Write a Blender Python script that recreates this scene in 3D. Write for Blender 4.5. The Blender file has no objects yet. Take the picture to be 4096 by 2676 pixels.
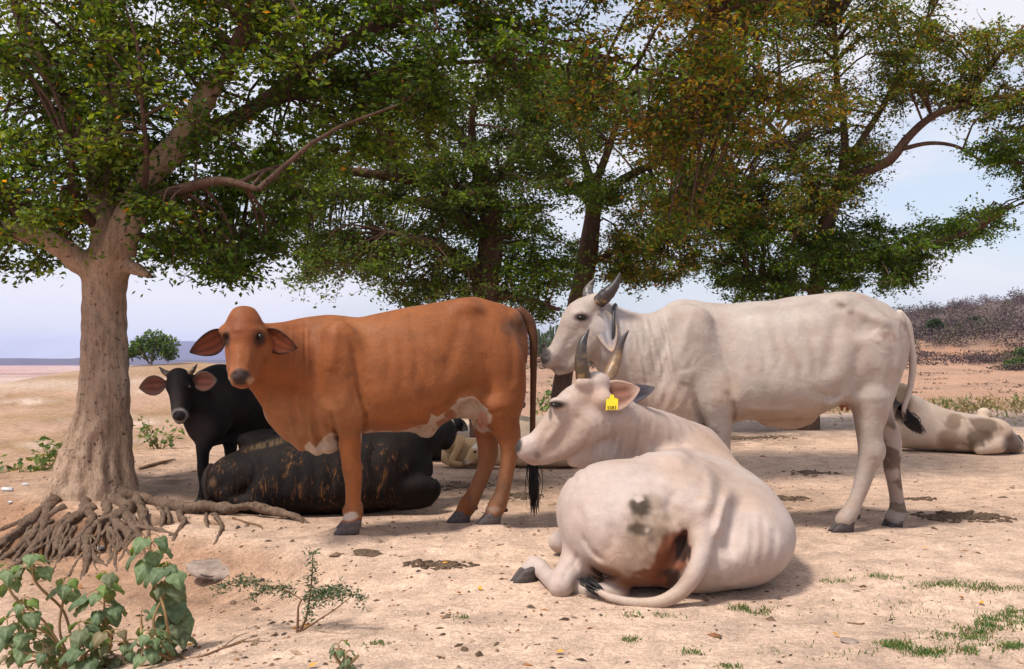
import bpy, math, random
import numpy as np
from mathutils import Vector

# ---------------------------------------------------------------- camera, world, sun, exposure
scene = bpy.context.scene
COL = scene.collection
F_PX, CX, CY, HOR, ZC = 3786.0, 2048.0, 1338.0, 1446.0, 1.05
PITCH = math.atan((HOR - CY) / F_PX)
cam_d = bpy.data.cameras.new('camera')
cam = bpy.data.objects.new('camera', cam_d)
COL.objects.link(cam)
cam.location = (0, 0, ZC)
cam.rotation_euler = (math.pi / 2 + PITCH, 0, 0)
cam_d.sensor_width = 36.0
cam_d.lens = 36.0 * F_PX / 4096.0
cam_d.clip_start = 0.1
cam_d.clip_end = 40000
scene.camera = cam

SUN_EL, SUN_AZ = math.radians(60), math.radians(236)     # azimuth from +Y (view) clockwise: behind the camera, to the left
SKY_STRENGTH, EXPOSURE = 0.060, 1.72
world = bpy.data.worlds.new('World')
scene.world = world
world.use_nodes = True
wt = world.node_tree
wt.nodes.clear()
def wn(t, **kw):
    n = wt.nodes.new(t)
    for k, v in kw.items():
        setattr(n, k, v)
    return n
w_out = wn('ShaderNodeOutputWorld')
w_bg = wn('ShaderNodeBackground')
w_bg.inputs['Strength'].default_value = SKY_STRENGTH
w_sky = wn('ShaderNodeTexSky', sky_type='NISHITA', sun_disc=False)
w_sky.sun_elevation = SUN_EL
w_sky.sun_rotation = SUN_AZ
w_sky.air_density = 1.0
w_sky.dust_density = 2.0
w_tc = wn('ShaderNodeTexCoord')
w_map = wn('ShaderNodeMapping')
w_map.inputs['Scale'].default_value = (1.0, 1.0, 3.2)
w_no = wn('ShaderNodeTexNoise')
w_no.inputs['Scale'].default_value = 2.6
w_no.inputs['Detail'].default_value = 7
w_no.inputs['Roughness'].default_value = 0.58
w_no.inputs['Distortion'].default_value = 0.4
w_rmp = wn('ShaderNodeValToRGB')
w_rmp.color_ramp.elements[0].position = 0.40
w_rmp.color_ramp.elements[0].color = (0.42, 0.42, 0.42, 1)
w_rmp.color_ramp.elements[1].position = 0.58
w_rmp.color_ramp.elements[1].color = (0.96, 0.96, 0.96, 1)
w_mix = wn('ShaderNodeMix', data_type='RGBA')
w_mix.inputs['B'].default_value = (4.75, 4.72, 4.98, 1)      # bright high overcast
L = wt.links
L.new(w_tc.outputs['Generated'], w_map.inputs['Vector'])
L.new(w_map.outputs['Vector'], w_no.inputs['Vector'])
L.new(w_no.outputs['Fac'], w_rmp.inputs['Fac'])
L.new(w_rmp.outputs['Color'], w_mix.inputs['Factor'])
L.new(w_sky.outputs['Color'], w_mix.inputs['A'])
L.new(w_mix.outputs['Result'], w_bg.inputs['Color'])
L.new(w_bg.outputs['Background'], w_out.inputs['Surface'])

sun_d = bpy.data.lights.new('sun', 'SUN')
sun_d.energy = 1.5
sun_d.angle = math.radians(10)
sun_d.color = (1.0, 0.93, 0.83)
sun = bpy.data.objects.new('sun', sun_d)
COL.objects.link(sun)
_d = Vector((math.sin(SUN_AZ) * math.cos(SUN_EL), math.cos(SUN_AZ) * math.cos(SUN_EL), math.sin(SUN_EL)))
sun.rotation_euler = _d.to_track_quat('Z', 'Y').to_euler()
sun.location = (-8, -6, 14)

vs = scene.view_settings
scene.display_settings.display_device = 'sRGB'
vs.view_transform = 'Standard'
vs.look = 'None'
vs.exposure = EXPOSURE
vs.gamma = 1.0
vs.use_curve_mapping = False
scene.render.engine = 'CYCLES'
cy = scene.cycles
cy.max_bounces = 6
cy.diffuse_bounces = 3
cy.glossy_bounces = 2
cy.transmission_bounces = 3
cy.transparent_max_bounces = 4
cy.volume_bounces = 1
cy.caustics_reflective = False
cy.caustics_refractive = False

# ---------------------------------------------------------------- photograph pixel -> place
_F = np.array([0, math.cos(PITCH), math.sin(PITCH)])
_U = np.array([0, -math.sin(PITCH), math.cos(PITCH)])
def P(px, py, Y):
    """point at depth Y (metres ahead of the camera) seen at source pixel (px, py)"""
    u = (px - CX) / F_PX
    v = (CY - py) / F_PX
    d = np.array([u, 0, 0]) + _F + v * _U
    return np.array([0, 0, ZC]) + d * (Y / d[1])
def proj(V):
    """source pixel of world points (N,3)"""
    q = V - np.array([0, 0, ZC])
    w = q @ _F
    return CX + F_PX * q[:, 0] / w, CY - F_PX * (q @ _U) / w
def sc(Y):
    return Y / F_PX

# ---------------------------------------------------------------- numpy helpers
def sstep(a, b, x):
    t = np.clip((np.asarray(x, dtype=float) - a) / (b - a), 0, 1)
    return t * t * (3 - 2 * t)
def _hash(ix, iy, s):
    n = (ix.astype(np.int64) * 374761393 + iy.astype(np.int64) * 668265263 + s * 974634577) & 0x7fffffff
    n = ((n ^ (n >> 13)) * 1274126177) & 0x7fffffff
    return ((n ^ (n >> 16)) & 0xffff) / 65535.0
def vnoise(x, y, s=0):
    x = np.asarray(x, dtype=float); y = np.asarray(y, dtype=float)
    ix = np.floor(x); iy = np.floor(y)
    fx = x - ix; fy = y - iy
    fx = fx * fx * (3 - 2 * fx); fy = fy * fy * (3 - 2 * fy)
    a = _hash(ix, iy, s); b = _hash(ix + 1, iy, s); c = _hash(ix, iy + 1, s); d = _hash(ix + 1, iy + 1, s)
    return (a + (b - a) * fx) * (1 - fy) + (c + (d - c) * fx) * fy - 0.5
def fbm(x, y, s=0, o=4):
    r = 0; a = 1.0; f = 1.0
    for i in range(o):
        r = r + a * vnoise(x * f + 17.3 * i, y * f - 9.1 * i, s + i)
        a *= 0.5; f *= 2.03
    return r
def noise3(V, s, seed=0):
    x, y, z = V[:, 0] * s, V[:, 1] * s, V[:, 2] * s
    return (vnoise(x + 0.37 * z, y - 0.61 * z, seed) + vnoise(y + 5.2 + 0.3 * x, z + 3.1, seed + 1) + vnoise(z - 2.7, x + 8.8 - 0.4 * y, seed + 2)) / 1.5
def smooth_interp(x, xs, ys):
    """Catmull-Rom style smooth interpolation through the given knots (clamped ends)"""
    xs = np.asarray(xs, float); ys = np.asarray(ys, float)
    m = np.gradient(ys, xs)
    x = np.clip(x, xs[0], xs[-1])
    i = np.clip(np.searchsorted(xs, x, side='right') - 1, 0, len(xs) - 2)
    h = xs[i + 1] - xs[i]
    t = (x - xs[i]) / h
    return ((2*t**3 - 3*t**2 + 1) * ys[i] + (t**3 - 2*t**2 + t) * h * m[i]
            + (-2*t**3 + 3*t**2) * ys[i + 1] + (t**3 - t**2) * h * m[i + 1])
def catmull(pts, n):
    """resample a polyline (rows may carry radii as extra columns) to n smooth samples"""
    p = np.asarray(pts, float)
    d = np.r_[0, np.cumsum(np.linalg.norm(np.diff(p[:, :3], axis=0), axis=1) + 1e-9)]
    t = np.linspace(0, d[-1], n)
    return np.stack([smooth_interp(t, d, p[:, k]) for k in range(p.shape[1])], 1)

# ---------------------------------------------------------------- objects
def link(o, parent=None):
    COL.objects.link(o)
    if parent is not None:
        o.parent = parent
    return o
def tag(o, label=None, cat=None, group=None, kind=None):
    if label: o['label'] = label
    if cat: o['category'] = cat
    if group: o['group'] = group
    if kind: o['kind'] = kind
    return o
def thing(name, label, cat, loc, group=None):
    o = bpy.data.objects.new(name, None)
    o.empty_display_size = 0.1
    o.location = [float(c) for c in loc]
    link(o)
    return tag(o, label, cat, group)
def make_mesh(name, V, Fc, mats=None, col=None, smooth=True, nside=None):
    """V (N,3), Fc: (M,3) or (M,4) array, or list of such arrays"""
    me = bpy.data.meshes.new(name)
    V = np.asarray(V, dtype=np.float32)
    if not isinstance(Fc, list): Fc = [Fc]
    Fc = [np.asarray(f, dtype=np.int32) for f in Fc if len(f)]
    loops = np.concatenate([f.ravel() for f in Fc])
    tot = np.concatenate([np.full(len(f), f.shape[1], np.int32) for f in Fc])
    start = np.r_[0, np.cumsum(tot)[:-1]].astype(np.int32)
    me.vertices.add(len(V)); me.vertices.foreach_set('co', V.ravel())
    me.loops.add(len(loops)); me.loops.foreach_set('vertex_index', loops)
    me.polygons.add(len(tot)); me.polygons.foreach_set('loop_start', start)
    me.polygons.foreach_set('use_smooth', np.full(len(tot), smooth, dtype=bool))
    if col is not None:
        a = me.color_attributes.new('Col', 'FLOAT_COLOR', 'POINT')
        c4 = np.ones((len(V), 4), np.float32); c4[:, :col.shape[1]] = col
        a.data.foreach_set('color', c4.ravel())
    me.update(calc_edges=True)
    me.validate()
    if mats is not None:
        for m in (mats if isinstance(mats, (list, tuple)) else [mats]): me.materials.append(m)
    return me
def obj(name, me, parent=None):
    """link a mesh whose vertices are in world space; kept in place under its parent"""
    o = bpy.data.objects.new(name, me)
    link(o, parent)
    if parent is not None:
        q = parent; t = Vector((0, 0, 0))
        while q is not None:
            t += Vector(q.location); q = q.parent
        o.location = -t
    return o
def mobj(name, V, Fc, mat, parent=None, col=None, smooth=True):
    V = np.asarray(V, float)
    c = np.array([V[:, 0].mean(), V[:, 1].mean(), V[:, 2].min()])
    me = make_mesh(name, V - c, Fc, mat, col, smooth)
    o = bpy.data.objects.new(name, me)
    link(o, parent)
    t = np.zeros(3); q = parent
    while q is not None:
        t += np.array(q.location); q = q.parent
    o.location = [float(v) for v in (c - t)]
    return o
class MB:
    """collects triangles / quads with vertex colours into one mesh"""
    def __init__(s):
        s.V = []; s.T = []; s.Q = []; s.C = []; s.n = 0
    def add(s, V, Fc, col=None):
        V = np.asarray(V, float); Fc = np.asarray(Fc, int)
        (s.T if Fc.shape[1] == 3 else s.Q).append(Fc + s.n)
        s.V.append(V)
        if col is None: col = (0.5, 0.5, 0.5)
        col = np.asarray(col, float)
        if col.ndim == 1: col = np.repeat(col[None, :3], len(V), 0)
        s.C.append(col)
        s.n += len(V)
    def build(s, name, mat, parent=None, smooth=True):
        fc = []
        if s.T: fc.append(np.concatenate(s.T))
        if s.Q: fc.append(np.concatenate(s.Q))
        return mobj(name, np.concatenate(s.V), fc, mat, parent, np.concatenate(s.C), smooth)
def tube_geo(pts, rad, seg=8, n=None, cap=True, rough=0.0, seed=0, flat=1.0, up=None):
    p = np.asarray(pts, float); r = np.broadcast_to(np.asarray(rad, float), (len(p),))
    q = np.c_[p, r]
    if n: q = catmull(q, n)
    p = q[:, :3]; r = np.maximum(q[:, 3], 1e-4)
    N = len(p)
    t = np.gradient(p, axis=0); t /= np.linalg.norm(t, axis=1)[:, None] + 1e-12
    ref = np.array([0.31, 0.17, 0.93]) if up is None else np.asarray(up, float)
    if abs(t[0] @ ref) > 0.95: ref = np.array([0.9, 0.3, 0.1])
    a = np.cross(t[0], ref); a /= np.linalg.norm(a)
    A = [a]
    for i in range(1, N):
        a = A[-1] - t[i] * (A[-1] @ t[i]); a /= np.linalg.norm(a) + 1e-12; A.append(a)
    A = np.array(A); B = np.cross(t, A)
    th = np.linspace(0, 2 * math.pi, seg, endpoint=False)
    rr = r[:, None] * np.ones(seg)[None]
    if rough:
        ii, jj = np.meshgrid(np.arange(N), np.arange(seg), indexing='ij')
        rr = rr * (1 + rough * 2 * (vnoise(ii * 0.55 + seed * 3.1, np.cos(th)[jj] * 1.7 + seed, seed) + vnoise(ii * 0.21, np.sin(th)[jj] * 1.9 + 4.0, seed + 5)))
    V = p[:, None, :] + rr[..., None] * (np.cos(th)[None, :, None] * A[:, None, :] + flat * np.sin(th)[None, :, None] * B[:, None, :])
    V = V.reshape(-1, 3)
    i, j = np.meshgrid(np.arange(N - 1), np.arange(seg), indexing='ij')
    j2 = (j + 1) % seg
    Q = np.stack([i * seg + j, i * seg + j2, (i + 1) * seg + j2, (i + 1) * seg + j], -1).reshape(-1, 4)
    if cap:
        V = np.r_[V, p[:1] - t[:1] * r[0] * 0.5, p[-1:] + t[-1:] * r[-1] * 0.6]
        k = N * seg
        jj = np.arange(seg)
        T = np.r_[np.stack([np.full(seg, k), (jj + 1) % seg, jj], 1), np.stack([np.full(seg, k + 1), (N - 1) * seg + jj, (N - 1) * seg + (jj + 1) % seg], 1)]
        Q = np.r_[Q, np.c_[T, T[:, 2]]] if False else Q
        return V, Q, T
    return V, Q, np.zeros((0, 3), int)
def add_tube(mb, pts, rad, col=None, **kw):
    V, Q, T = tube_geo(pts, rad, **kw)
    n0 = mb.n
    mb.add(V, Q, col)
    if len(T): mb.T.append(T + n0)

# ---------------------------------------------------------------- materials
def mat_new(name):
    m = bpy.data.materials.new(name)
    m.use_nodes = True
    nt = m.node_tree
    for n in list(nt.nodes): nt.nodes.remove(n)
    out = nt.nodes.new('ShaderNodeOutputMaterial')
    b = nt.nodes.new('ShaderNodeBsdfPrincipled')
    nt.links.new(b.outputs[0], out.inputs[0])
    return m, nt, b, out
def nnode(nt, t, ins=None, **kw):
    n = nt.nodes.new(t)
    for k, v in kw.items(): setattr(n, k, v)
    for k, v in (ins or {}).items():
        if hasattr(v, 'is_output'): nt.links.new(v, n.inputs[k])
        else: n.inputs[k].default_value = v
    return n
def noise_tex(nt, vec, scale, detail=4, rough=0.55, dist=0.0):
    return nnode(nt, 'ShaderNodeTexNoise', {'Vector': vec, 'Scale': scale, 'Detail': detail, 'Roughness': rough, 'Distortion': dist})
def math_n(nt, op, a, b=0.0):
    n = nt.nodes.new('ShaderNodeMath'); n.operation = op
    for i, v in enumerate((a, b)):
        if hasattr(v, 'is_output'): nt.links.new(v, n.inputs[i])
        else: n.inputs[i].default_value = v
    return n.outputs[0]
def ramp(nt, fac, stops):
    r = nnode(nt, 'ShaderNodeValToRGB', {'Fac': fac})
    e = r.color_ramp.elements
    while len(e) < len(stops): e.new(0.5)
    for i, (p, c) in enumerate(stops):
        e[i].position = p
        e[i].color = (c if len(c) == 4 else (*c, 1)) if hasattr(c, '__len__') else (c, c, c, 1)
    return r.outputs[0]
def mixc(nt, fac, a, b, mode='MIX'):
    n = nt.nodes.new('ShaderNodeMix'); n.data_type = 'RGBA'; n.blend_type = mode
    for key, v in (('Factor', fac), ('A', a), ('B', b)):
        s = n.inputs[key] if key == 'Factor' else [q for q in n.inputs if q.name == key and q.type == 'RGBA'][0]
        if hasattr(v, 'is_output'): nt.links.new(v, s)
        else: s.default_value = v if key == 'Factor' else ((*v, 1) if len(v) == 3 else v)
    return [q for q in n.outputs if q.type == 'RGBA'][0]
def bump(nt, b, height, strength, dist):
    n = nnode(nt, 'ShaderNodeBump', {'Height': height, 'Strength': strength, 'Distance': dist})
    nt.links.new(n.outputs[0], b.inputs['Normal'])
    return n

def mat_coat(name, var=0.18, rough=0.62, hair=1.0, spec=0.22, sheen=0.05, brindle=False):
    m, nt, b, out = mat_new(name)
    at = nnode(nt, 'ShaderNodeAttribute', attribute_name='Col')
    tc = nnode(nt, 'ShaderNodeTexCoord')
    mp = nnode(nt, 'ShaderNodeMapping', {'Vector': tc.outputs['Object'], 'Scale': (1.0, 1.0, 0.22), 'Rotation': (0, .5, 0)})
    n1 = noise_tex(nt, tc.outputs['Object'], 7.0, 5, 0.6)
    n2 = noise_tex(nt, mp.outputs[0], 120.0, 4, 0.7)
    n3 = noise_tex(nt, tc.outputs['Object'], 34.0, 4, 0.65)
    f = math_n(nt, 'ADD', math_n(nt, 'MULTIPLY', n1.outputs['Fac'], 1.0), math_n(nt, 'MULTIPLY', n3.outputs['Fac'], 0.55))
    f = math_n(nt, 'ADD', f, math_n(nt, 'MULTIPLY', n2.outputs['Fac'], 0.6 * hair))
    v = nnode(nt, 'ShaderNodeMapRange', {'Value': f, 'From Min': 0.72, 'From Max': 1.45, 'To Min': 1 - var, 'To Max': 1 + var})
    c = mixc(nt, 1.0, at.outputs['Color'], v.outputs[0], 'MULTIPLY')
    if brindle:
        mb_ = nnode(nt, 'ShaderNodeMapping', {'Vector': tc.outputs['Object'], 'Scale': (1.0, 1.0, 0.16)})
        ns = noise_tex(nt, mb_.outputs[0], 46.0, 5, 0.7, 0.5)
        nb = noise_tex(nt, tc.outputs['Object'], 6.0, 3, 0.6)
        fa = math_n(nt, 'MULTIPLY', ramp(nt, ns.outputs['Fac'], [(.53, 0.0), (.66, 1.0)]), ramp(nt, nb.outputs['Fac'], [(.42, 0.0), (.62, 1.0)]))
        c = mixc(nt, math_n(nt, 'MULTIPLY', fa, at.outputs['Alpha']), c, (.20, .082, .026))
    nt.links.new(c, b.inputs['Base Color'])
    b.inputs['Roughness'].default_value = rough
    b.inputs['Specular IOR Level'].default_value = spec
    b.inputs['Sheen Weight'].default_value = sheen
    b.inputs['Sheen Roughness'].default_value = 0.4
    h = math_n(nt, 'ADD', math_n(nt, 'MULTIPLY', n2.outputs['Fac'], 0.16), math_n(nt, 'MULTIPLY', n3.outputs['Fac'], 0.28))
    h = math_n(nt, 'ADD', h, math_n(nt, 'MULTIPLY', noise_tex(nt, tc.outputs['Object'], 11.0, 3, 0.5, 0.8).outputs['Fac'], 1.3))
    bump(nt, b, h, 0.5, 0.010)
    return m
def mat_plain(name, col, rough=0.6, spec=0.4, var=0.15, scale=30.0, bmp=0.0, bdist=0.004, attr=False):
    m, nt, b, out = mat_new(name)
    tc = nnode(nt, 'ShaderNodeTexCoord')
    n1 = noise_tex(nt, tc.outputs['Object'], scale, 4, 0.6)
    v = nnode(nt, 'ShaderNodeMapRange', {'Value': n1.outputs['Fac'], 'From Min': 0.3, 'From Max': 0.7, 'To Min': 1 - var, 'To Max': 1 + var})
    base = nnode(nt, 'ShaderNodeAttribute', attribute_name='Col').outputs['Color'] if attr else (*col, 1)
    c = mixc(nt, 1.0, base, v.outputs[0], 'MULTIPLY')
    nt.links.new(c, b.inputs['Base Color'])
    b.inputs['Roughness'].default_value = rough
    b.inputs['Specular IOR Level'].default_value = spec
    if bmp: bump(nt, b, n1.outputs['Fac'], bmp, bdist)
    return m
def mat_leaf(name, trans=0.35, rough=0.5, var=0.2):
    m, nt, b, out = mat_new(name)
    at = nnode(nt, 'ShaderNodeAttribute', attribute_name='Col')
    nt.links.new(at.outputs['Color'], b.inputs['Base Color'])
    b.inputs['Roughness'].default_value = rough
    b.inputs['Specular IOR Level'].default_value = 0.3
    tr = nnode(nt, 'ShaderNodeBsdfTranslucent')
    c = mixc(nt, 1.0, at.outputs['Color'], (1.7, 1.55, 0.6), 'MULTIPLY')
    nt.links.new(c, tr.inputs['Color'])
    mx = nnode(nt, 'ShaderNodeMixShader', {'Fac': trans})
    nt.links.new(b.outputs[0], mx.inputs[1]); nt.links.new(tr.outputs[0], mx.inputs[2])
    nt.links.new(mx.outputs[0], out.inputs[0])
    return m

# ---------------------------------------------------------------- terrain
HOLLOWS = []             # (X, Y, depth, radius): soil washed out from under the roots
FEET = []                # (X, Y, z, radius): spots where the trodden ground carries a hoof or a body
def bank_d(x, y):
    # signed distance to the eroded bank edge that runs from the big tree towards the camera; positive = low side
    ax, ay, bx, by = -3.6, 7.25, -0.2, 4.55
    L = math.hypot(bx - ax, by - ay); tx, ty = (bx - ax) / L, (by - ay) / L
    s = (x - ax) * tx + (y - ay) * ty
    d = (x - ax) * ty - (y - ay) * tx
    return -d * -1.0, s / L
def height(x, y, detail=True):
    x = np.asarray(x, float); y = np.asarray(y, float)
    r = np.hypot(x, y) + 1e-6
    und = 0.045 * fbm(x * 0.55, y * 0.55, 3, 3)
    near = und * sstep(2.0, 5.0, r)
    d, s = bank_d(x, y)
    d = d + 0.16 * fbm(x * 1.3, y * 1.3, 11, 3)
    fade = 1 - sstep(0.62, 1.12, s)
    near = near - (0.26 * sstep(-0.08, 0.55, d) + 0.20 * sstep(0.5, 2.2, d)) * fade
    # a low second lip in front of the brown cow
    # hillside to the left of the tree falls away
    near = near - 0.35 * sstep(0.4, 3.5, -3.6 - x - 0.15 * (y - 7))
    edge = np.interp(x, [-40, -12, -6, -4.4, -2.5, 0, 5, 9, 30], [3, 5, 8.6, 11.2, 14, 17, 18, 19.5, 26]) + 1.2 * vnoise(x * 0.4, y * 0.1, 5)
    e = sstep(0, 1, (y - edge) / 11.0)
    ang = x / np.maximum(y, 0.1)
    left = 1 - sstep(-0.22, -0.04, ang)
    # left: valley, tawny mound with its crest 60 m out, the plain beyond
    crest = np.interp(x, [-60, -40, -32.5, -29.7, -27.3, -24.3, -21.5, -12, 0], [-3.5, -1.6, -0.71, -0.17, 0.40, 0.6, 0.72, 0.75, 0.3])
    zl = np.where(y < 60, -3.2 + (crest + 3.2) * sstep(18, 62, y), crest - (crest + 8.0) * sstep(0, 1, (y - 60) / 75.0))
    # right: shallow field, scrub bank, wooded hill
    hf = np.interp(ang, [-0.3, -0.1, 0.03, 0.2, 0.41, 0.54, 0.75, 1.2], [-0.3, 0.0, 0.13, 0.36, 0.70, 1.0, 1.1, 1.1])
    zr = np.interp(y, [0, 28, 50, 80, 100, 108, 116, 124, 130, 160, 220, 262, 320, 420, 900], [-0.5, -1.0, -0.85, -0.35, 0.5, 1.1, 2.3, 2.5, 4.1, 7.0, 13.5, 18.0, 19.0, 10, -6])
    zr = np.where(zr > 0, zr * (0.25 + 0.75 * hf), zr) + 0.0
    far = zl * left + zr * (1 - left)
    far = far + sstep(25, 70, r) * (0.012 * r) ** 0.8 * 0.9 * fbm(x * 0.05, y * 0.05, 21, 4) * (1 - 0.8 * sstep(150, 400, r) * left)
    far = np.where(r > 500, far * (1 - sstep(500, 900, r)) - 8.0 * sstep(500, 900, r), far)
    back = sstep(-1, -6, y)
    z = near * (1 - e) + far * e
    z = z * (1 - back)
    m = 0.0
    if FEET:
        num = 0; den = 0; mx = 0
        for fx, fy, fz, fr in FEET:
            w = np.exp(-((x - fx) ** 2 + (y - fy) ** 2) / (fr * fr))
            num = num + w * fz; den = den + w; mx = np.maximum(mx, w)
        m = np.clip(mx * 1.25, 0, 1)
        z = z * (1 - m) + m * num / np.maximum(den, 1e-9)
    for hx, hy, hd, hr in HOLLOWS:
        z = z - hd * np.exp(-((x - hx) ** 2 + (y - hy) ** 2) / (hr * hr))
    if detail:
        k = (1 - sstep(14, 30, r)) * (1 - .8 * m)
        rough_bank = sstep(-.1, .2, d) * (1 - sstep(.7, 1.1, s)) * (r < 12)
        z = z + k * rough_bank * (.03 * fbm(x * 4.3, y * 4.3, 131, 4) + .02 * np.abs(fbm(x * 9, y * 9, 133, 3)))
        z = z + k * (0.024 * fbm(x * 2.1, y * 2.1, 31, 3) + 0.017 * fbm(x * 7.5, y * 7.5, 41, 4) * (0.6 + 1.2 * np.clip(vnoise(x * 1.1, y * 1.1, 61) + 0.3, 0, 1)))
        rid = np.abs(vnoise(x * 1.9 + 0.4 * y, y * 5.5, 71))
        z = z + k * 0.012 * (rid - 0.2) * sstep(3, 5, r)
    return z
def G(px, py, y0=1.5, y1=400.0):
    """ground point seen at a source pixel"""
    ys = np.exp(np.linspace(math.log(y0), math.log(y1), 900))
    q = np.array([P(px, py, Y) for Y in ys[::30]])
    pts = np.array([P(px, py, 1.0)]) - np.array([[0, 0, ZC]])
    X = pts[0, 0] * ys; Z = ZC + pts[0, 2] * ys
    h = height(X, ys)
    k = np.argmax(Z < h)
    if k == 0: k = len(ys) - 1
    return np.array([X[k], ys[k], float(h[k])])

def mat_ground():
    m, nt, b, out = mat_new('ground_soil')
    geo = nnode(nt, 'ShaderNodeNewGeometry')
    pos = geo.outputs['Position']
    sep = nnode(nt, 'ShaderNodeSeparateXYZ', {'Vector': pos})
    at = nnode(nt, 'ShaderNodeAttribute', attribute_name='Col')
    n_big = noise_tex(nt, pos, 0.9, 5, 0.6)
    n_mid = noise_tex(nt, pos, 5.0, 6, 0.65)
    n_fin = noise_tex(nt, pos, 42.0, 6, 0.75)
    n_grn = noise_tex(nt, pos, 130.0, 3, 0.7)
    base = mixc(nt, 1.0, at.outputs['Color'], nnode(nt, 'ShaderNodeMapRange', {'Value': n_mid.outputs['Fac'], 'From Min': 0.3, 'From Max': 0.7, 'To Min': 0.70, 'To Max': 1.28}).outputs[0], 'MULTIPLY')
    base = mixc(nt, 1.0, base, nnode(nt, 'ShaderNodeMapRange', {'Value': n_grn.outputs['Fac'], 'From Min': 0.3, 'From Max': 0.7, 'To Min': 0.62, 'To Max': 1.36}).outputs[0], 'MULTIPLY')
    base = mixc(nt, 1.0, base, nnode(nt, 'ShaderNodeMapRange', {'Value': n_fin.outputs['Fac'], 'From Min': 0.3, 'From Max': 0.7, 'To Min': 0.70, 'To Max': 1.28}).outputs[0], 'MULTIPLY')
    # damp dung-dark crumbs, denser where the herd stands (alpha channel of the vertex colour)
    vor = nnode(nt, 'ShaderNodeTexVoronoi', {'Vector': mixc(nt, 0.06, pos, n_fin.outputs['Color']), 'Scale': 16.0, 'Randomness': 1.0}, feature='F1')
    th = nnode(nt, 'ShaderNodeMapRange', {'Value': math_n(nt, 'ADD', at.outputs['Alpha'], math_n(nt, 'MULTIPLY', n_big.outputs['Fac'], 0.5)), 'From Min': 0.2, 'From Max': 1.3, 'To Min': 0.02, 'To Max': 0.30})
    spot = math_n(nt, 'LESS_THAN', vor.outputs['Distance'], math_n(nt, 'MULTIPLY', th.outputs[0], n_mid.outputs['Fac']))
    crumb = mixc(nt, math_n(nt, 'MULTIPLY', spot, 0.7), base, (0.10, 0.062, 0.040))
    n_tr = noise_tex(nt, nnode(nt, 'ShaderNodeMapping', {'Vector': pos, 'Scale': (1.0, 2.2, 1.0)}).outputs[0], 9.0, 7, 0.7, 0.8)
    crumb = mixc(nt, math_n(nt, 'MULTIPLY', ramp(nt, n_tr.outputs['Fac'], [(.56, 0.0), (.66, 1.0)]), .34), crumb, mixc(nt, 1.0, crumb, (.50, .44, .40), 'MULTIPLY'))
    nt.links.new(crumb, b.inputs['Base Color'])
    b.inputs['Roughness'].default_value = 0.95
    b.inputs['Specular IOR Level'].default_value = 0.1
    h = math_n(nt, 'ADD', math_n(nt, 'MULTIPLY', n_fin.outputs['Fac'], 0.55), math_n(nt, 'ADD', math_n(nt, 'MULTIPLY', n_mid.outputs['Fac'], 1.3), math_n(nt, 'MULTIPLY', n_grn.outputs['Fac'], 0.45)))
    h = math_n(nt, 'ADD', h, math_n(nt, 'SUBTRACT', math_n(nt, 'MULTIPLY', spot, 0.18), math_n(nt, 'MULTIPLY', n_tr.outputs['Fac'], 1.0)))
    bump(nt, b, h, 0.9, 0.028)
    return m

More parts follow.
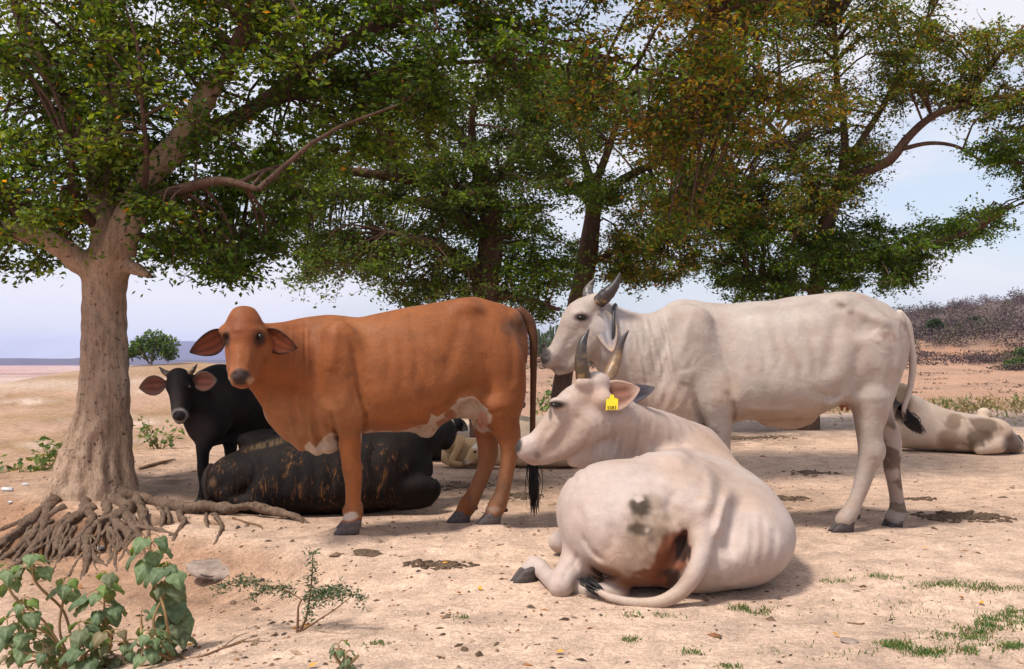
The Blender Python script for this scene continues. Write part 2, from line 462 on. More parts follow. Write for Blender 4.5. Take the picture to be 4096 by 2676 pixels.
def build_ground():
    a_in = np.linspace(-40, 40, 470)
    a_out = np.linspace(40, 320, 72)[1:-1]
    ang = np.radians(np.r_[a_in, a_out])
    rad = np.r_[0.0, 0.6, 1.2, 1.8, 2.3]
    r = 2.6; R = [r]
    while r < 19: r *= 1.0068; R.append(r)
    while r < 330: r *= 1.024; R.append(r)
    while r < 6250: r *= 1.11; R.append(r)
    rad = np.r_[rad[1:], R]
    A, Rr = np.meshgrid(ang, rad, indexing='xy')
    X = Rr * np.sin(A); Y = Rr * np.cos(A)
    Z = height(X, Y)
    V = np.stack([X, Y, Z], -1).reshape(-1, 3)
    na, nr = len(ang), len(rad)
    i, j = np.meshgrid(np.arange(nr - 1), np.arange(na), indexing='ij')
    j2 = (j + 1) % na
    Q = np.stack([i * na + j, (i + 1) * na + j, (i + 1) * na + j2, i * na + j2], -1).reshape(-1, 4)[:, ::-1]
    V = np.r_[V, [[0, 0, float(height(0.0, 0.0))]]]
    k = len(V) - 1
    jj = np.arange(na)
    T = np.stack([np.full(na, k), (jj + 1) % na, jj], 1)
    x, y = V[:, 0], V[:, 1]
    rr = np.hypot(x, y)
    d, s = bank_d(x, y)
    sand = np.array([0.66, 0.47, 0.355]); earth = np.array([0.45, 0.28, 0.185]); bankc = np.array([0.33, 0.175, 0.10])
    pale = np.array([0.50, 0.38, 0.31]); straw = np.array([0.28, 0.175, 0.095]); tan = np.array([0.40, 0.255, 0.18])
    pink = np.array([0.40, 0.225, 0.19]); scrubs = np.array([0.105, 0.076, 0.070])
    def mx(c, t, w): return c * (1 - w[:, None]) + t * w[:, None]
    c = np.repeat(sand[None], len(V), 0)
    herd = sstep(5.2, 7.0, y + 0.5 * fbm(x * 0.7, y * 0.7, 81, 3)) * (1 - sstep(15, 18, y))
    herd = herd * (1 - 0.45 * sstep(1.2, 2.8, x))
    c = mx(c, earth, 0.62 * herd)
    c = mx(c, bankc, 0.72 * sstep(-0.05, 0.2, d) * (1 - sstep(0.5, 1.5, d)) * (1 - sstep(0.6, 1.0, s)) * (rr < 12))
    c = mx(c, bankc * 1.1, 0.5 * sstep(3.6, 5.0, -x) * (rr < 14))
    c = mx(c, pale, 0.8 * sstep(13.0, 15.0, y) * (1 - sstep(22, 30, y)) * sstep(-6, -2, x))
    far = sstep(17, 30, rr)
    ang2 = x / np.maximum(y, 0.1)
    left = 1 - sstep(-0.22, -0.04, ang2)
    strk = fbm(x * 0.03, y * 0.16, 91, 4); strk2 = fbm(x * 0.12, y * 0.5, 95, 3)
    strk3 = fbm(x * 0.30 + 0.2 * y, y * 0.85, 93, 4)
    cl = mx(np.repeat(tan[None], len(V), 0), straw, np.clip(0.45 + 1.8 * strk2 + 1.2 * strk3, 0, 1))
    cl = mx(cl, pale, np.clip(2.6 * strk3 - 0.5, 0, .9))
    cl = mx(cl, straw * .55, np.clip(1 - np.abs(vnoise(x * .05, y * .22 + .03 * x, 101)) * 26, 0, 1) * .6)
    cl = mx(cl, pale * 1.02, np.clip(2.2 * strk - 0.1, 0, 1))
    cl = mx(cl, straw * np.array([0.95, 0.92, 0.85]), sstep(42, 58, y) * (1 - sstep(66, 90, y)) * 0.6)
    cp = mx(np.repeat(pink[None], len(V), 0), np.array([0.46, 0.335, 0.275]), np.clip(0.5 + 2.0 * fbm(x * 0.004, y * 0.012, 97, 4), 0, 1))
    cp = mx(cp, np.array([0.22, 0.155, 0.125]), np.clip(2.4 * fbm(x * 0.006 + 3, y * 0.02, 99, 3) - 0.3, 0, 0.8))
    cl = mx(cl, cp, sstep(90, 150, y))
    cr = mx(np.repeat((tan * np.array([0.92, 0.86, 0.82]))[None], len(V), 0), np.array([0.24, 0.155, 0.115]), np.clip(0.35 + 1.7 * strk, 0, 1))
    cr = mx(cr, np.array([0.38, 0.195, 0.12]), sstep(108, 116, y) * (1 - sstep(126, 131, y)) * np.clip(0.55 + 1.6 * strk2, 0, 1))
    cr = mx(cr, scrubs, sstep(130, 145, y) * 0.9)
    cf = cl * left[:, None] + cr * (1 - left[:, None])
    c = mx(c, cf, far)
    c = c * (1 + 0.22 * fbm(x * 0.8, y * 0.8, 55, 3))[:, None]
    alpha = np.clip(0.10 + 0.75 * herd + 0.3 * sstep(3.4, 4.6, -x), 0, 1) * (1 - far)
    # trampled dark patches where dung lies thick
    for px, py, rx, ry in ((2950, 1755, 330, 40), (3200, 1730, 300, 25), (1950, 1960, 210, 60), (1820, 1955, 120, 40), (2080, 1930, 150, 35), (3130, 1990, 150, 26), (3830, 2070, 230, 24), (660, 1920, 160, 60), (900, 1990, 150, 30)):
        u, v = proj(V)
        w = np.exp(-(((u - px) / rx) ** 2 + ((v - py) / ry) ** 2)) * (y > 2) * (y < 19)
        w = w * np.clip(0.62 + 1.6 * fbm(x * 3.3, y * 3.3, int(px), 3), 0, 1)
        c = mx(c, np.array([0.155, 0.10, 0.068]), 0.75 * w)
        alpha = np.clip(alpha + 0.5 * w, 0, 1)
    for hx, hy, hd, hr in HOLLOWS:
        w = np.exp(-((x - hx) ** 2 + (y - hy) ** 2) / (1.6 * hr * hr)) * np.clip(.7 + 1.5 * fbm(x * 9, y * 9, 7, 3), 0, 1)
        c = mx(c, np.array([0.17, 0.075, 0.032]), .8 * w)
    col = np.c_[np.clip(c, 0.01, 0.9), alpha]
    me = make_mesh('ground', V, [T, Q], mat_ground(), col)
    o = bpy.data.objects.new('ground', me); link(o)
    tag(o, kind='structure')
    return o

def build_far():
    m = mat_plain('far_hills', (0.075, 0.062, 0.066), 0.95, 0.1, 0.25, 0.02)
    # two low ridges far across the plain
    specs = [('hills', 2600, [(-2200, 3), (-1630, 8), (-1400, 9.5), (-1140, 8), (-800, 6), (-400, 5), (300, 5), (1400, 5)], 400, 0.3),
             ('mountain', 5200, [(-3800, 4), (-2700, 6), (-2250, 14), (-1980, 70), (-1740, 112), (-1560, 96), (-1300, 44), (-800, 14), (0, 6), (1500, 6)], 800, 0.2)]
    for nm, Y, prof, dep, rg in specs:
        xs = np.linspace(prof[0][0], prof[-1][0], 220)
        top = smooth_interp(xs, [p[0] for p in prof], [p[1] for p in prof])
        k = max(t for _, t in prof)
        top = top + rg * k * 0.35 * fbm(xs / dep * 2.2, xs * 0, 7, 4)
        rows = []
        for t in np.linspace(0, 1, 12):
            prof_t = math.sin(math.pi * t) ** 0.8 if 0 < t < 1 else 0
            rows.append(np.stack([xs, Y + dep * (t - 0.5) * 2 + 0 * xs, -10 + (top + 10) * prof_t * (1 + 0.15 * fbm(xs / dep * 4, xs * 0 + t * 5, 13, 3))], 1))
        V = np.concatenate(rows); n = len(xs)
        i, j = np.meshgrid(np.arange(11), np.arange(n - 1), indexing='ij')
        Q = np.stack([i * n + j, i * n + j + 1, (i + 1) * n + j + 1, (i + 1) * n + j], -1).reshape(-1, 4)
        o = mobj(nm, V, Q, m)
        tag(o, kind='structure')

# ---------------------------------------------------------------- smooth solid modelling (signed distance field + surface nets)
def upx(X, Y, Z):
    w = (Y * math.cos(PITCH) + (Z - ZC) * math.sin(PITCH))
    return CX + F_PX * X / w, CY - F_PX * (-Y * math.sin(PITCH) + (Z - ZC) * math.cos(PITCH)) / w
class SDF:
    def __init__(s, lo, hi, h):
        s.h = h
        s.lo = np.asarray(lo, float)
        s.n = np.ceil((np.asarray(hi, float) - s.lo) / h).astype(int) + 1
        s.ax = [(s.lo[i] + h * np.arange(s.n[i])).astype(np.float32) for i in range(3)]
        s.F = np.full(tuple(s.n), 0.3, np.float32)
    def reg(s, lo, hi):
        sl = []
        for i in range(3):
            a = int(max(0, math.floor((lo[i] - s.lo[i]) / s.h))); b = int(min(s.n[i], math.ceil((hi[i] - s.lo[i]) / s.h) + 1))
            if b <= a: return None
            sl.append(slice(a, b))
        g = [s.ax[i][sl[i]] for i in range(3)]
        return tuple(sl), g[0][:, None, None], g[1][None, :, None], g[2][None, None, :]
    def put(s, sl, d, k, sub=False):
        a = s.F[sl]
        if sub:
            a = -a
        if k > 1e-6:
            h = np.clip(0.5 + 0.5 * (a - d) / k, 0, 1)
            r = a + (d - a) * h - k * h * (1 - h)
        else:
            r = np.minimum(a, d)
        s.F[sl] = -r if sub else r
    def cone(s, a, b, ra, rb, k=0.03, fy=1.0, sub=False):
        """tapered capsule; fy squeezes it across the view direction (y)"""
        a = np.asarray(a, float); b = np.asarray(b, float)
        R = max(ra, rb) * max(1, fy) + k + 2 * s.h
        g = s.reg(np.minimum(a, b) - R, np.maximum(a, b) + R)
        if g is None: return
        sl, X, Y, Z = g
        ba = (b - a) * np.array([1, 1 / fy, 1])
        px, py, pz = X - a[0], (Y - a[1]) / fy, Z - a[2]
        t = np.clip((px * ba[0] + py * ba[1] + pz * ba[2]) / (ba @ ba + 1e-12), 0, 1)
        d = np.sqrt((px - t * ba[0]) ** 2 + (py - t * ba[1]) ** 2 + (pz - t * ba[2]) ** 2) - (ra + (rb - ra) * t)
        s.put(sl, d * min(1.0, fy) if fy < 1 else d, k, sub)
    def chain(s, pts, rads, k=0.03, fy=1.0, n=None, sub=False):
        q = np.c_[np.asarray(pts, float), np.asarray(rads, float)]
        q = catmull(q, n or max(6, 4 * len(q) - 3))
        q[:, 3] = np.maximum(q[:, 3], 1e-3)
        R = q[:, 3].max() * max(1, fy) + k + 2 * s.h
        g = s.reg(q[:, :3].min(0) - R, q[:, :3].max(0) + R)
        if g is None: return
        sl, X, Y, Z = g
        Dm = np.full(s.F[sl].shape, 1.0, np.float32)
        o = [c.start for c in sl]
        for i in range(len(q) - 1):
            a, b = q[i, :3], q[i + 1, :3]; ra, rb = q[i, 3], q[i + 1, 3]
            Rr = max(ra, rb) * max(1, fy) + k + 2 * s.h
            h = s.reg(np.minimum(a, b) - Rr, np.maximum(a, b) + Rr)
            if h is None: continue
            hs, x, y, z = h
            ba = (b - a) * np.array([1, 1 / fy, 1])
            px, py, pz = x - a[0], (y - a[1]) / fy, z - a[2]
            t = np.clip((px * ba[0] + py * ba[1] + pz * ba[2]) / (ba @ ba + 1e-12), 0, 1)
            d = np.sqrt((px - t * ba[0]) ** 2 + (py - t * ba[1]) ** 2 + (pz - t * ba[2]) ** 2) - (ra + (rb - ra) * t)
            if fy < 1: d = d * fy
            w = tuple(slice(c.start - o[m], c.stop - o[m]) for m, c in enumerate(hs))
            Dm[w] = np.minimum(Dm[w], d)
        s.put(sl, Dm, k, sub)
    def ell(s, c, r, k=0.03, rot=None, sub=False):
        """ellipsoid, radii r, axes = columns of rot"""
        c = np.asarray(c, float); r = np.asarray(r, float)
        R = np.eye(3) if rot is None else np.asarray(rot, float)
        ext = np.sqrt(((R * r[None]) ** 2).sum(1)) + k + 2 * s.h
        g = s.reg(c - ext, c + ext)
        if g is None: return
        sl, X, Y, Z = g
        px, py, pz = X - c[0], Y - c[1], Z - c[2]
        q = [(px * R[0, i] + py * R[1, i] + pz * R[2, i]) for i in range(3)]
        k0 = np.sqrt(sum((q[i] / r[i]) ** 2 for i in range(3)))
        k1 = np.sqrt(sum((q[i] / r[i] ** 2) ** 2 for i in range(3))) + 1e-6
        s.put(sl, k0 * (k0 - 1) / k1, k, sub)
    def loft(s, xs, top, bot, w, yc, k=0.03, p=2.3, pear=0.2):
        """trunk along x: top / bottom height, half width and lateral centre at each knot"""
        sl, X, Y, Z = s.reg([xs[0], s.ax[1][0], s.ax[2][0]], [xs[-1], s.ax[1][-1], s.ax[2][-1]])
        x = X.ravel()
        f = lambda v: smooth_interp(x, xs, v).astype(np.float32)[:, None, None]
        T, B, W, C = f(top), f(bot), np.maximum(f(w), 0.01), f(yc)
        zc = (T + B) / 2; hh = np.maximum((T - B) / 2, 0.01)
        zn = (Z - zc) / hh
        Wz = W * (1 - pear * np.clip(zn, -1.2, 1.2))
        q = (np.abs(Y - C) / Wz) ** p + np.abs(zn) ** p
        d = (q ** (1.0 / p) - 1) * np.minimum(W, hh)
        s.put(sl, d.astype(np.float32), k)
    def disp(s, fn, lo, hi):
        g = s.reg(lo, hi)
        if g is None: return
        sl, X, Y, Z = g
        s.F[sl] += fn(X, Y, Z).astype(np.float32)
    def groove(s, pl, w, depth, y0=-1e9, y1=1e9):
        """furrow (depth > 0) or ridge (< 0) along a pixel polyline, on whatever surface of this solid it is seen on between depths y0..y1"""
        pl = np.asarray(pl, float)
        if len(pl) > 2: pl = catmull(np.c_[pl, np.zeros(len(pl))], 5 * len(pl))[:, :2]
        q = np.array([P(a, b, Y) for a, b in ((pl[:, 0].min() - 3 * w, pl[:, 1].min() - 3 * w), (pl[:, 0].max() + 3 * w, pl[:, 1].max() + 3 * w)) for Y in (max(y0, s.ax[1][0]), min(y1, s.ax[1][-1]))])
        g = s.reg(q.min(0), q.max(0))
        if g is None: return
        sl, X, Y, Z = g
        u, v = upx(X, Y, Z)
        shp = np.broadcast_shapes(u.shape, v.shape)
        u = np.broadcast_to(u, shp); v = np.broadcast_to(v, shp)
        F = s.F[sl]
        m = np.abs(F) < .06
        m = m & np.broadcast_to((Y >= y0) & (Y <= y1), shp)
        uu, vv = u[m], v[m]
        d2 = np.full(uu.shape, 1e9); tt = np.zeros(uu.shape)
        n = len(pl) - 1
        for i in range(n):
            ax, ay = pl[i]; bx, by = pl[i + 1] - pl[i]
            t = np.clip(((uu - ax) * bx + (vv - ay) * by) / (bx * bx + by * by + 1e-9), 0, 1)
            dd = (uu - ax - t * bx) ** 2 + (vv - ay - t * by) ** 2
            k = dd < d2
            d2[k] = dd[k]; tt[k] = (i + t[k]) / n
        a = depth * np.exp(-d2 / (w * w)) * np.clip(np.sin(np.pi * np.clip(tt, .02, .98)) * 1.6, 0, 1)
        F[m] += a.astype(np.float32)
        s.F[sl] = F
    def mesh(s, smooth=2):
        F = s.F; n = F.shape
        ins = F < 0
        c = np.zeros(tuple(k - 1 for k in n), np.uint8)
        for dx in (0, 1):
            for dy in (0, 1):
                for dz in (0, 1):
                    c += ins[dx:n[0]-1+dx, dy:n[1]-1+dy, dz:n[2]-1+dz]
        act = (c > 0) & (c < 8)
        I = np.argwhere(act)
        idx = np.full(act.shape, -1, np.int32)
        idx[act] = np.arange(len(I))
        cor = {}
        for dx in (0, 1):
            for dy in (0, 1):
                for dz in (0, 1):
                    cor[(dx, dy, dz)] = F[I[:, 0] + dx, I[:, 1] + dy, I[:, 2] + dz]
        acc = np.zeros((len(I), 3)); cnt = np.zeros(len(I))
        for a in cor:
            for axis in range(3):
                if a[axis] == 1: continue
                b = list(a); b[axis] = 1; b = tuple(b)
                fa, fb = cor[a], cor[b]
                m = (fa < 0) != (fb < 0)
                t = fa / np.where(np.abs(fa - fb) < 1e-9, 1e-9, fa - fb)
                p = np.zeros((len(I), 3)); p[:] = a
                p[:, axis] = t
                acc[m] += p[m]; cnt[m] += 1
        V = s.lo + s.h * (I + acc / cnt[:, None])
        Q = []
        for axis in range(3):
            u, v = [(1, 2), (2, 0), (0, 1)][axis]
            sl0 = [slice(None)] * 3; sl1 = [slice(None)] * 3
            sl0[axis] = slice(0, -1); sl1[axis] = slice(1, None)
            e0 = ins[tuple(sl0)]; e1 = ins[tuple(sl1)]
            for cross, flip in ((e0 & ~e1, False), (~e0 & e1, True)):
                E = np.argwhere(cross)
                E = E[(E[:, u] > 0) & (E[:, v] > 0) & (E[:, u] < n[u] - 1) & (E[:, v] < n[v] - 1)]
                def cell(du, dv):
                    k = E.copy(); k[:, u] += du; k[:, v] += dv
                    return idx[k[:, 0], k[:, 1], k[:, 2]]
                q = np.stack([cell(-1, -1), cell(0, -1), cell(0, 0), cell(-1, 0)], 1)
                if flip: q = q[:, ::-1]
                Q.append(q)
        Q = np.concatenate(Q)
        Q = Q[(Q >= 0).all(1)]
        for _ in range(smooth):
            S = np.zeros_like(V); C = np.zeros(len(V))
            for a, b in ((0, 1), (1, 2), (2, 3), (3, 0)):
                for p_, q_ in ((a, b), (b, a)):
                    for ax in range(3): S[:, ax] += np.bincount(Q[:, p_], V[Q[:, q_], ax], len(V))
                    C += np.bincount(Q[:, p_], minlength=len(V))
            V = V * 0.5 + 0.5 * S / np.maximum(C, 1)[:, None]
        return V, Q
def frame(fwd, up=(0, 0, 1)):
    f = np.asarray(fwd, float); f = f / np.linalg.norm(f)
    r = np.cross(f, up); r /= np.linalg.norm(r)
    u = np.cross(r, f)
    return np.stack([f, r, u], 1)

# ---------------------------------------------------------------- animal parts
def ear_geo(root, tip, width, normal, cup=0.35, cin=(0.3, 0.1, 0.08), cout=(0.3, 0.12, 0.05), edge=None, bend=0.0, droop=0.0, round_=0.75, th=0.006, tipc=None):
    root = np.asarray(root, float); tip = np.asarray(tip, float)
    ax = tip - root; Ln = np.linalg.norm(ax); ax /= Ln
    nrm = np.asarray(normal, float); nrm = nrm - ax * (nrm @ ax); nrm /= np.linalg.norm(nrm)
    sd = np.cross(nrm, ax)
    nu, nv = 20, 13
    u = np.linspace(0, 1, nu); v = np.linspace(-1, 1, nv)
    wf = np.clip(np.sin(math.pi * np.clip(u, 0, 1) ** round_), 0, 1) ** 0.75
    wf = np.maximum(wf, 0.30 * (1 - u)) * width / 2
    wf[-1] = 0.03 * width
    U, Vv = np.meshgrid(u, v, indexing='ij')
    Wf = wf[:, None] * np.ones_like(Vv)
    base = root + ax * (U[..., None] * Ln) + sd * ((Vv + 0.0) * Wf + bend * np.sin(math.pi * U) * width)[..., None]
    base = base + np.array([0, 0, -1.0]) * (droop * Ln * U ** 2)[..., None]
    cupd = (1 - np.abs(Vv) ** 2.2) * Wf * cup * (1 - 0.55 * U) + 0.012 * (1 - U) * 0
    inner = base - nrm * cupd[..., None]
    tt = th * (1 - 0.6 * np.abs(Vv) ** 4) * (1 - 0.5 * U) + 0.001
    outer = inner - nrm * (tt + 0.006 * (1 - U))[..., None]
    V = np.r_[inner.reshape(-1, 3), outer.reshape(-1, 3)]
    i, j = np.meshgrid(np.arange(nu - 1), np.arange(nv - 1), indexing='ij')
    q = np.stack([i * nv + j, i * nv + j + 1, (i + 1) * nv + j + 1, (i + 1) * nv + j], -1).reshape(-1, 4)
    o = nu * nv
    Q = [q, q[:, ::-1] + o]
    e = []
    for i in range(nu - 1):
        e.append([i * nv, (i + 1) * nv, o + (i + 1) * nv, o + i * nv])
        a = i * nv + nv - 1; b = (i + 1) * nv + nv - 1
        e.append([b, a, o + a, o + b])
    for j in range(nv - 1):
        a = (nu - 1) * nv + j
        e.append([a, a + 1, o + a + 1, o + a])
    Q = np.r_[Q[0], Q[1], np.array(e)]
    cin = np.asarray(cin, float); cout = np.asarray(cout, float)
    edge = cout if edge is None else np.asarray(edge, float)
    wE = np.clip((np.abs(Vv) - 0.55) / 0.45, 0, 1)[..., None] ** 1.3
    wU = np.clip((U - 0.72) / 0.28, 0, 1)[..., None]
    rng = np.random.default_rng(int(abs(root[0] * 1000)) % 9973)
    rib = 1 + 0.28 * np.sin(Vv * 9 + 3 * U)[..., None] * (1 - wE) + 0.2 * (rng.random(U.shape)[..., None] - 0.5)
    wd = np.maximum(wE, wU)
    ci = cin * rib * (1 - wd) + edge * wd
    dk = np.clip(1 - U * 3.2, 0, 1)[..., None] * 0.75
    ci = ci * (1 - dk) + cout * 0.5 * dk
    co = np.repeat(cout[None], nu * nv, 0).reshape(nu, nv, 3)
    if tipc is not None: co = co * (1 - wU) + np.asarray(tipc) * wU
    C = np.r_[ci.reshape(-1, 3), co.reshape(-1, 3)]
    return V, Q, C
def ear(parent, mat, *a, **k):
    V, Q, C = ear_geo(*a, **k)
    return mobj('ear', V, Q, mat, parent, C)
def ball_geo(c, r, R=None, nu=14, nv=10):
    u = np.linspace(0, 2 * math.pi, nu, endpoint=False); v = np.linspace(0.12, math.pi - 0.12, nv)
    Vv, U = np.meshgrid(v, u, indexing='ij')
    p = np.stack([np.sin(Vv) * np.cos(U), np.sin(Vv) * np.sin(U), np.cos(Vv)], -1).reshape(-1, 3)
    p = np.r_[p, [[0, 0, 1]], [[0, 0, -1]]] * np.asarray(r, float)
    if R is not None: p = p @ np.asarray(R).T
    i, j = np.meshgrid(np.arange(nv - 1), np.arange(nu), indexing='ij'); j2 = (j + 1) % nu
    Q = np.stack([i * nu + j, (i + 1) * nu + j, (i + 1) * nu + j2, i * nu + j2], -1).reshape(-1, 4)
    k = nu * nv; jj = np.arange(nu)
    T = np.r_[np.stack([np.full(nu, k), jj, (jj + 1) % nu], 1), np.stack([np.full(nu, k + 1), (nv - 1) * nu + (jj + 1) % nu, (nv - 1) * nu + jj], 1)]
    return p + np.asarray(c, float), Q, T
def eye(parent, mat, c, r, R=None):
    V, Q, T = ball_geo(c, r, R)
    return mobj('eye', V, [T, Q], mat, parent)
def horn(parent, mat, pts, rad, cb=(0.14, 0.10, 0.06), ct=(0.035, 0.03, 0.03), n=26, rings=0.05, pale=0.0):
    q = catmull(np.c_[np.asarray(pts, float), np.asarray(rad, float)], n)
    t = np.linspace(0, 1, n)
    rr = q[:, 3] * (1 + rings * np.sin(t * 34) * np.clip(1 - t * 1.6, 0, 1))
    V, Q, T = tube_geo(q[:, :3], rr, seg=14, rough=0.03, seed=3)
    tt = np.r_[np.repeat(t, 14), 0, 1]
    w = np.clip((tt - 0.35) / 0.4, 0, 1)[:, None]
    C = np.asarray(cb) * (1 - w) + np.asarray(ct) * w
    sp = np.clip(noise3(V, 45, 4) * 3.0 - 0.35 + pale, 0, 1)[:, None] * (1 - w)
    C = C * (1 - sp) + np.array([0.42, 0.26, 0.11]) * sp
    return mobj('horn', V, [T, Q], mat, parent, C)
def hoof(parent, mat, pos, toe, L=0.125, W=0.10, H=0.075, col=(0.075, 0.06, 0.058), name='hoof'):
    """cloven hoof: two claws side by side, toe pointing along `toe`, resting at pos (ground)"""
    pos = np.asarray(pos, float); toe = np.asarray(toe, float); toe[2] = 0; toe = toe / np.linalg.norm(toe)
    sd = np.array([-toe[1], toe[0], 0])
    mb = MB()
    seg = 16
    th = np.linspace(0, 2 * math.pi, seg, endpoint=False)
    for sg in (-1, 1):
        rings = []
        for t in np.linspace(0, 1, 7):
            # t = 0 ground, 1 coronet
            a = (L / 2) * (1 - 0.36 * t); bb = (W / 4) * (0.98 - 0.10 * t)
            off = -0.34 * L * t * 0.75 + 0.02 * L
            rx = np.cos(th); ry = np.sin(th)
            px = a * np.where(rx > 0, np.abs(rx) ** 0.9, -np.abs(rx) ** 0.75) + off
            tap = np.where(px > 0, 1 - 0.45 * (px / (a + 1e-6)).clip(0, 1) ** 2, 1.0)
            py = bb * ry * tap + sg * (W / 4) * 1.03 - sg * 0.10 * W * np.clip(px / L, 0, 1)
            rings.append(pos + toe * px[:, None] + sd * py[:, None] + np.array([0, 0, 1.0]) * (H * t * (1 - 0.10 * np.cos(th))[:, None] + 0.0))
        V = np.concatenate(rings + [(rings[0].mean(0))[None], (rings[-1].mean(0) + [0, 0, 0.01])[None]])
        n = 7
        i, j = np.meshgrid(np.arange(n - 1), np.arange(seg), indexing='ij'); j2 = (j + 1) % seg
        Q = np.stack([i * seg + j, i * seg + j2, (i + 1) * seg + j2, (i + 1) * seg + j], -1).reshape(-1, 4)
        jj = np.arange(seg); k = n * seg
        T = np.r_[np.stack([np.full(seg, k), (jj + 1) % seg, jj], 1), np.stack([np.full(seg, k + 1), (n - 1) * seg + jj, (n - 1) * seg + (jj + 1) % seg], 1)]
        lev = np.r_[np.repeat(np.linspace(0, 1, 7), seg), 0, 1]
        C = np.asarray(col)[None] * (1.0 + 0.5 * np.sin(lev * 14 + sg)[:, None] * 0.35 - 0.25 * (lev[:, None] < 0.2))
        n0 = mb.n
        mb.add(V, Q, C); mb.T.append(T + n0)
    return mb.build(name, mat, parent)
def tuft(parent, mat, start, end, r0, n=60, spread=0.03, col=(0.012, 0.010, 0.010), seed=1, wave=0.02, name='tail_tuft'):
    rng = np.random.default_rng(seed)
    start = np.asarray(start, float); end = np.asarray(end, float)
    mb = MB()
    for i in range(n):
        o = rng.normal(0, 1, 3) * r0
        e = start + (end - start) * rng.uniform(.72, 1.1) + rng.normal(0, 1, 3) * spread * np.array([1, 0.7, 0.3])
        t = rng.random() * 0.55
        a = start + (end - start) * t * 0.6 + o
        b = a + (e - a) * 0.5 + rng.normal(0, 1, 3) * wave + o * 0.8
        add_tube(mb, [a, b, e], [0.0028, 0.0028, 0.0010], np.asarray(col) * rng.uniform(0.7, 1.7), seg=3, n=7, cap=False)
    return mb.build(name, mat, parent)

# ---------------------------------------------------------------- cattle
M_COAT = mat_coat('cattle_coat', 0.26)
M_WHITE = mat_coat('pale_cattle_coat', 0.17)
M_BLACK = mat_coat('black_cattle_coat', 0.30, rough=0.72, spec=.12, sheen=0)
M_BRINDLE = mat_coat('brindled_coat', 0.30, rough=0.72, spec=.12, sheen=0, brindle=True)
M_EAR = mat_coat('ear_skin', 0.15)
M_EYE = mat_plain('wet_eye', (0.010, 0.007, 0.005), 0.25, 0.3, 0.0)
M_HORN = mat_plain('horn_keratin', (0.1, 0.08, 0.06), 0.42, 0.45, 0.25, 60, 0.3, 0.002, attr=True)
M_HOOF = mat_plain('hoof_keratin', (0.1, 0.08, 0.06), 0.62, 0.3, 0.3, 50, 0.4, 0.003, attr=True)
M_HAIR = mat_plain('tail_hair', (0.02, 0.02, 0.02), 0.5, 0.4, 0.2, 20, attr=True)
RES = 0.0085

class Beast:
    """modelling in photograph pixels plus depth; Yc = depth of the animal's middle plane"""
    def __init__(s, Yc, slope=0.0, px0=0.0):
        s.Y0 = Yc; s.sl = slope; s.p0 = px0
    def Y(s, px): return s.Y0 + s.sl * (px - s.p0)
    def at(s, px, py, dv=0.0): return P(px, py, s.Y(px) + dv)
    def r(s, rp, px=None): return rp * s.Y(s.p0 if px is None else px) / F_PX
    def field(s, x0, x1, y0, y1, dn, df, h=RES):
        c = [P(a, b, s.Y(a) + d) for a in (x0, x1) for b in (y0, y1) for d in (dn, df)]
        c = np.array(c)
        s.f = SDF(c.min(0), c.max(0), h)
    def loft(s, rows, **kw):
        rows = np.array(rows, float)
        xs = np.array([s.at(r[0], r[1])[0] for r in rows])
        top = np.array([s.at(r[0], r[1])[2] for r in rows]); bot = np.array([s.at(r[0], r[2])[2] for r in rows])
        yc = np.array([s.Y(r[0]) for r in rows]) + (rows[:, 4] if rows.shape[1] > 4 else 0)
        s.f.loft(xs, top, bot, rows[:, 3], yc, **kw)
    def chain(s, pts, k=0.03, fy=1.0, n=None, sub=False):
        p = [s.at(a, b, c) for a, b, c, _ in pts]
        r = [q[3] * (s.Y(q[0]) + q[2]) / F_PX for q in pts]
        s.f.chain(p, r, k, fy, n, sub)
    def ell(s, px, py, dv, rx, rz, ry, k=0.03, tilt=0.0, sub=False):
        """rx, rz in pixels, ry (depth) in metres; tilt rotates in the picture plane, degrees clockwise"""
        c = s.at(px, py, dv); q = (s.Y(px) + dv) / F_PX
        t = math.radians(-tilt)
        R = np.array([[math.cos(t), 0, -math.sin(t)], [0, 1, 0], [math.sin(t), 0, math.cos(t)]])
        s.f.ell(c, (rx * q, ry, rz * q), k, R, sub)
    def folds(s, fn, x0, x1, y0, y1, dn, df):
        c = np.array([P(a, b, s.Y(a) + d) for a in (x0, x1) for b in (y0, y1) for d in (dn, df)])
        def g(X, Y, Z):
            w = (Y * math.cos(PITCH) + (Z - ZC) * math.sin(PITCH))
            u = CX + F_PX * X / w
            v = CY - F_PX * (-Y * math.sin(PITCH) + (Z - ZC) * math.cos(PITCH)) / w
            return fn(u, v, X, Y, Z)
        s.f.disp(g, c.min(0), c.max(0))

def paint(V, base, layers):
    """layers: (weight array 0..1, colour)"""
    c = np.repeat(np.asarray(base, float)[None], len(V), 0)
    for w, k in layers:
        w = np.clip(np.asarray(w, float), 0, 1)[:, None]
        c = c * (1 - w) + np.asarray(k, float) * w
    return c
def gell(u, v, cx, cy, rx, ry, hard=1.0, tilt=0.0):
    t = math.radians(tilt)
    a = (u - cx) * math.cos(t) + (v - cy) * math.sin(t); b = -(u - cx) * math.sin(t) + (v - cy) * math.cos(t)
    return 1 - sstep(1 - 0.5 / hard, 1 + 0.5 / hard, np.sqrt((a / rx) ** 2 + (b / ry) ** 2))

def ground_at(p, r=0.16):
    FEET.append((p[0], p[1], p[2], r))

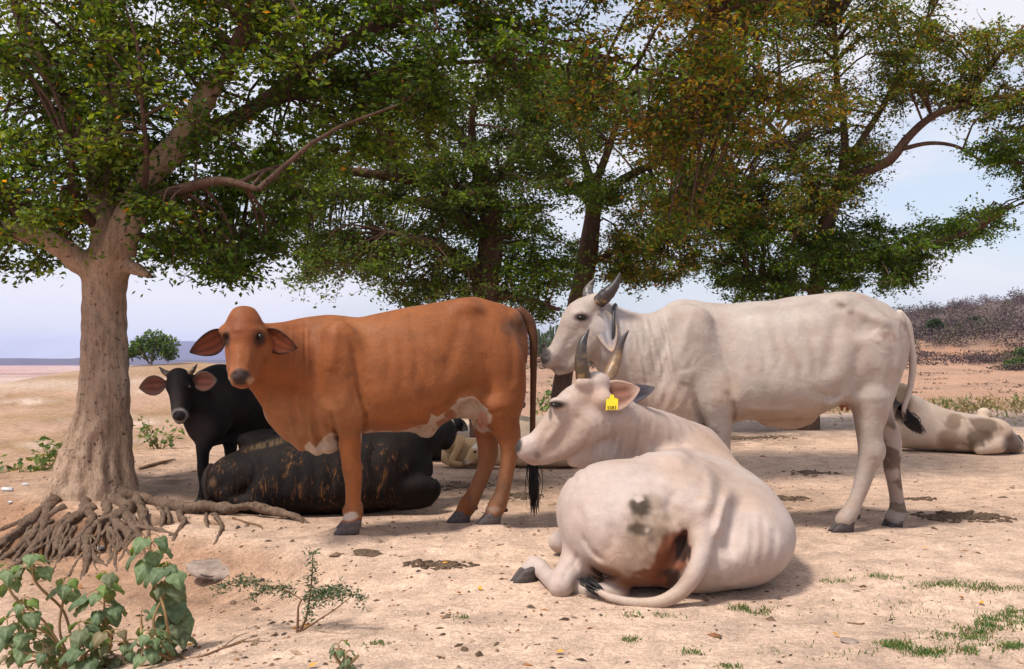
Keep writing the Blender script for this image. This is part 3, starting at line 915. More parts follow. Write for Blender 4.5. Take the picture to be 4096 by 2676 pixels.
def brown_cow():
    b = Beast(5.78, 0.00045, 1400)
    b.field(860, 2160, 1170, 2110, -0.62, 0.45)
    b.loft([(1030, 1306, 1560, .10, -.10), (1060, 1296, 1612, .12, -.07), (1095, 1294, 1676, .135, -.04), (1140, 1287, 1726, .15, -.02), (1200, 1273, 1765, .17, 0), (1260, 1264, 1785, .19, 0), (1320, 1259, 1770, .22, 0),
            (1375, 1263, 1752, .25, 0), (1430, 1269, 1740, .275, 0), (1510, 1254, 1728, .305, 0), (1612, 1233, 1727, .33, 0), (1700, 1218, 1720, .33, 0), (1780, 1204, 1692, .315, 0),
            (1848, 1191, 1650, .295, 0), (1902, 1188, 1615, .275, 0), (1963, 1204, 1600, .25, 0), (2030, 1224, 1570, .20, 0), (2082, 1256, 1500, .13, 0), (2108, 1310, 1440, .06, 0)], p=2.25, pear=0.24)
    # neck towards the camera side, throat
    b.chain([(1180, 1470, -.02, 140), (1090, 1420, -.14, 112), (1010, 1375, -.26, 82)], 0.06)
    # brisket
    b.chain([(1130, 1640, -.03, 70), (1215, 1735, -.01, 55), (1300, 1775, 0, 40)], 0.06, fy=0.75)
    b.chain([(1232, 1778, -.05, 22), (1270, 1792, -.05, 24), (1330, 1778, -.04, 30)], 0.03)
    for s_ in (-1, 1):
        b.ell(1335, 1480, .17 * s_, 105, 200, .10, 0.07, 10)          # shoulder blade
        b.ell(1385, 1610, .185 * s_, 85, 110, .085, 0.06, 5)           # upper foreleg
        b.ell(1990, 1470, .155 * s_, 110, 190, .125, 0.07, -12)        # thigh
        b.ell(2000, 1600, .165 * s_, 90, 120, .10, 0.06, 0)
        b.ell(1866, 1232, .135 * s_, 46, 30, .05, 0.08, 10)            # hook bone
        b.ell(2068, 1290, .085 * s_, 26, 34, .04, 0.05)
    b.ell(1790, 1300, -.31, 60, 70, .03, 0.05, 0, sub=True)           # hunger hollow
    b.ell(1475, 1420, -.335, 40, 190, .02, 0.06, 8, sub=True)         # behind the shoulder
    # forelegs
    for dv, dx, dy in ((-.155, 0, 0), (.13, 6, -38)):
        b.chain([(1388, 1640, dv, 70), (1394, 1700, dv, 56), (1400, 1770, dv, 46), (1403, 1830, dv, 40), (1409, 1880, dv, 39), (1413, 1925, dv, 34), (1413, 1975, dv, 31), (1413, 2020, dv, 32), (1417, 2050 + dy * .6, dv, 36), (1405, 2082 + dy, dv, 35)], 0.02, n=24)
    # hind legs
    b.chain([(1995, 1620, -.17, 82), (2014, 1690, -.17, 64), (2034, 1742, -.17, 50), (2040, 1790, -.17, 40), (2032, 1850, -.17, 32), (2020, 1920, -.17, 30), (2006, 1980, -.17, 31), (1990, 2020, -.17, 37), (1974, 2052, -.17, 35)], 0.02, n=24)
    b.chain([(1950, 1610, .16, 82), (1948, 1690, .15, 60), (1950, 1760, .14, 44), (1953, 1812, .14, 40), (1942, 1866, .14, 33), (1918, 1928, .14, 31), (1892, 1985, .14, 32), (1874, 2016, .14, 37), (1857, 2046, .14, 34)], 0.02, n=24)
    # flank fold, navel flap, udder, teats
    b.chain([(1700, 1700, 0, 40), (1712, 1728, 0, 24), (1690, 1735, 0, 14)], 0.05, fy=0.6)
    b.ell(1865, 1620, 0, 85, 52, .14, 0.06, 20)
    for tx, ty, dv in ((1922, 1655, -.09), (1938, 1664, -.04), (1895, 1660, .03), (1915, 1668, .07)):
        b.chain([(tx, ty - 18, dv, 15), (tx, ty + 14, dv, 11), (tx - 1, ty + 34, dv, 8)], 0.015)
    b.chain([(1945, 1612, -.215, 10), (1890, 1580, -.235, 12), (1838, 1592, -.24, 9)], 0.05)
    # head, looking at the camera
    h = -.33
    b.ell(977, 1298, h + .02, 71, 66, .10, 0.04)
    b.ell(976, 1345, h - .02, 70, 62, .085, 0.04)
    b.chain([(975, 1350, h - .03, 60), (968, 1430, h - .085, 47), (962, 1490, h - .13, 42)], 0.03)
    b.ell(959, 1506, h - .155, 46, 34, .05, 0.025)
    b.ell(961, 1534, h - .12, 36, 15, .04, 0.02)                      # lower lip
    b.chain([(1015, 1395, h + .05, 58), (1000, 1470, h - .02, 46), (975, 1520, h - .09, 32)], 0.04)
    b.chain([(940, 1395, h + .05, 40), (942, 1480, h - .03, 34)], 0.04)
    b.ell(906, 1340, h - .035, 20, 24, .03, 0.03); b.ell(1036, 1338, h - .035, 22, 24, .03, 0.03)
    b.ell(903, 1350, h - .055, 13, 12, .02, 0.015, sub=True); b.ell(1040, 1350, h - .07, 14, 12, .018, 0.015, sub=True)
    b.ell(976, 1246, h + .03, 40, 18, .06, 0.04)
    for ex, sg in ((895, -1), (1056, 1)): b.ell(ex, 1322, h + .035, 20, 20, .035, 0.04)
    for nx in (935, 990): b.ell(nx, 1497, h - .20, 9, 7, .022, 0.012, sub=True)
    b.chain([(930, 1527, h - .18, 5), (960, 1532, h - .185, 5), (995, 1524, h - .17, 5)], 0.012, sub=True)
    # skin folds of the neck
    def neck(u, v, X, Y, Z):
        m = sstep(1045, 1110, u) * (1 - sstep(1210, 1330, u)) * sstep(1290, 1340, v) * (1 - sstep(1560, 1680, v))
        ph = (u + 0.10 * (v - 1400) + 12 * np.sin(v * 0.011)) * 2 * math.pi
        a = 0.0022 * np.sin(ph / 21.0) + 0.0016 * np.sin(ph / 33.0 + 1.3)
        m2 = sstep(1130, 1180, u) * (1 - sstep(1290, 1340, u)) * sstep(1600, 1680, v)
        a2 = 0.006 * np.sin((u - 0.35 * (v - 1700)) * 2 * math.pi / 62.0)
        return m * a + m2 * a2
    b.folds(neck, 1030, 1350, 1280, 1820, -.45, .1)
    for pl, w, d in (([(1322, 1640), (1338, 1700), (1356, 1770)], 10, .020), ([(1462, 1640), (1456, 1700), (1448, 1736)], 8, .014), ([(1392, 1330), (1420, 1430), (1440, 1540), (1458, 1640), (1462, 1710)], 15, .016), ([(1425, 1520), (1450, 1610), (1470, 1690)], 6, .007), ([(1450, 1500), (1478, 1590), (1490, 1660)], 7, .006), ([(1405, 1560), (1432, 1640), (1448, 1700)], 6, .006),
                     ([(1300, 1310), (1268, 1430), (1285, 1560), (1335, 1650)], 24, .013), ([(1345, 1290), (1332, 1400), (1315, 1500)], 22, -.012), ([(1205, 1600), (1218, 1700), (1232, 1790)], 10, .013), ([(1250, 1640), (1264, 1730), (1290, 1780)], 9, .010), ([(1160, 1560), (1170, 1650), (1190, 1740)], 9, .008),
                     ([(1300, 1690), (1322, 1712), (1345, 1716)], 7, .008), ([(1690, 1660), (1780, 1625), (1840, 1578), (1885, 1562)], 16, .012), ([(1850, 1235), (1832, 1330), (1800, 1430), (1780, 1540)], 30, .014), ([(1925, 1400), (1962, 1500), (1955, 1620)], 24, .011), ([(2035, 1320), (2052, 1440), (2040, 1560)], 18, .010),
                     ([(1535, 1330), (1556, 1430), (1545, 1560)], 15, .005), ([(1590, 1320), (1612, 1430), (1600, 1570)], 15, .005), ([(1645, 1310), (1668, 1430), (1656, 1570)], 15, .005), ([(1700, 1300), (1722, 1420), (1712, 1550)], 15, .005), ([(1860, 1212), (1960, 1245), (2062, 1292)], 16, -.008),
                     ([(2020, 1640), (2058, 1700), (2072, 1740)], 8, .008), ([(1960, 1640), (1985, 1700), (1998, 1760)], 9, .006), ([(1330, 1620), (1345, 1690), (1372, 1760)], 14, -.007), ([(1100, 1330), (1180, 1320), (1260, 1300)], 12, .004), ([(1480, 1290), (1600, 1262), (1740, 1238), (1840, 1215)], 16, .005),
                     ([(1010, 1440), (1005, 1490), (1015, 1520)], 7, .006), ([(925, 1400), (928, 1450), (935, 1480)], 9, .005), ([(1005, 1385), (998, 1430), (985, 1470)], 9, -.005), ([(950, 1380), (952, 1430), (950, 1470)], 10, -.004), ([(930, 1325), (950, 1318), (965, 1330)], 8, -.004), ([(1000, 1325), (1020, 1316), (1045, 1324)], 8, -.005),
                     ([(1040, 1500), (1032, 1470), (1040, 1430)], 8, .007), ([(1060, 1560), (1048, 1500), (1060, 1430)], 8, .006)):
        b.f.groove(pl, w, d, -9, b.Y(pl[0][0]) - .02)
    V, Q = b.f.mesh(2)
    u, v = proj(V)
    n1 = noise3(V, 4.0, 2); n2 = noise3(V, 14, 6); n3 = noise3(V, 28, 9)
    ruf = (0.228, 0.074, 0.022)
    ud, vd = u + 16 * n2 + 12 * n3, v + 12 * n2 + 10 * n3
    bellyw = in_poly(ud, vd, [(1448, 1730), (1520, 1718), (1600, 1724), (1660, 1708), (1705, 1698), (1726, 1656), (1752, 1668), (1796, 1630), (1845, 1590), (1890, 1580), (1936, 1622), (1962, 1660), (1966, 1730), (1880, 1730), (1720, 1790), (1448, 1790)]) * (v < 1770) * 1.0
    bellyw = np.maximum(bellyw, in_poly(u, v, [(1850, 1592), (1890, 1582), (1940, 1626), (1954, 1690), (1880, 1720), (1800, 1690), (1814, 1626)]) * 1.0)
    spots = np.maximum(gell(ud, vd, 1802, 1660, 22, 26, 4, -30), np.maximum(gell(ud, vd, 1770, 1690, 26, 14, 4, -30), gell(ud, vd, 1838, 1640, 14, 18, 4))) + sstep(.22, .26, n2 * .6 + .6 * n3)
    bellyw = bellyw * (1 - 0.95 * np.clip(spots, 0, 1) * (1 - gell(u, v, 1890, 1650, 60, 60)))
    brk = in_poly(u + 8 * n2, v + 8 * n2, [(1220, 1792), (1238, 1766), (1262, 1790), (1290, 1752), (1320, 1736), (1350, 1736), (1352, 1800), (1300, 1835), (1236, 1835)]) * (V[:, 1] < 6.0) * 1.0
    lay = [(.45 * gell(u, v, 1170, 1440, 130, 190, .8), (0.18, 0.048, 0.014)), (.35 * gell(u, v, 2020, 1450, 110, 230, .8), (0.20, 0.056, 0.016)), (0.55 * sstep(0.0, 0.4, n2) * (v < 1760), (0.175, 0.054, 0.016)), (0.45 * sstep(0.05, 0.5, n1) * (v < 1700), (0.165, 0.047, 0.013)),
           (0.5 * sstep(0.1, 0.5, -n1) * (v < 1750), (0.26, 0.108, 0.044)),
           (0.55 * sstep(1600, 1760, v) * (u < 1360), (0.28, 0.138, 0.068)),
           (0.55 * sstep(1690, 1850, v) * (u > 1880), (0.235, 0.118, 0.062)),
           (bellyw * 0.95, (0.36, 0.275, 0.215)), (brk * 0.95, (0.42, 0.33, 0.26)),
           (.85 * gell(u, v, 1930, 1682, 22, 34, 2) * (v > 1640), (0.38, 0.17, 0.12)),
           (0.7 * gell(ud, vd, 2078, 1292, 34, 46, 1.5), (0.05, 0.028, 0.016)), (0.5 * gell(ud, vd, 2030, 1316, 28, 26, 1.5), (0.06, 0.035, 0.018)),
           # head
           (0.55 * gell(u, v, 975, 1300, 60, 70, 1) * (V[:, 1] < 5.62), (0.16, 0.040, 0.012)),
           (0.9 * gell(u, v, 961, 1507, 39, 33, 2.2) * (V[:, 1] < 5.36), (0.018, 0.015, 0.016)),
           (0.92 * gell(u, v, 1038, 1356, 25, 30, 1) * (u < 1066), (0.025, 0.012, 0.007)), (0.92 * gell(u, v, 903, 1356, 18, 30, 1), (0.025, 0.012, 0.007)),
           (0.6 * gell(u, v, 1002, 1524, 16, 14, 1) * (V[:, 1] < 5.40), (0.45, 0.28, 0.17)), (0.6 * gell(u, v, 918, 1528, 14, 18, 1), (0.45, 0.28, 0.17)),
           (0.85 * gell(ud, vd, 1403, 2068, 40, 17, 3) * (v > 2040), (0.42, 0.35, 0.30)), (0.4 * gell(ud, vd, 1978, 2038, 30, 13, 2), (0.36, 0.29, 0.25)),
           (0.45 * sstep(0.15, 0.4, n2) * sstep(1850, 1960, v) * (u > 1800), (0.10, 0.06, 0.04)),
           (0.45 * gell(u, v, 1440, 2042, 20, 24, 1), (0.12, 0.06, 0.03))]
    t = thing('cow', 'reddish brown hornless cow standing side-on with drooping ears and white-spotted belly', 'cow', (float(b.at(1700, 2100)[0]), 5.9, 0))
    mobj('body', V, Q, M_COAT, t, paint(V, ruf, lay))
    dk = (0.016, 0.008, 0.005)
    Ye = b.Y(975) + h
    ear(t, M_EAR, P(902, 1326, Ye + .05), P(759, 1410, Ye + .02), .135, (0.05, -1, -0.25), cup=.25, cin=(0.14, 0.034, 0.014), cout=(0.08, 0.022, 0.008), edge=dk, bend=.14, round_=.80, tipc=dk)
    ear(t, M_EAR, P(1052, 1328, Ye + .045), P(1187, 1393, Ye + .01), .135, (-0.05, -1, -0.25), cup=.25, cin=(0.14, 0.034, 0.014), cout=(0.08, 0.022, 0.008), edge=dk, bend=-.14, round_=.80, tipc=dk)
    eye(t, M_EYE, P(902, 1349, Ye - .052), (.015, .012, .015)); eye(t, M_EYE, P(1041, 1347, Ye - .060), (.019, .012, .016))
    for (px, py, dv, yg) in ((1386, 2086, -.155, 2134), (1395, 2060, .13, 2108), (1952, 2048, -.17, 2096), (1832, 2040, .14, 2088)):
        Yh = b.Y(px) + dv
        g = P(px, yg, Yh)
        ground_at(g)
        hoof(t, M_HOOF, g + [0, 0, -.002], (-1, -.25, 0), L=.150, W=.105, H=.078, col=(.085, .066, .066))
    for (px, py, dv) in ((1443, 2052, -.16), (2022, 2040, -.17), (1903, 2032, .14)):
        Vb, Qb, Tb = ball_geo(b.at(px, py, dv), (.016, .02, .014)); mobj('dewclaw', Vb, [Tb, Qb], M_HOOF, t, np.repeat([[.05, .035, .03]], len(Vb), 0))
    Yt = b.Y(2110)
    pts = [P(2070, 1238, Yt), P(2112, 1278, Yt + .01), P(2132, 1340, Yt + .01), P(2134, 1450, Yt), P(2132, 1600, Yt), P(2130, 1750, Yt), P(2133, 1850, Yt)]
    mb = MB(); add_tube(mb, pts, [.032, .036, .030, .023, .020, .017, .014], (0.10, 0.04, 0.018), seg=10, n=40, rough=.04)
    mb.build('tail', M_COAT, t)
    tuft(t, M_HAIR, P(2132, 1800, Yt), P(2136, 2040, Yt), .012, 170, .016, seed=5, wave=.006)
    return t

def white_cow():
    b = Beast(5.98, 0.00004, 3000)
    b.field(2130, 3680, 1120, 2110, -0.45, 0.45)
    b.loft([(2400, 1218, 1440, .075), (2440, 1216, 1490, .10), (2471, 1229, 1530, .115), (2531, 1249, 1610, .135), (2590, 1253, 1680, .155), (2642, 1236, 1735, .175), (2679, 1211, 1762, .19), (2715, 1198, 1772, .205), (2767, 1199, 1768, .22),
            (2834, 1210, 1735, .25), (2900, 1214, 1702, .28), (2950, 1212, 1685, .30), (3011, 1206, 1676, .32), (3085, 1202, 1676, .335), (3159, 1188, 1680, .335), (3248, 1179, 1664, .325), (3307, 1172, 1636, .31),
            (3366, 1166, 1610, .29), (3418, 1169, 1595, .275), (3492, 1194, 1575, .245), (3560, 1229, 1530, .19), (3604, 1278, 1460, .115), (3624, 1330, 1400, .05)], p=2.2, pear=0.28)
    b.chain([(2560, 1430, 0, 125), (2470, 1370, 0, 105), (2400, 1310, 0, 80)], 0.06, fy=.85)
    b.chain([(2420, 1450, 0, 40), (2500, 1590, 0, 34), (2600, 1720, 0, 40), (2720, 1775, 0, 40)], 0.06, fy=.6)       # dewlap
    for s_ in (-1, 1):
        b.ell(2765, 1430, .17 * s_, 105, 205, .10, 0.07, 12)
        b.ell(2740, 1300, .12 * s_, 60, 80, .07, 0.06, 5)
        b.ell(2850, 1580, .19 * s_, 88, 90, .085, 0.05, 0)
        b.ell(2890, 1565, .215 * s_, 34, 48, .05, 0.04, 0)              # elbow
        b.ell(3480, 1430, .15 * s_, 105, 200, .125, 0.07, -12)
        b.ell(3480, 1570, .165 * s_, 85, 120, .10, 0.06, -5)
        b.ell(3370, 1206, .135 * s_, 50, 28, .055, 0.06, 8)
        b.ell(3598, 1290, .085 * s_, 24, 34, .04, 0.045)
        b.ell(3500, 1330, .19 * s_, 46, 60, .045, 0.05)
    b.ell(3285, 1270, -.325, 62, 66, .035, 0.05, 15, sub=True)
    b.ell(2930, 1400, -.325, 30, 160, .02, 0.06, 5, sub=True)
    b.ell(3440, 1280, -.275, 46, 60, .03, 0.05, -20, sub=True)
    # forelegs (straight, lower halves)
    for dv, dx in ((-.165, 0), (.14, -45)):
        b.chain([(2855 + dx, 1600, dv, 76), (2868 + dx, 1680, dv, 58), (2878 + dx, 1760, dv, 44), (2886 + dx, 1830, dv, 37), (2890 + dx, 1880, dv, 36), (2890 + dx, 1925, dv, 30), (2890 + dx, 1990, dv, 26), (2890 + dx, 2035, dv, 28), (2888 + dx, 2070, dv, 32), (2870 + dx, 2095, dv, 30)], 0.02, n=24)
    b.chain([(3480, 1590, -.18, 80), (3482, 1650, -.18, 68), (3479, 1705, -.18, 57), (3481, 1760, -.18, 50), (3487, 1806, -.18, 52), (3469, 1862, -.18, 39), (3448, 1935, -.18, 33), (3421, 2008, -.18, 29), (3404, 2042, -.18, 33), (3378, 2080, -.18, 36)], 0.02, n=24)
    b.chain([(3500, 1600, .14, 60), (3534, 1690, .14, 44), (3566, 1760, .14, 38), (3568, 1815, .14, 36), (3566, 1860, .14, 32), (3578, 1935, .14, 28), (3588, 2005, .14, 28), (3590, 2040, .14, 33), (3578, 2074, .14, 36)], 0.02, n=24)
    b.ell(3513, 1800, -.18, 22, 30, .035, 0.03)
    # navel flap and udder
    b.chain([(3080, 1670, 0, 40), (3140, 1692, 0, 26), (3172, 1702, 0, 18), (3230, 1670, 0, 30)], 0.05, fy=.5)
    b.ell(3385, 1590, .02, 46, 36, .10, 0.05)
    for tx, dv in ((3368, -.02), (3390, .05)): b.chain([(tx, 1612, dv, 10), (tx, 1640, dv, 7)], 0.012)
    b.chain([(3420, 1600, -.23, 16), (3372, 1580, -.27, 18), (3320, 1610, -.28, 14)], 0.05)
    # head in profile
    b.chain([(2378, 1218, -.02, 44), (2318, 1262, -.03, 60), (2282, 1330, -.03, 54), (2232, 1410, -.03, 42), (2205, 1438, -.03, 37)], 0.04)
    b.ell(2196, 1430, -.03, 33, 34, .062, 0.025)
    b.chain([(2378, 1330, -.02, 72), (2320, 1420, -.02, 48), (2262, 1468, -.02, 28), (2236, 1480, -.02, 22)], 0.04)
    b.ell(2326, 1262, -.10, 34, 22, .035, 0.03)
    b.ell(2326, 1271, -.142, 19, 10, .02, 0.012, sub=True)
    b.ell(2390, 1200, -.06, 30, 26, .045, 0.03)
    b.chain([(2160, 1466, -.10, 4), (2215, 1472, -.095, 4), (2268, 1458, -.10, 4)], 0.012, sub=True)
    b.ell(2180, 1424, -.09, 8, 10, .018, 0.01, sub=True)
    def sk(u, v, X, Y, Z):
        near = (Y < 5.98)
        m = sstep(2500, 2560, u) * (1 - sstep(2640, 2730, u)) * sstep(1250, 1300, v) * (1 - sstep(1560, 1640, v))
        ph = (u - 0.20 * (v - 1400) + 10 * np.sin(v * 0.012)) * 2 * math.pi
        a = m * (0.0028 * np.sin(ph / 38.0) + 0.0022 * np.sin(ph / 23.0 + 1))
        r = sstep(2960, 3040, u) * (1 - sstep(3230, 3300, u)) * sstep(1240, 1300, v) * (1 - sstep(1500, 1600, v))
        a = a + r * 0.0035 * np.sin((u - 0.25 * (v - 1400)) * 2 * math.pi / 66.0)
        m3 = sstep(2600, 2640, u) * (1 - sstep(2740, 2790, u)) * sstep(1380, 1430, v) * (1 - sstep(1600, 1660, v))
        return a + m3 * 0.0028 * np.sin((u + 0.42 * (v - 1500)) * 2 * math.pi / 48.0)
    b.folds(sk, 2480, 3320, 1230, 1680, -.45, .1)
    gs = [([(2772, 1560), (2792, 1640), (2822, 1720), (2846, 1790)], 13, .026), ([(2932, 1600), (2934, 1660), (2930, 1690)], 9, .016), ([(2830, 1230), (2862, 1330), (2902, 1430), (2932, 1540), (2936, 1610)], 20, .018), ([(2765, 1240), (2742, 1340), (2722, 1430), (2728, 1510)], 20, -.014), ([(2690, 1260), (2672, 1350), (2665, 1450), (2700, 1560)], 24, .014), ([(2735, 1480), (2742, 1510), (2735, 1540)], 26, -.014),
          ([(2900, 1262), (3050, 1258), (3180, 1250), (3300, 1240)], 22, .013), ([(2950, 1226), (3150, 1214), (3330, 1192)], 12, -.005), ([(3335, 1200), (3385, 1214), (3402, 1262)], 18, -.018), ([(3392, 1216), (3480, 1262), (3592, 1304)], 20, -.013), ([(3362, 1248), (3340, 1330), (3318, 1430), (3290, 1530)], 32, .018),
          ([(3430, 1290), (3470, 1310), (3540, 1350)], 26, .014), ([(3500, 1318), (3512, 1345), (3500, 1375)], 24, -.012), ([(3446, 1370), (3424, 1460), (3402, 1550)], 24, .012), ([(3560, 1380), (3572, 1480), (3545, 1600)], 20, .012), ([(3240, 1560), (3320, 1585), (3375, 1572)], 15, .012), ([(2960, 1632), (3080, 1642), (3210, 1640)], 13, -.008),
          ([(2290, 1492), (2350, 1452), (2402, 1380)], 11, .010), ([(2338, 1310), (2300, 1370), (2262, 1410)], 13, -.007), ([(2288, 1262), (2326, 1244), (2362, 1262)], 8, -.008), ([(2290, 1330), (2262, 1390), (2250, 1430)], 12, .006), ([(2440, 1420), (2432, 1480), (2450, 1540)], 9, .008), ([(2412, 1440), (2408, 1490), (2420, 1530)], 8, .006),
          ([(2900, 1560), (2920, 1600), (2926, 1640)], 10, .010), ([(2840, 1610), (2852, 1680), (2866, 1740)], 14, -.008), ([(3505, 1640), (3530, 1700), (3536, 1760)], 10, .008), ([(3440, 1640), (3446, 1700), (3444, 1760)], 10, .005), ([(3120, 1690), (3160, 1680), (3210, 1660)], 9, .006), ([(2230, 1478), (2262, 1470), (2276, 1452)], 6, .005)]
    gs += [([(2604 + 17 * i, 1380 - 6 * i), (2618 + 17 * i, 1470), (2652 + 16 * i, 1566 + 5 * i)], 5.5, .0075) for i in range(5)] + [([(2500 + 24 * i, 1265), (2508 + 24 * i, 1340), (2500 + 26 * i, 1430)], 7, .004) for i in range(5)]
    gs += [([(2985 + 50 * i, 1300), (3012 + 50 * i, 1400), (2998 + 50 * i, 1530)], 18, .0055) for i in range(6)]
    for pl, w, d in gs: b.f.groove(pl, w, d, -9, 5.97)
    V, Q = b.f.mesh(2)
    u, v = proj(V)
    n1 = noise3(V, 3.5, 12); n2 = noise3(V, 15, 16); n3 = noise3(V, 40, 19)
    wh = (0.345, 0.285, 0.25)
    lay = [(0.42 * sstep(0.0, 0.4, n2), (0.28, 0.20, 0.16)), (0.6 * sstep(0.05, 0.5, n1), (0.27, 0.185, 0.14)), (0.5 * sstep(0.05, 0.45, -n1), (0.385, 0.335, 0.30)),
           (0.55 * sstep(1560, 1700, v) * sstep(2900, 2960, u) * (1 - sstep(3280, 3340, u)), (0.40, 0.255, 0.17)),
           (0.5 * sstep(1500, 1640, v) * (u < 2780), (0.38, 0.26, 0.19)),
           (0.85 * gell(u, v, 3385, 1612, 60, 50, 1.2) * (V[:, 1] > 5.85), (0.36, 0.13, 0.07)),
           (0.5 * gell(u, v, 2450, 1330, 60, 130, 1), (0.33, 0.30, 0.31)),
           (0.95 * gell(u, v, 2178, 1424, 27, 33, 1.8, 20), (0.020, 0.017, 0.018)),
           (0.55 * gell(u, v, 2236, 1474, 34, 12, 1), (0.10, 0.055, 0.045)),
           (0.45 * sstep(0.12, 0.4, n2) * gell(u, v, 2225, 1400, 50, 40, 1), (0.22, 0.18, 0.17)),
           (0.9 * gell(u, v, 2326, 1270, 30, 15, 1.4) * (V[:, 1] < 5.93), (0.03, 0.024, 0.022)),
           (0.6 * gell(u, v, 3555, 1345, 42, 16, 1.2, 20) * sstep(-0.2, 0.3, n3), (0.22, 0.13, 0.10)),
           (0.55 * gell(u, v, 3612, 1310, 16, 44, 1.2) * sstep(-0.3, 0.2, n3), (0.14, 0.085, 0.06)),
           (0.4 * gell(u, v, 3380, 1240, 46, 26, 1) * sstep(-0.1, 0.4, n2), (0.30, 0.26, 0.24)),
           (0.85 * sstep(-0.2, 0.1, n2 + 0.4 * n3) * sstep(1640, 1720, v) * (u > 3500) * (V[:, 1] > 6.0), (0.10, 0.065, 0.045)),
           (0.35 * sstep(0.0, 0.35, n2) * sstep(1850, 2000, v), (0.30, 0.22, 0.17)),
           (0.35 * gell(u, v, 2900, 1560, 60, 60, 1), (0.36, 0.235, 0.145))]
    t = thing('cow', 'pale cream cow standing side-on with short black horns and a dark rope collar', 'cow', (float(b.at(3000, 2100)[0]), 5.98, 0))
    mobj('body', V, Q, M_WHITE, t, paint(V, wh, lay))
    eye(t, M_EYE, b.at(2327, 1271, -.128), (.026, .014, .0135))
    Y0 = b.Y(2400)
    horn(t, M_HORN, [P(2392, 1208, Y0 - .075), P(2425, 1180, Y0 - .10), P(2460, 1140, Y0 - .12), P(2481, 1093, Y0 - .13)], [.044, .043, .029, .006], (.040, .030, .030), (.03, .024, .024), pale=-1)
    horn(t, M_HORN, [P(2358, 1196, Y0 + .06), P(2352, 1172, Y0 + .08), P(2362, 1140, Y0 + .10), P(2382, 1112, Y0 + .10)], [.036, .034, .022, .005], (.10, .09, .09), (.05, .045, .045), pale=-1)
    ear(t, M_EAR, P(2404, 1236, Y0 - .10), P(2450, 1408, Y0 - .195), .135, (-.30, -1, 0.1), cup=.25, cin=(.20, .185, .20), cout=(.34, .29, .26), edge=(.38, .26, .18), round_=.85)
    ear(t, M_EAR, P(2404, 1232, Y0 + .08), P(2440, 1400, Y0 + .16), .105, (-.75, .75, 0.1), cup=.30, cin=(.10, .09, .10), cout=(.46, .39, .35), round_=.85)
    for (px, yg, dv) in ((2862, 2126, -.165), (2815, 2100, .14), (3362, 2124, -.18), (3562, 2116, .14)):
        g = P(px, yg, b.Y(px) + dv); ground_at(g)
        hoof(t, M_HOOF, g + [0, 0, -.002], (-1, -.15 if dv < 0 else -.5, 0), L=.145, W=.11, H=.075, col=(.060, .047, .047))
    for (px, py, dv) in ((3432, 2066, -.18), (3612, 2050, .14)):
        Vb, Qb, Tb = ball_geo(b.at(px, py, dv), (.016, .02, .016)); mobj('dewclaw', Vb, [Tb, Qb], M_HOOF, t, np.repeat([[.05, .04, .035]], len(Vb), 0))
    # tail
    pts = [P(3590, 1250, Y0), P(3620, 1290, Y0 + .01), P(3640, 1368, Y0 + .02), P(3651, 1442, Y0 + .02), P(3648, 1508, Y0 + .02), P(3634, 1575, Y0 + .01), P(3616, 1640, Y0), P(3622, 1680, Y0)]
    mb = MB(); add_tube(mb, pts, [.03, .034, .027, .024, .021, .018, .015, .012], (.42, .35, .31), seg=10, n=40)
    mb.build('tail', M_WHITE, t)
    tuft(t, M_HAIR, P(3616, 1645, Y0), P(3680, 1728, Y0), .012, 170, .016, seed=8, wave=.006)
    # rope collar
    loop = []
    for a in np.linspace(0, 2 * math.pi, 30, endpoint=False):
        loop.append(P(2461 - 9 * math.sin(a) * 0.9 + 0, 1332 - 114 * math.cos(a), Y0 - .165 * math.sin(a)))
    loop.append(loop[0])
    mb = MB(); add_tube(mb, loop, [.011] * 31, (.03, .028, .032), seg=7, n=120, cap=False)
    c = mb.build('rope_collar', M_HAIR); tag(c, 'dark rope collar tied round the neck of the standing cream cow', 'collar')
    return t

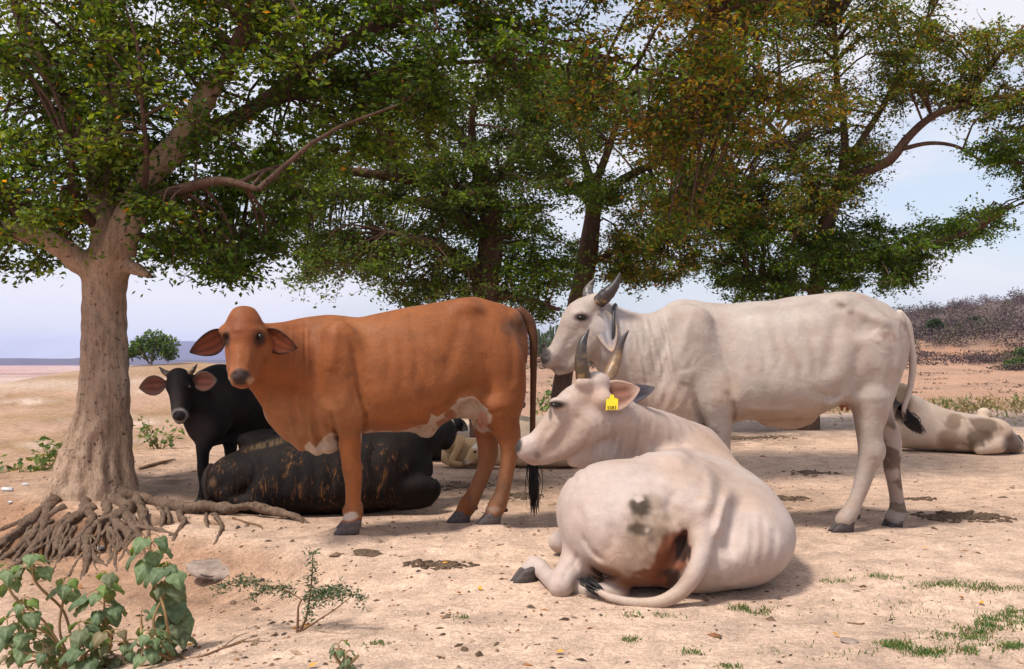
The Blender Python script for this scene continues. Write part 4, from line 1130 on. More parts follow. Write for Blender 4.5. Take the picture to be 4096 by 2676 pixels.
def pr(px, py, Y, rp): return P(px, py, Y), rp * Y / F_PX
def chainY(f, pts, k=0.03, fy=1.0, n=None, sub=False):
    """pts: (px, py, Y, radius px)"""
    q = [pr(*p) for p in pts]
    f.chain([a for a, _ in q], [r for _, r in q], k, fy, n, sub)
def ellY(f, px, py, Y, rx, rz, ry, k=0.03, tilt=0.0, sub=False, yaw=0.0):
    q = Y / F_PX; t = math.radians(-tilt); w = math.radians(yaw)
    R = np.array([[math.cos(t), 0, -math.sin(t)], [0, 1, 0], [math.sin(t), 0, math.cos(t)]])
    Rw = np.array([[math.cos(w), -math.sin(w), 0], [math.sin(w), math.cos(w), 0], [0, 0, 1]])
    f.ell(P(px, py, Y), (rx * q, ry, rz * q), k, Rw @ R, sub)
def resting_white_cow():
    f = SDF((-0.02, 4.0, -0.06), (1.56, 6.0, 1.02), 0.0078)
    # barrel: loins, ribs, chest
    f.ell((0.93, 5.02, .27), (.44, .62, .295), .08)
    f.ell((1.03, 5.38, .30), (.30, .42, .30), .08)
    f.ell((1.04, 4.78, .215), (.355, .50, .235), .09)                # right flank and belly spread
    f.ell((1.03, 4.55, .20), (.28, .40, .215), .08)
    # spine and rump
    f.chain([(.835, 4.30, .36), (.80, 4.44, .47), (.80, 4.62, .535), (.86, 4.85, .535), (.95, 5.15, .52), (1.06, 5.50, .55), (1.10, 5.68, .555)], [.075, .075, .065, .06, .06, .075, .08], .09)
    f.ell((.70, 4.56, .37), (.30, .30, .215), .10)
    f.ell((.735, 4.40, .285), (.22, .22, .19), .08)
    # left thigh, large and rounded
    f.ell((.515, 4.50, .285), (.285, .34, .262), .09)
    f.ell((.47, 4.62, .34), (.245, .30, .215), .08)
    f.ell((.60, 4.36, .20), (.25, .20, .17), .07)
    f.ell((.845, 4.345, .15), (.20, .20, .15), .07)                  # right buttock on the ground
    # hook bones, pins
    f.ell((.665, 4.76, .515), (.06, .10, .045), .10)
    f.ell((.985, 4.66, .46), (.05, .085, .05), .07)
    # shoulder and neck
    f.ell((.98, 5.52, .36), (.27, .26, .27), .08)
    chainY(f, [(2765, 1880, 5.55, 165), (2650, 1800, 5.36, 142), (2540, 1735, 5.18, 118), (2455, 1672, 5.05, 98)], .07, n=9)
    chainY(f, [(2800, 1770, 5.62, 60), (2690, 1722, 5.45, 50), (2590, 1700, 5.26, 50)], .07)
    chainY(f, [(2330, 1800, 5.0, 40), (2360, 1860, 5.05, 38), (2430, 1900, 5.15, 50), (2520, 1930, 5.3, 60)], .06, fy=.8)
    chainY(f, [(2300, 1835, 4.97, 34), (2380, 1800, 5.02, 60), (2470, 1830, 5.15, 80)], .06)
    # left hind leg folded forward, hock on the ground
    chainY(f, [(2420, 2180, 4.52, 120), (2330, 2230, 4.50, 82), (2278, 2290, 4.40, 58), (2245, 2345, 4.30, 46)], .05, n=9)
    chainY(f, [(2243, 2346, 4.30, 44), (2205, 2318, 4.42, 36), (2165, 2280, 4.56, 34), (2140, 2262, 4.62, 38), (2112, 2282, 4.60, 33)], .02, n=10)
    # right hind shank under the body, folded foreleg knee
    chainY(f, [(2480, 2370, 4.30, 40), (2360, 2366, 4.32, 32), (2300, 2362, 4.36, 28)], .03)
    chainY(f, [(2330, 2170, 5.15, 60), (2232, 2168, 5.16, 40), (2290, 2200, 5.2, 36)], .03)
    # head in profile
    H = 4.95
    chainY(f, [(2380, 1556, H, 56), (2298, 1610, H, 66), (2228, 1694, H, 61), (2152, 1774, H, 50), (2118, 1796, H, 46)], .04)
    ellY(f, 2108, 1793, H, 44, 44, .062, .03)
    chainY(f, [(2362, 1690, H, 84), (2290, 1765, H, 60), (2200, 1822, H, 36), (2140, 1836, H, 24)], .045)
    ellY(f, 2234, 1610, H - .08, 34, 20, .03, .03, 0)
    ellY(f, 2222, 1620, H - .128, 25, 11, .02, .012, 0, sub=True)
    ellY(f, 2385, 1525, H, 52, 34, .06, .05)
    ellY(f, 2334, 1532, H - .07, 34, 26, .03, .03)
    ellY(f, 2415, 1600, H - .07, 40, 36, .04, .04)
    chainY(f, [(2070, 1832, H - .07, 4), (2115, 1840, H - .075, 4), (2155, 1822, H - .08, 6)], .014, sub=True)
    ellY(f, 2078, 1768, H - .055, 10, 15, .02, .012, 15, sub=True)
    # flatten on the ground
    g = f.reg((-9, -9, -9), (9, 9, .03)); sl, X, Y, Z = g
    f.F[sl] = np.maximum(f.F[sl], (-0.02 - Z) + 0 * X + 0 * Y)
    def sk(X, Y, Z):
        u, v = upx(X, Y, Z)
        m = sstep(2350, 2400, u) * (1 - sstep(2560, 2640, u)) * sstep(1660, 1710, v) * (1 - sstep(1860, 1900, v)) * (Y < 5.4) * (Y > 4.7)
        a = m * (0.0040 * np.sin((u + 0.30 * (v - 1750)) * 2 * math.pi / 46.0) + 0.002 * np.sin((u + 0.2 * (v - 1750)) * 2 * math.pi / 27.0))
        return a
    f.disp(sk, f.lo, f.lo + f.h * f.n)
    # cleft under the tail
    f.chain([P(2735, 2135, 4.21), P(2690, 2250, 4.16), P(2600, 2340, 4.12)], [.022, .030, .035], .03, sub=True)
    # tail sweeping round the rump
    tp = [(2836, 1960, 4.60, 40), (2828, 2050, 4.36, 44), (2812, 2140, 4.21, 45), (2802, 2220, 4.13, 41), (2772, 2300, 4.09, 37), (2714, 2372, 4.075, 32), (2640, 2408, 4.07, 26), (2550, 2412, 4.09, 21), (2450, 2392, 4.13, 17), (2385, 2362, 4.19, 13)]
    f.chain([P(a, b_, c_) for a, b_, c_, _ in tp], [q_ * c_ / F_PX for _, _, c_, q_ in tp], .035, n=40)
    for pl, w, d, y1 in (([(2185, 1852), (2260, 1842), (2330, 1795), (2368, 1730)], 11, .012, 5.0), ([(2180, 1626), (2222, 1596), (2262, 1612)], 8, -.008, 5.0), ([(2250, 1660), (2225, 1720), (2180, 1770)], 15, -.008, 5.0), ([(2205, 1700), (2170, 1760), (2160, 1800)], 12, .006, 5.0), ([(2300, 1650), (2330, 1700), (2330, 1760)], 16, .006, 5.0),
                         ([(2300, 1862), (2290, 1900), (2310, 1930)], 8, .007, 5.3), ([(2340, 1850), (2336, 1900), (2350, 1940)], 8, .007, 5.3), ([(2180, 1866), (2250, 1880), (2300, 1910)], 7, .006, 5.2),
                         ([(2790, 1800), (2842, 1900), (2838, 1990), (2812, 2070)], 28, -.018, 5.4), ([(2545, 1835), (2650, 1815), (2770, 1850)], 30, -.013, 5.2), ([(2560, 1880), (2680, 1868), (2800, 1905)], 34, .010, 5.1), ([(2918, 1945), (2890, 2050), (2862, 2160)], 22, -.028, 5.0), ([(2975, 1975), (2942, 2100), (2905, 2240)], 36, .036, 5.0),
                         ([(2345, 2240), (2400, 2290), (2500, 2312)], 13, .026, 4.8), ([(2322, 2130), (2372, 2210), (2420, 2250)], 12, .014, 4.8), ([(2700, 1760), (2760, 1800), (2860, 1840)], 14, .010, 5.7), ([(2640, 1900), (2760, 1930), (2850, 1990)], 16, .006, 4.9), ([(2480, 2000), (2520, 2080), (2510, 2170)], 26, -.006, 4.8),
                         ([(2640, 2010), (2700, 2040), (2760, 2060)], 18, .008, 4.7), ([(2300, 2010), (2330, 2090), (2320, 2160)], 20, .006, 4.8), ([(2600, 2110), (2590, 2180), (2630, 2240)], 24, -.016, 4.7), ([(2420, 1880), (2380, 1960), (2370, 2060)], 30, .010, 4.9), ([(2700, 1950), (2680, 2040), (2700, 2110)], 22, .014, 4.7), ([(2440, 2080), (2450, 2160), (2420, 2230)], 22, .009, 4.8), ([(2250, 2330), (2262, 2290), (2300, 2250)], 9, .006, 4.6), ([(2320, 2210), (2300, 2250), (2310, 2290)], 9, .006, 4.7)):
        f.groove(pl, w, d, -9, y1)
    for i in range(6): f.groove([(2398 + 30 * i, 1672 + 6 * i), (2388 + 31 * i, 1760), (2380 + 30 * i, 1850)], 8, .0085, 4.7, 5.45)
    for i in range(3): f.groove([(3000 + 44 * i, 2010 + 40 * i), (3012 + 42 * i, 2140), (2992 + 40 * i, 2300)], 17, .009, -9, 5.3)
    V, Q = f.mesh(2)
    u, v = proj(V)
    n1 = noise3(V, 4.0, 22); n2 = noise3(V, 13, 26); n3 = noise3(V, 38, 29)
    near = V[:, 1] < 4.75
    u0, v0 = u, v
    ud, vd = u + 26 * n2 + 20 * n3, v + 22 * n2 + 18 * n3
    wh = (0.40, 0.32, 0.285)
    head = V[:, 1] < 5.06
    lay = [(0.4 * sstep(0.0, 0.4, n2), (0.345, 0.255, 0.21)), (0.6 * sstep(0.05, 0.5, n1), (0.35, 0.245, 0.185)), (0.45 * sstep(0.1, 0.5, -n1), (0.435, 0.375, 0.35)),
           (0.35 * sstep(1650, 1760, v) * (u > 2480) * (V[:, 1] > 5.0), (0.44, 0.29, 0.20)),
           (0.45 * gell(u, v, 2500, 2260, 140, 90, 1) * near, (0.44, 0.285, 0.20)),
           (0.72 * gell(ud, vd, 2612, 2130, 92, 165, .75) * sstep(-0.45, 0.15, n2 + .6 * n3) * near, (0.20, 0.135, 0.078)),
           (0.92 * gell(ud, vd, 2566, 2028, 42, 46, 1.1) * sstep(-0.25, 0.05, n2 + .7 * n3) * near, (0.030, 0.018, 0.011)),
           (0.85 * gell(ud, vd, 2568, 2122, 46, 26, 1.1) * sstep(-0.2, 0.1, n2 + .7 * n3) * near, (0.040, 0.024, 0.014)),
           (0.45 * gell(u, v, 2810, 2010, 70, 36, 1, 20) * sstep(-0.1, 0.3, n3) * near, (0.36, 0.26, 0.17)),
           (0.93 * gell(ud, vd, 2682, 2235, 62, 130, 2.5, 28) * (V[:, 1] < 4.5), (0.155, 0.040, 0.014)),
           (0.9 * gell(ud, vd, 2590, 2320, 130, 46, 2, -12) * (V[:, 1] < 4.5), (0.15, 0.046, 0.018)),
           (0.85 * gell(u, v, 2440, 2300, 80, 30, 1.2, 20) * (V[:, 1] < 4.5), (0.22, 0.09, 0.042)),
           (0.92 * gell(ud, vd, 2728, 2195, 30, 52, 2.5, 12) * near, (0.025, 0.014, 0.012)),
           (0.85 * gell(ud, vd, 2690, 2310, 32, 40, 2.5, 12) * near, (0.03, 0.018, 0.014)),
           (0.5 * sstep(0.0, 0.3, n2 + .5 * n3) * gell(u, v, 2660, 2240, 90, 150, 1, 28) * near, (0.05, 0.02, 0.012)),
           (0.75 * gell(ud, vd, 2860, 2350, 66, 46, 1.6) * sstep(-0.2, 0.3, n2) * (v > 2290), (0.20, 0.13, 0.07)),
           (0.35 * sstep(2330, 2400, v), (0.40, 0.30, 0.21)),
           (0.95 * gell(u, v, 2066, 1782, 22, 34, 1.6, 12) * head, (0.022, 0.018, 0.019)),
           (0.5 * gell(u, v, 2105, 1846, 60, 12, 1) * head, (0.24, 0.13, 0.08)),
           (0.9 * gell(u, v, 2222, 1619, 37, 16, 1.5) * head, (0.03, 0.024, 0.022)),
           (0.8 * gell(u, v, 2202, 1655, 8, 26, 1.2) * head, (0.06, 0.045, 0.04)),
           (0.6 * gell(u, v, 2150, 1822, 14, 14, 1) * head, (0.12, 0.08, 0.07)),
           (0.5 * gell(u, v, 2400, 1590, 70, 40, 1) * (V[:, 1] < 5.06), (0.42, 0.27, 0.20))]
    # ink-like brand on the cheek
    ring = np.abs(np.sqrt(((u - 2272) / 20.0) ** 2 + ((v - 1735) / 40.0) ** 2) - 1)
    lay.append((0.5 * (1 - sstep(0.04, 0.13, ring)) * sstep(-0.2, 0.2, n2) * head, (0.22, 0.20, 0.24)))
    t = thing('cow', 'cream horned cow lying with its back to the camera, yellow tag in its ear', 'cow', (.8, 4.7, 0))
    mobj('body', V, Q, M_WHITE, t, paint(V, wh, lay))
    eye(t, M_EYE, P(2224, 1620, H - .106), (.027, .014, .0115))
    horn(t, M_HORN, [P(2350, 1556, H - .02), P(2334, 1508, H - .052), P(2325, 1420, H - .068), P(2333, 1365, H - .065), P(2356, 1318, H - .05)], [.036, .038, .031, .021, .004], (.075, .05, .028), (.035, .03, .03), pale=.15)
    horn(t, M_HORN, [P(2425, 1525, H + .03), P(2447, 1485, H + .06), P(2466, 1430, H + .08), P(2484, 1372, H + .08), P(2514, 1322, H + .07)], [.036, .036, .029, .02, .004], (.20, .12, .065), (.05, .04, .04), pale=.45)
    # rims of skin round the horn bases
    ear(t, M_EAR, P(2395, 1600, H - .06), P(2560, 1553, H - .04), .165, (-.10, -.90, .20), cup=.34, cin=(.20, .09, .06), cout=(.38, .28, .22), edge=(.42, .30, .235), round_=.72)
    ear(t, M_EAR, P(2450, 1590, H + .07), P(2620, 1550, H + .20), .12, (.1, -.8, .5), cup=.3, cin=(.065, .055, .065), cout=(.10, .085, .09), edge=(.10, .085, .09), round_=.72)
    # ear tag with its number
    tg = thing('ear_tag', 'yellow plastic ear tag numbered 5583 in the ear of the lying cream cow', 'ear tag', P(2447, 1640, H - .115))
    m_tag = mat_plain('tag_plastic', (.78, .58, .02), .4, .4, .06)
    m_ink = mat_plain('tag_ink', (.03, .025, .01), .6, .2, .0)
    q = H / F_PX
    o0 = P(2447, 1612, H - .120); ux = np.array([.96, -.10, .05]); ux /= np.linalg.norm(ux); uz = np.array([0.02, .12, 1.0]); uz /= np.linalg.norm(uz); un = np.cross(ux, uz); un = un if un[1] < 0 else -un
    shape = [(-23, 27), (23, 27), (25, -14), (10, -20), (7, -32), (-4, -34), (-9, -20), (-22, -14)]
    A = np.array([o0 + ux * a * q - uz * c_ * q for a, c_ in shape]); B = A - un * .003
    n = len(shape); side = [[i, i + n, (i + 1) % n + n, (i + 1) % n] for i in range(n)]
    me = bpy.data.meshes.new('plate')
    allv = np.r_[A, B] - np.array(tg.location)
    me.from_pydata([tuple(x) for x in allv], [], [list(range(n)), list(range(2 * n - 1, n - 1, -1))] + side); me.materials.append(m_tag); me.update()
    pl = bpy.data.objects.new('plate', me); link(pl, tg)
    cu = bpy.data.curves.new('number', 'FONT'); cu.body = '5583'; cu.size = .024; cu.align_x = 'CENTER'; cu.extrude = .0004
    tx = bpy.data.objects.new('number', cu); COL.objects.link(tx)
    dg = bpy.context.evaluated_depsgraph_get(); dg.update()
    mt = bpy.data.meshes.new_from_object(tx.evaluated_get(dg)); bpy.data.objects.remove(tx)
    co = np.zeros(len(mt.vertices) * 3); mt.vertices.foreach_get('co', co); co = co.reshape(-1, 3)
    w = o0 + un * .0016 + ux * co[:, :1] + uz * (co[:, 1:2] - 24 * q) + un * co[:, 2:3] - np.array(tg.location)
    mt.vertices.foreach_set('co', w.astype(np.float32).ravel()); mt.materials.clear(); mt.materials.append(m_ink); mt.update()
    no = bpy.data.objects.new('number', mt); link(no, tg)
    # hooves
    g = P(2092, 2318, 4.56); hoof(t, M_HOOF, g + [0, 0, -.012], (-1, -.35, 0), L=.125, W=.10, H=.066, col=(.06, .047, .043))
    tuft(t, M_HAIR, P(2400, 2366, 4.18), P(2330, 2315, 4.27), .010, 110, .012, seed=12, wave=.005)
    FEET.append((.75, 4.45, .0, .42)); FEET.append((1.0, 4.9, .0, .5)); FEET.append((.45, 4.4, 0, .3)); FEET.append((.1, 4.6, 0, .25)); FEET.append((.95, 5.4, 0, .4)); FEET.append((.3, 5.1, 0, .25))
    return t

def black_calf():
    f = SDF((-2.75, 6.7, -0.05), (-1.75, 8.35, 1.12), 0.011)
    chainY(f, [(822, 1632, 7.20, 100), (880, 1606, 7.36, 124), (960, 1604, 7.60, 128), (1040, 1598, 7.88, 112), (1085, 1580, 8.02, 90)], .08)
    chainY(f, [(815, 1520, 7.30, 36), (868, 1494, 7.45, 34), (930, 1500, 7.65, 30), (1040, 1500, 7.95, 32)], .09)
    chainY(f, [(820, 1600, 7.2, 96), (775, 1570, 7.1, 72), (735, 1545, 7.03, 52)], .06)
    chainY(f, [(770, 1650, 7.08, 40), (795, 1730, 7.10, 38), (815, 1760, 7.14, 26)], .06)
    ellY(f, 850, 1700, 7.14, 60, 70, .10, .07); ellY(f, 905, 1680, 7.48, 55, 70, .10, .07)
    chainY(f, [(818, 1730, 7.10, 40), (812, 1800, 7.09, 27), (812, 1850, 7.08, 23), (812, 1880, 7.08, 23), (813, 1930, 7.08, 17), (814, 1965, 7.08, 18), (808, 1990, 7.07, 19)], .02, n=16)
    chainY(f, [(920, 1720, 7.42, 38), (922, 1790, 7.42, 26), (924, 1850, 7.42, 22), (926, 1930, 7.42, 17), (924, 1975, 7.42, 18)], .02, n=14)
    chainY(f, [(1080, 1640, 7.98, 60), (1072, 1730, 7.92, 34), (1066, 1790, 7.92, 24), (1066, 1860, 7.92, 18), (1060, 1930, 7.9, 17)], .04, n=14)
    chainY(f, [(985, 1700, 7.75, 50), (978, 1760, 7.75, 30), (985, 1830, 7.78, 20), (980, 1930, 7.75, 17)], .04, n=14)
    chainY(f, [(1060, 1720, 7.8, 20), (960, 1745, 7.55, 16), (850, 1770, 7.2, 16)], .05)
    ellY(f, 835, 1778, 7.14, 14, 26, .02, .03)
    Hc = 6.95
    ellY(f, 714, 1512, Hc + .02, 46, 42, .075, .03); ellY(f, 715, 1550, Hc - .01, 45, 42, .06, .03)
    chainY(f, [(716, 1550, Hc - .02, 42), (717, 1620, Hc - .07, 33), (718, 1655, Hc - .10, 31)], .03)
    chainY(f, [(735, 1585, Hc + .03, 40), (728, 1650, Hc - .04, 28), (720, 1678, Hc - .07, 20)], .03)
    for s_ in (-1, 1):
        ellY(f, 716 + 43 * s_, 1549, Hc - .03, 11, 14, .02, .015)
        ellY(f, 718 + 15 * s_, 1660, Hc - .155, 6, 5, .016, .008, sub=True)
    V, Q = f.mesh(2)
    u, v = proj(V); n1 = noise3(V, 6, 32)
    hd = V[:, 1] < 7.0
    lay = [(0.6 * sstep(0, .4, n1), (0.022, 0.015, 0.013)), (0.55 * gell(u, v, 800, 1730, 60, 60, .8), (0.05, 0.04, 0.039)),
           (0.9 * gell(u, v, 718, 1664, 35, 30, 2.5) * hd, (0.34, 0.31, 0.29)), (0.97 * gell(u, v, 717, 1662, 28, 22, 3) * hd, (0.02, 0.018, 0.02)),
           (0.5 * gell(u, v, 700, 1600, 20, 60, 1) * hd, (0.035, 0.028, 0.026))]
    t = thing('calf', 'black horned calf with pale muzzle standing between the big tree and the brown cow', 'calf', (-2.2, 7.5, 0))
    mobj('body', V, Q, M_BLACK, t, paint(V, (0.0085, 0.0065, 0.0065), lay))
    for rt, tp, nr in (((668, 1532, Hc + .03), (556, 1552, Hc), (0.1, -1, 0)), ((764, 1530, Hc + .03), (868, 1520, Hc), (-.1, -1, 0))):
        ear(t, M_EAR, P(*rt), P(*tp), .15, nr, cup=.25, cin=(.13, .042, .028), cout=(.03, .021, .018), edge=(.10, .07, .058), round_=.95)
    eye(t, M_EYE, P(673, 1551, Hc - .045), (.014, .012, .013)); eye(t, M_EYE, P(759, 1549, Hc - .045), (.014, .012, .013))
    horn(t, M_HORN, [P(680, 1500, Hc + .03), P(660, 1490, Hc + .03), P(637, 1468, Hc + .03)], [.026, .02, .004], (.05, .035, .03), (.03, .022, .02), rings=0)
    horn(t, M_HORN, [P(750, 1495, Hc + .03), P(768, 1484, Hc + .03), P(789, 1457, Hc + .03)], [.026, .02, .004], (.05, .035, .03), (.03, .022, .02), rings=0)
    for px, yg, Y in ((806, 2008, 7.07), (918, 1990, 7.42), (1058, 1948, 7.9), (978, 1950, 7.75)):
        g = P(px, yg, Y); ground_at(g, .2); hoof(t, M_HOOF, g, (-.8, -.6, 0), L=.10, W=.075, H=.055, col=(.022, .018, .017))
    return t

def brindled_cow():
    b = Beast(6.96, 0, 1300)
    b.field(790, 1900, 1640, 2080, -.45, .62, .0115)
    b.loft([(826, 1890, 1960, .10), (850, 1862, 1990, .17), (890, 1830, 2005, .24), (947, 1803, 2022, .29), (1002, 1780, 2035, .32), (1060, 1756, 2045, .35), (1130, 1735, 2052, .37), (1250, 1720, 2056, .38), (1400, 1708, 2052, .37), (1520, 1702, 2042, .34), (1610, 1708, 2020, .29), (1670, 1740, 1985, .22), (1712, 1800, 1940, .12), (1726, 1850, 1900, .05)], p=2.3, pear=.2)
    b.ell(930, 1915, -.22, 100, 85, .14, .07); b.ell(1010, 1760, .12, 60, 34, .10, .06); b.ell(1080, 1742, .16, 60, 26, .10, .06)
    b.ell(1560, 1880, -.18, 110, 120, .14, .08)
    b.chain([(1600, 1960, -.2, 60), (1690, 1945, -.22, 46), (1728, 1955, -.22, 38), (1715, 1985, -.2, 34), (1600, 2010, -.2, 34)], .04)
    b.chain([(880, 1960, -.28, 50), (960, 2015, -.32, 34), (1050, 2030, -.32, 28)], .05)
    b.chain([(1640, 1780, 0, 90), (1720, 1745, .1, 62), (1770, 1720, .22, 48)], .07)
    b.chain([(1775, 1712, .24, 40), (1790, 1740, .22, 34), (1782, 1775, .15, 26)], .04)
    for pl, w, d in (([(1005, 1800), (1030, 1880), (985, 1960), (900, 2000)], 18, .016), ([(1520, 1740), (1490, 1860), (1530, 1970)], 22, .018), ([(1150, 1760), (1300, 1752), (1450, 1745)], 20, .010), ([(1620, 1800), (1600, 1880), (1640, 1940)], 18, .012), ([(880, 1860), (900, 1920), (870, 1970)], 14, .010)) + tuple(([(1120 + 62 * i, 1800), (1140 + 62 * i, 1880), (1128 + 62 * i, 1980)], 15, .008) for i in range(6)):
        b.f.groove(pl, w, d, -9, 6.95)
    V, Q = b.f.mesh(2)
    u, v = proj(V)
    n1 = noise3(V, 5, 42)
    w = .95 * sstep(1755, 1810, v) * (1 - sstep(1560, 1680, u)) * (1 - .7 * sstep(2000, 2045, v))
    lay = [(.22 * gell(u + 20 * n1, v, 1075, 1775, 90, 13, 1.2, -14) * sstep(-.3, .1, vnoise(u / 6.0, v / 20.0, 4)), (0.30, 0.19, 0.09)), (.4 * gell(u, v, 850, 1930, 14, 16, 1), (.16, .09, .045))]
    t = thing('cow', 'black cow with tawny brindle stripes lying behind the brown cow\'s forelegs', 'cow', tuple(P(1300, 2050, 6.96)))
    mobj('body', V, Q, M_BRINDLE, t, np.c_[paint(V, (0.0085, 0.006, 0.0055), lay), w])
    mb = MB(); add_tube(mb, [b.at(846, 1866, -.15), b.at(826, 1900, -.26), b.at(822, 1950, -.31), b.at(832, 2002, -.33)], [.028, .026, .022, .018], (.02, .013, .011), seg=9, n=16); mb.build('tail', M_BLACK, t)
    for (px, py) in ((900, 2000), (1100, 2040), (1300, 2050), (1500, 2040), (1650, 2000)): FEET.append((P(px, py, 6.75)[0], 6.75, -.035, .35))
    return t

def far_cattle():
    # tan calf curled up on the ground
    b = Beast(9.6, 0, 1880)
    b.field(1750, 2040, 1700, 1890, -.35, .35, .009)
    b.loft([(1770, 1800, 1850, .08), (1790, 1775, 1860, .12), (1840, 1758, 1862, .16), (1900, 1755, 1864, .17), (1960, 1765, 1864, .14), (2010, 1790, 1862, .08)], p=2.2)
    b.chain([(1800, 1790, -.10, 26), (1845, 1756, -.16, 17), (1828, 1800, -.2, 14), (1808, 1848, -.22, 11), (1845, 1856, -.24, 9)], .015, n=14)
    b.chain([(1785, 1830, -.12, 18), (1800, 1856, -.16, 10)], .02)
    b.chain([(1925, 1790, -.20, 28), (1900, 1812, -.24, 26), (1872, 1842, -.27, 15), (1862, 1850, -.28, 12)], .025)
    b.ell(1903, 1808, -.30, 11, 7, .012, .008, sub=True)
    V, Q = b.f.mesh(1); u, v = proj(V); n2 = noise3(V, 14, 52)
    hd = V[:, 1] < 9.45
    lay = [(.5 * sstep(0, .4, n2), (.50, .31, .15)), (.8 * gell(u, v, 1905, 1782, 26, 14, 1) * hd, (.66, .58, .50)), (.9 * gell(u, v, 1859, 1850, 9, 9, 1.5) * hd, (.03, .02, .02)), (.6 * gell(u, v, 1880, 1852, 22, 10, 1) * hd, (.62, .53, .45))]
    t = thing('calf', 'small tan calf curled up on the ground, seen between the brown cow\'s legs', 'calf', tuple(P(1890, 1864, 9.6)))
    mobj('body', V, Q, M_COAT, t, paint(V, (.42, .265, .14), lay))
    eye(t, M_EYE, P(1900, 1808, 9.6 - .305), (.016, .011, .011))
    ear(t, M_EAR, P(1945, 1795, 9.6 - .22), P(1990, 1815, 9.5), .07, (0, -1, .2), cup=.3, cin=(.4, .22, .14), cout=(.5, .33, .18))
    FEET.append((P(1890, 1864, 9.6)[0], 9.45, P(1890, 1864, 9.6)[2] + .005, .5))
    # black and white cow
    b = Beast(10.6, 0, 1800)
    b.field(1500, 1960, 1600, 1880, -.45, .45, .013)
    b.loft([(1520, 1760, 1820, .14), (1560, 1700, 1838, .26), (1640, 1680, 1842, .32), (1730, 1675, 1842, .30), (1790, 1700, 1835, .22), (1830, 1745, 1825, .1)], p=2.2)
    b.chain([(1770, 1730, -.05, 50), (1805, 1700, -.12, 36), (1820, 1690, -.16, 30)], .06)
    b.chain([(1818, 1690, -.18, 28), (1806, 1720, -.24, 22), (1796, 1748, -.27, 17)], .03)
    V, Q = b.f.mesh(1); u, v = proj(V); n2 = noise3(V, 9, 57)
    lay = [(.9 * gell(u, v, 1806, 1715, 10, 34, 1.4) * (V[:, 1] < 10.5), (.62, .56, .52)), (.7 * gell(u, v, 1796, 1766, 24, 14, 1), (.45, .36, .24)), (.7 * sstep(.2, .4, n2) * (u < 1700), (.55, .5, .46))]
    t = thing('cow', 'black cow with white blaze lying behind the tan calf', 'cow', tuple(P(1700, 1840, 10.6)))
    mobj('body', V, Q, M_BLACK, t, paint(V, (.012, .010, .010), lay))
    ear(t, M_EAR, P(1826, 1690, 10.42), P(1872, 1722, 10.36), .13, (0, -1, 0), cup=.25, cin=(.02, .015, .015), cout=(.015, .012, .012), round_=.6)
    FEET.append((P(1700, 1840, 10.6)[0], 10.4, P(1700, 1838, 10.6)[2], .6))
    # pale cow resting behind the brown cow's hind legs
    b = Beast(10.3, 0, 2100)
    b.field(1960, 2420, 1560, 1890, -.45, .45, .012)
    b.loft([(1975, 1780, 1850, .12), (2010, 1700, 1864, .24), (2070, 1672, 1868, .30), (2150, 1662, 1870, .32), (2250, 1668, 1868, .30), (2340, 1700, 1862, .22), (2385, 1770, 1850, .1)], p=2.2)
    b.chain([(2040, 1710, 0, 60), (2030, 1650, -.05, 44), (2040, 1610, -.08, 32)], .06)
    b.chain([(2042, 1604, -.10, 26), (2066, 1608, -.14, 22), (2086, 1618, -.17, 18)], .03)
    V, Q = b.f.mesh(1); u, v = proj(V); n2 = noise3(V, 5, 62)
    lay = [(.5 * sstep(0, .4, n2), (.40, .28, .185)), (.75 * gell(u, v, 2066, 1596, 40, 16, 1) * (V[:, 1] < 10.3), (.45, .42, .42)), (.95 * gell(u, v, 2090, 1616, 13, 20, 1.3) * (V[:, 1] < 10.3), (.03, .025, .026))]
    t = thing('cow', 'cream cow resting far behind the brown cow\'s hanging tail, dark nose pointing right', 'cow', tuple(P(2150, 1870, 10.3)))
    mobj('body', V, Q, M_WHITE, t, paint(V, (.54, .42, .31), lay))
    ear(t, M_EAR, P(2030, 1600, 10.2), P(1985, 1625, 10.15), .1, (0, -1, 0), cup=.3, cin=(.2, .15, .14), cout=(.5, .42, .36))
    FEET.append((P(2150, 1870, 10.3)[0], 10.1, P(2150, 1868, 10.3)[2], .7))
    # dappled cow lying at the right
    b = Beast(11.1, 0, 3800)
    b.field(3530, 4110, 1530, 1830, -.5, .5, .0115)
    b.loft([(3565, 1700, 1780, .14), (3590, 1622, 1790, .22), (3625, 1588, 1794, .26), (3660, 1587, 1797, .28), (3720, 1612, 1800, .32), (3800, 1640, 1806, .34), (3880, 1655, 1810, .34), (3950, 1668, 1813, .30), (4010, 1695, 1814, .25), (4050, 1728, 1812, .18), (4080, 1762, 1806, .09)], p=2.2, pear=.25)
    b.ell(3935, 1652, .10, 26, 22, .06, .05); b.ell(3960, 1730, -.22, 90, 60, .13, .07); b.ell(3640, 1700, -.18, 80, 80, .15, .08)
    b.chain([(3990, 1780, -.30, 34), (3920, 1798, -.34, 22)], .04)
    b.chain([(3640, 1640, -.1, 60), (3610, 1610, -.25, 46), (3590, 1590, -.34, 34)], .06)
    b.chain([(3606, 1568, -.36, 36), (3598, 1620, -.42, 30), (3586, 1662, -.45, 22)], .03)
    V, Q = b.f.mesh(1); u, v = proj(V); n2 = noise3(V, 7, 66); n3 = noise3(V, 20, 69)
    def pt(cx, cy, rx, ry, ti=0): return gell(u + 26 * n3, v + 20 * n2, cx, cy, rx, ry, 1.6, ti)
    tn = (.17, .10, .058); dk = (.075, .044, .027)
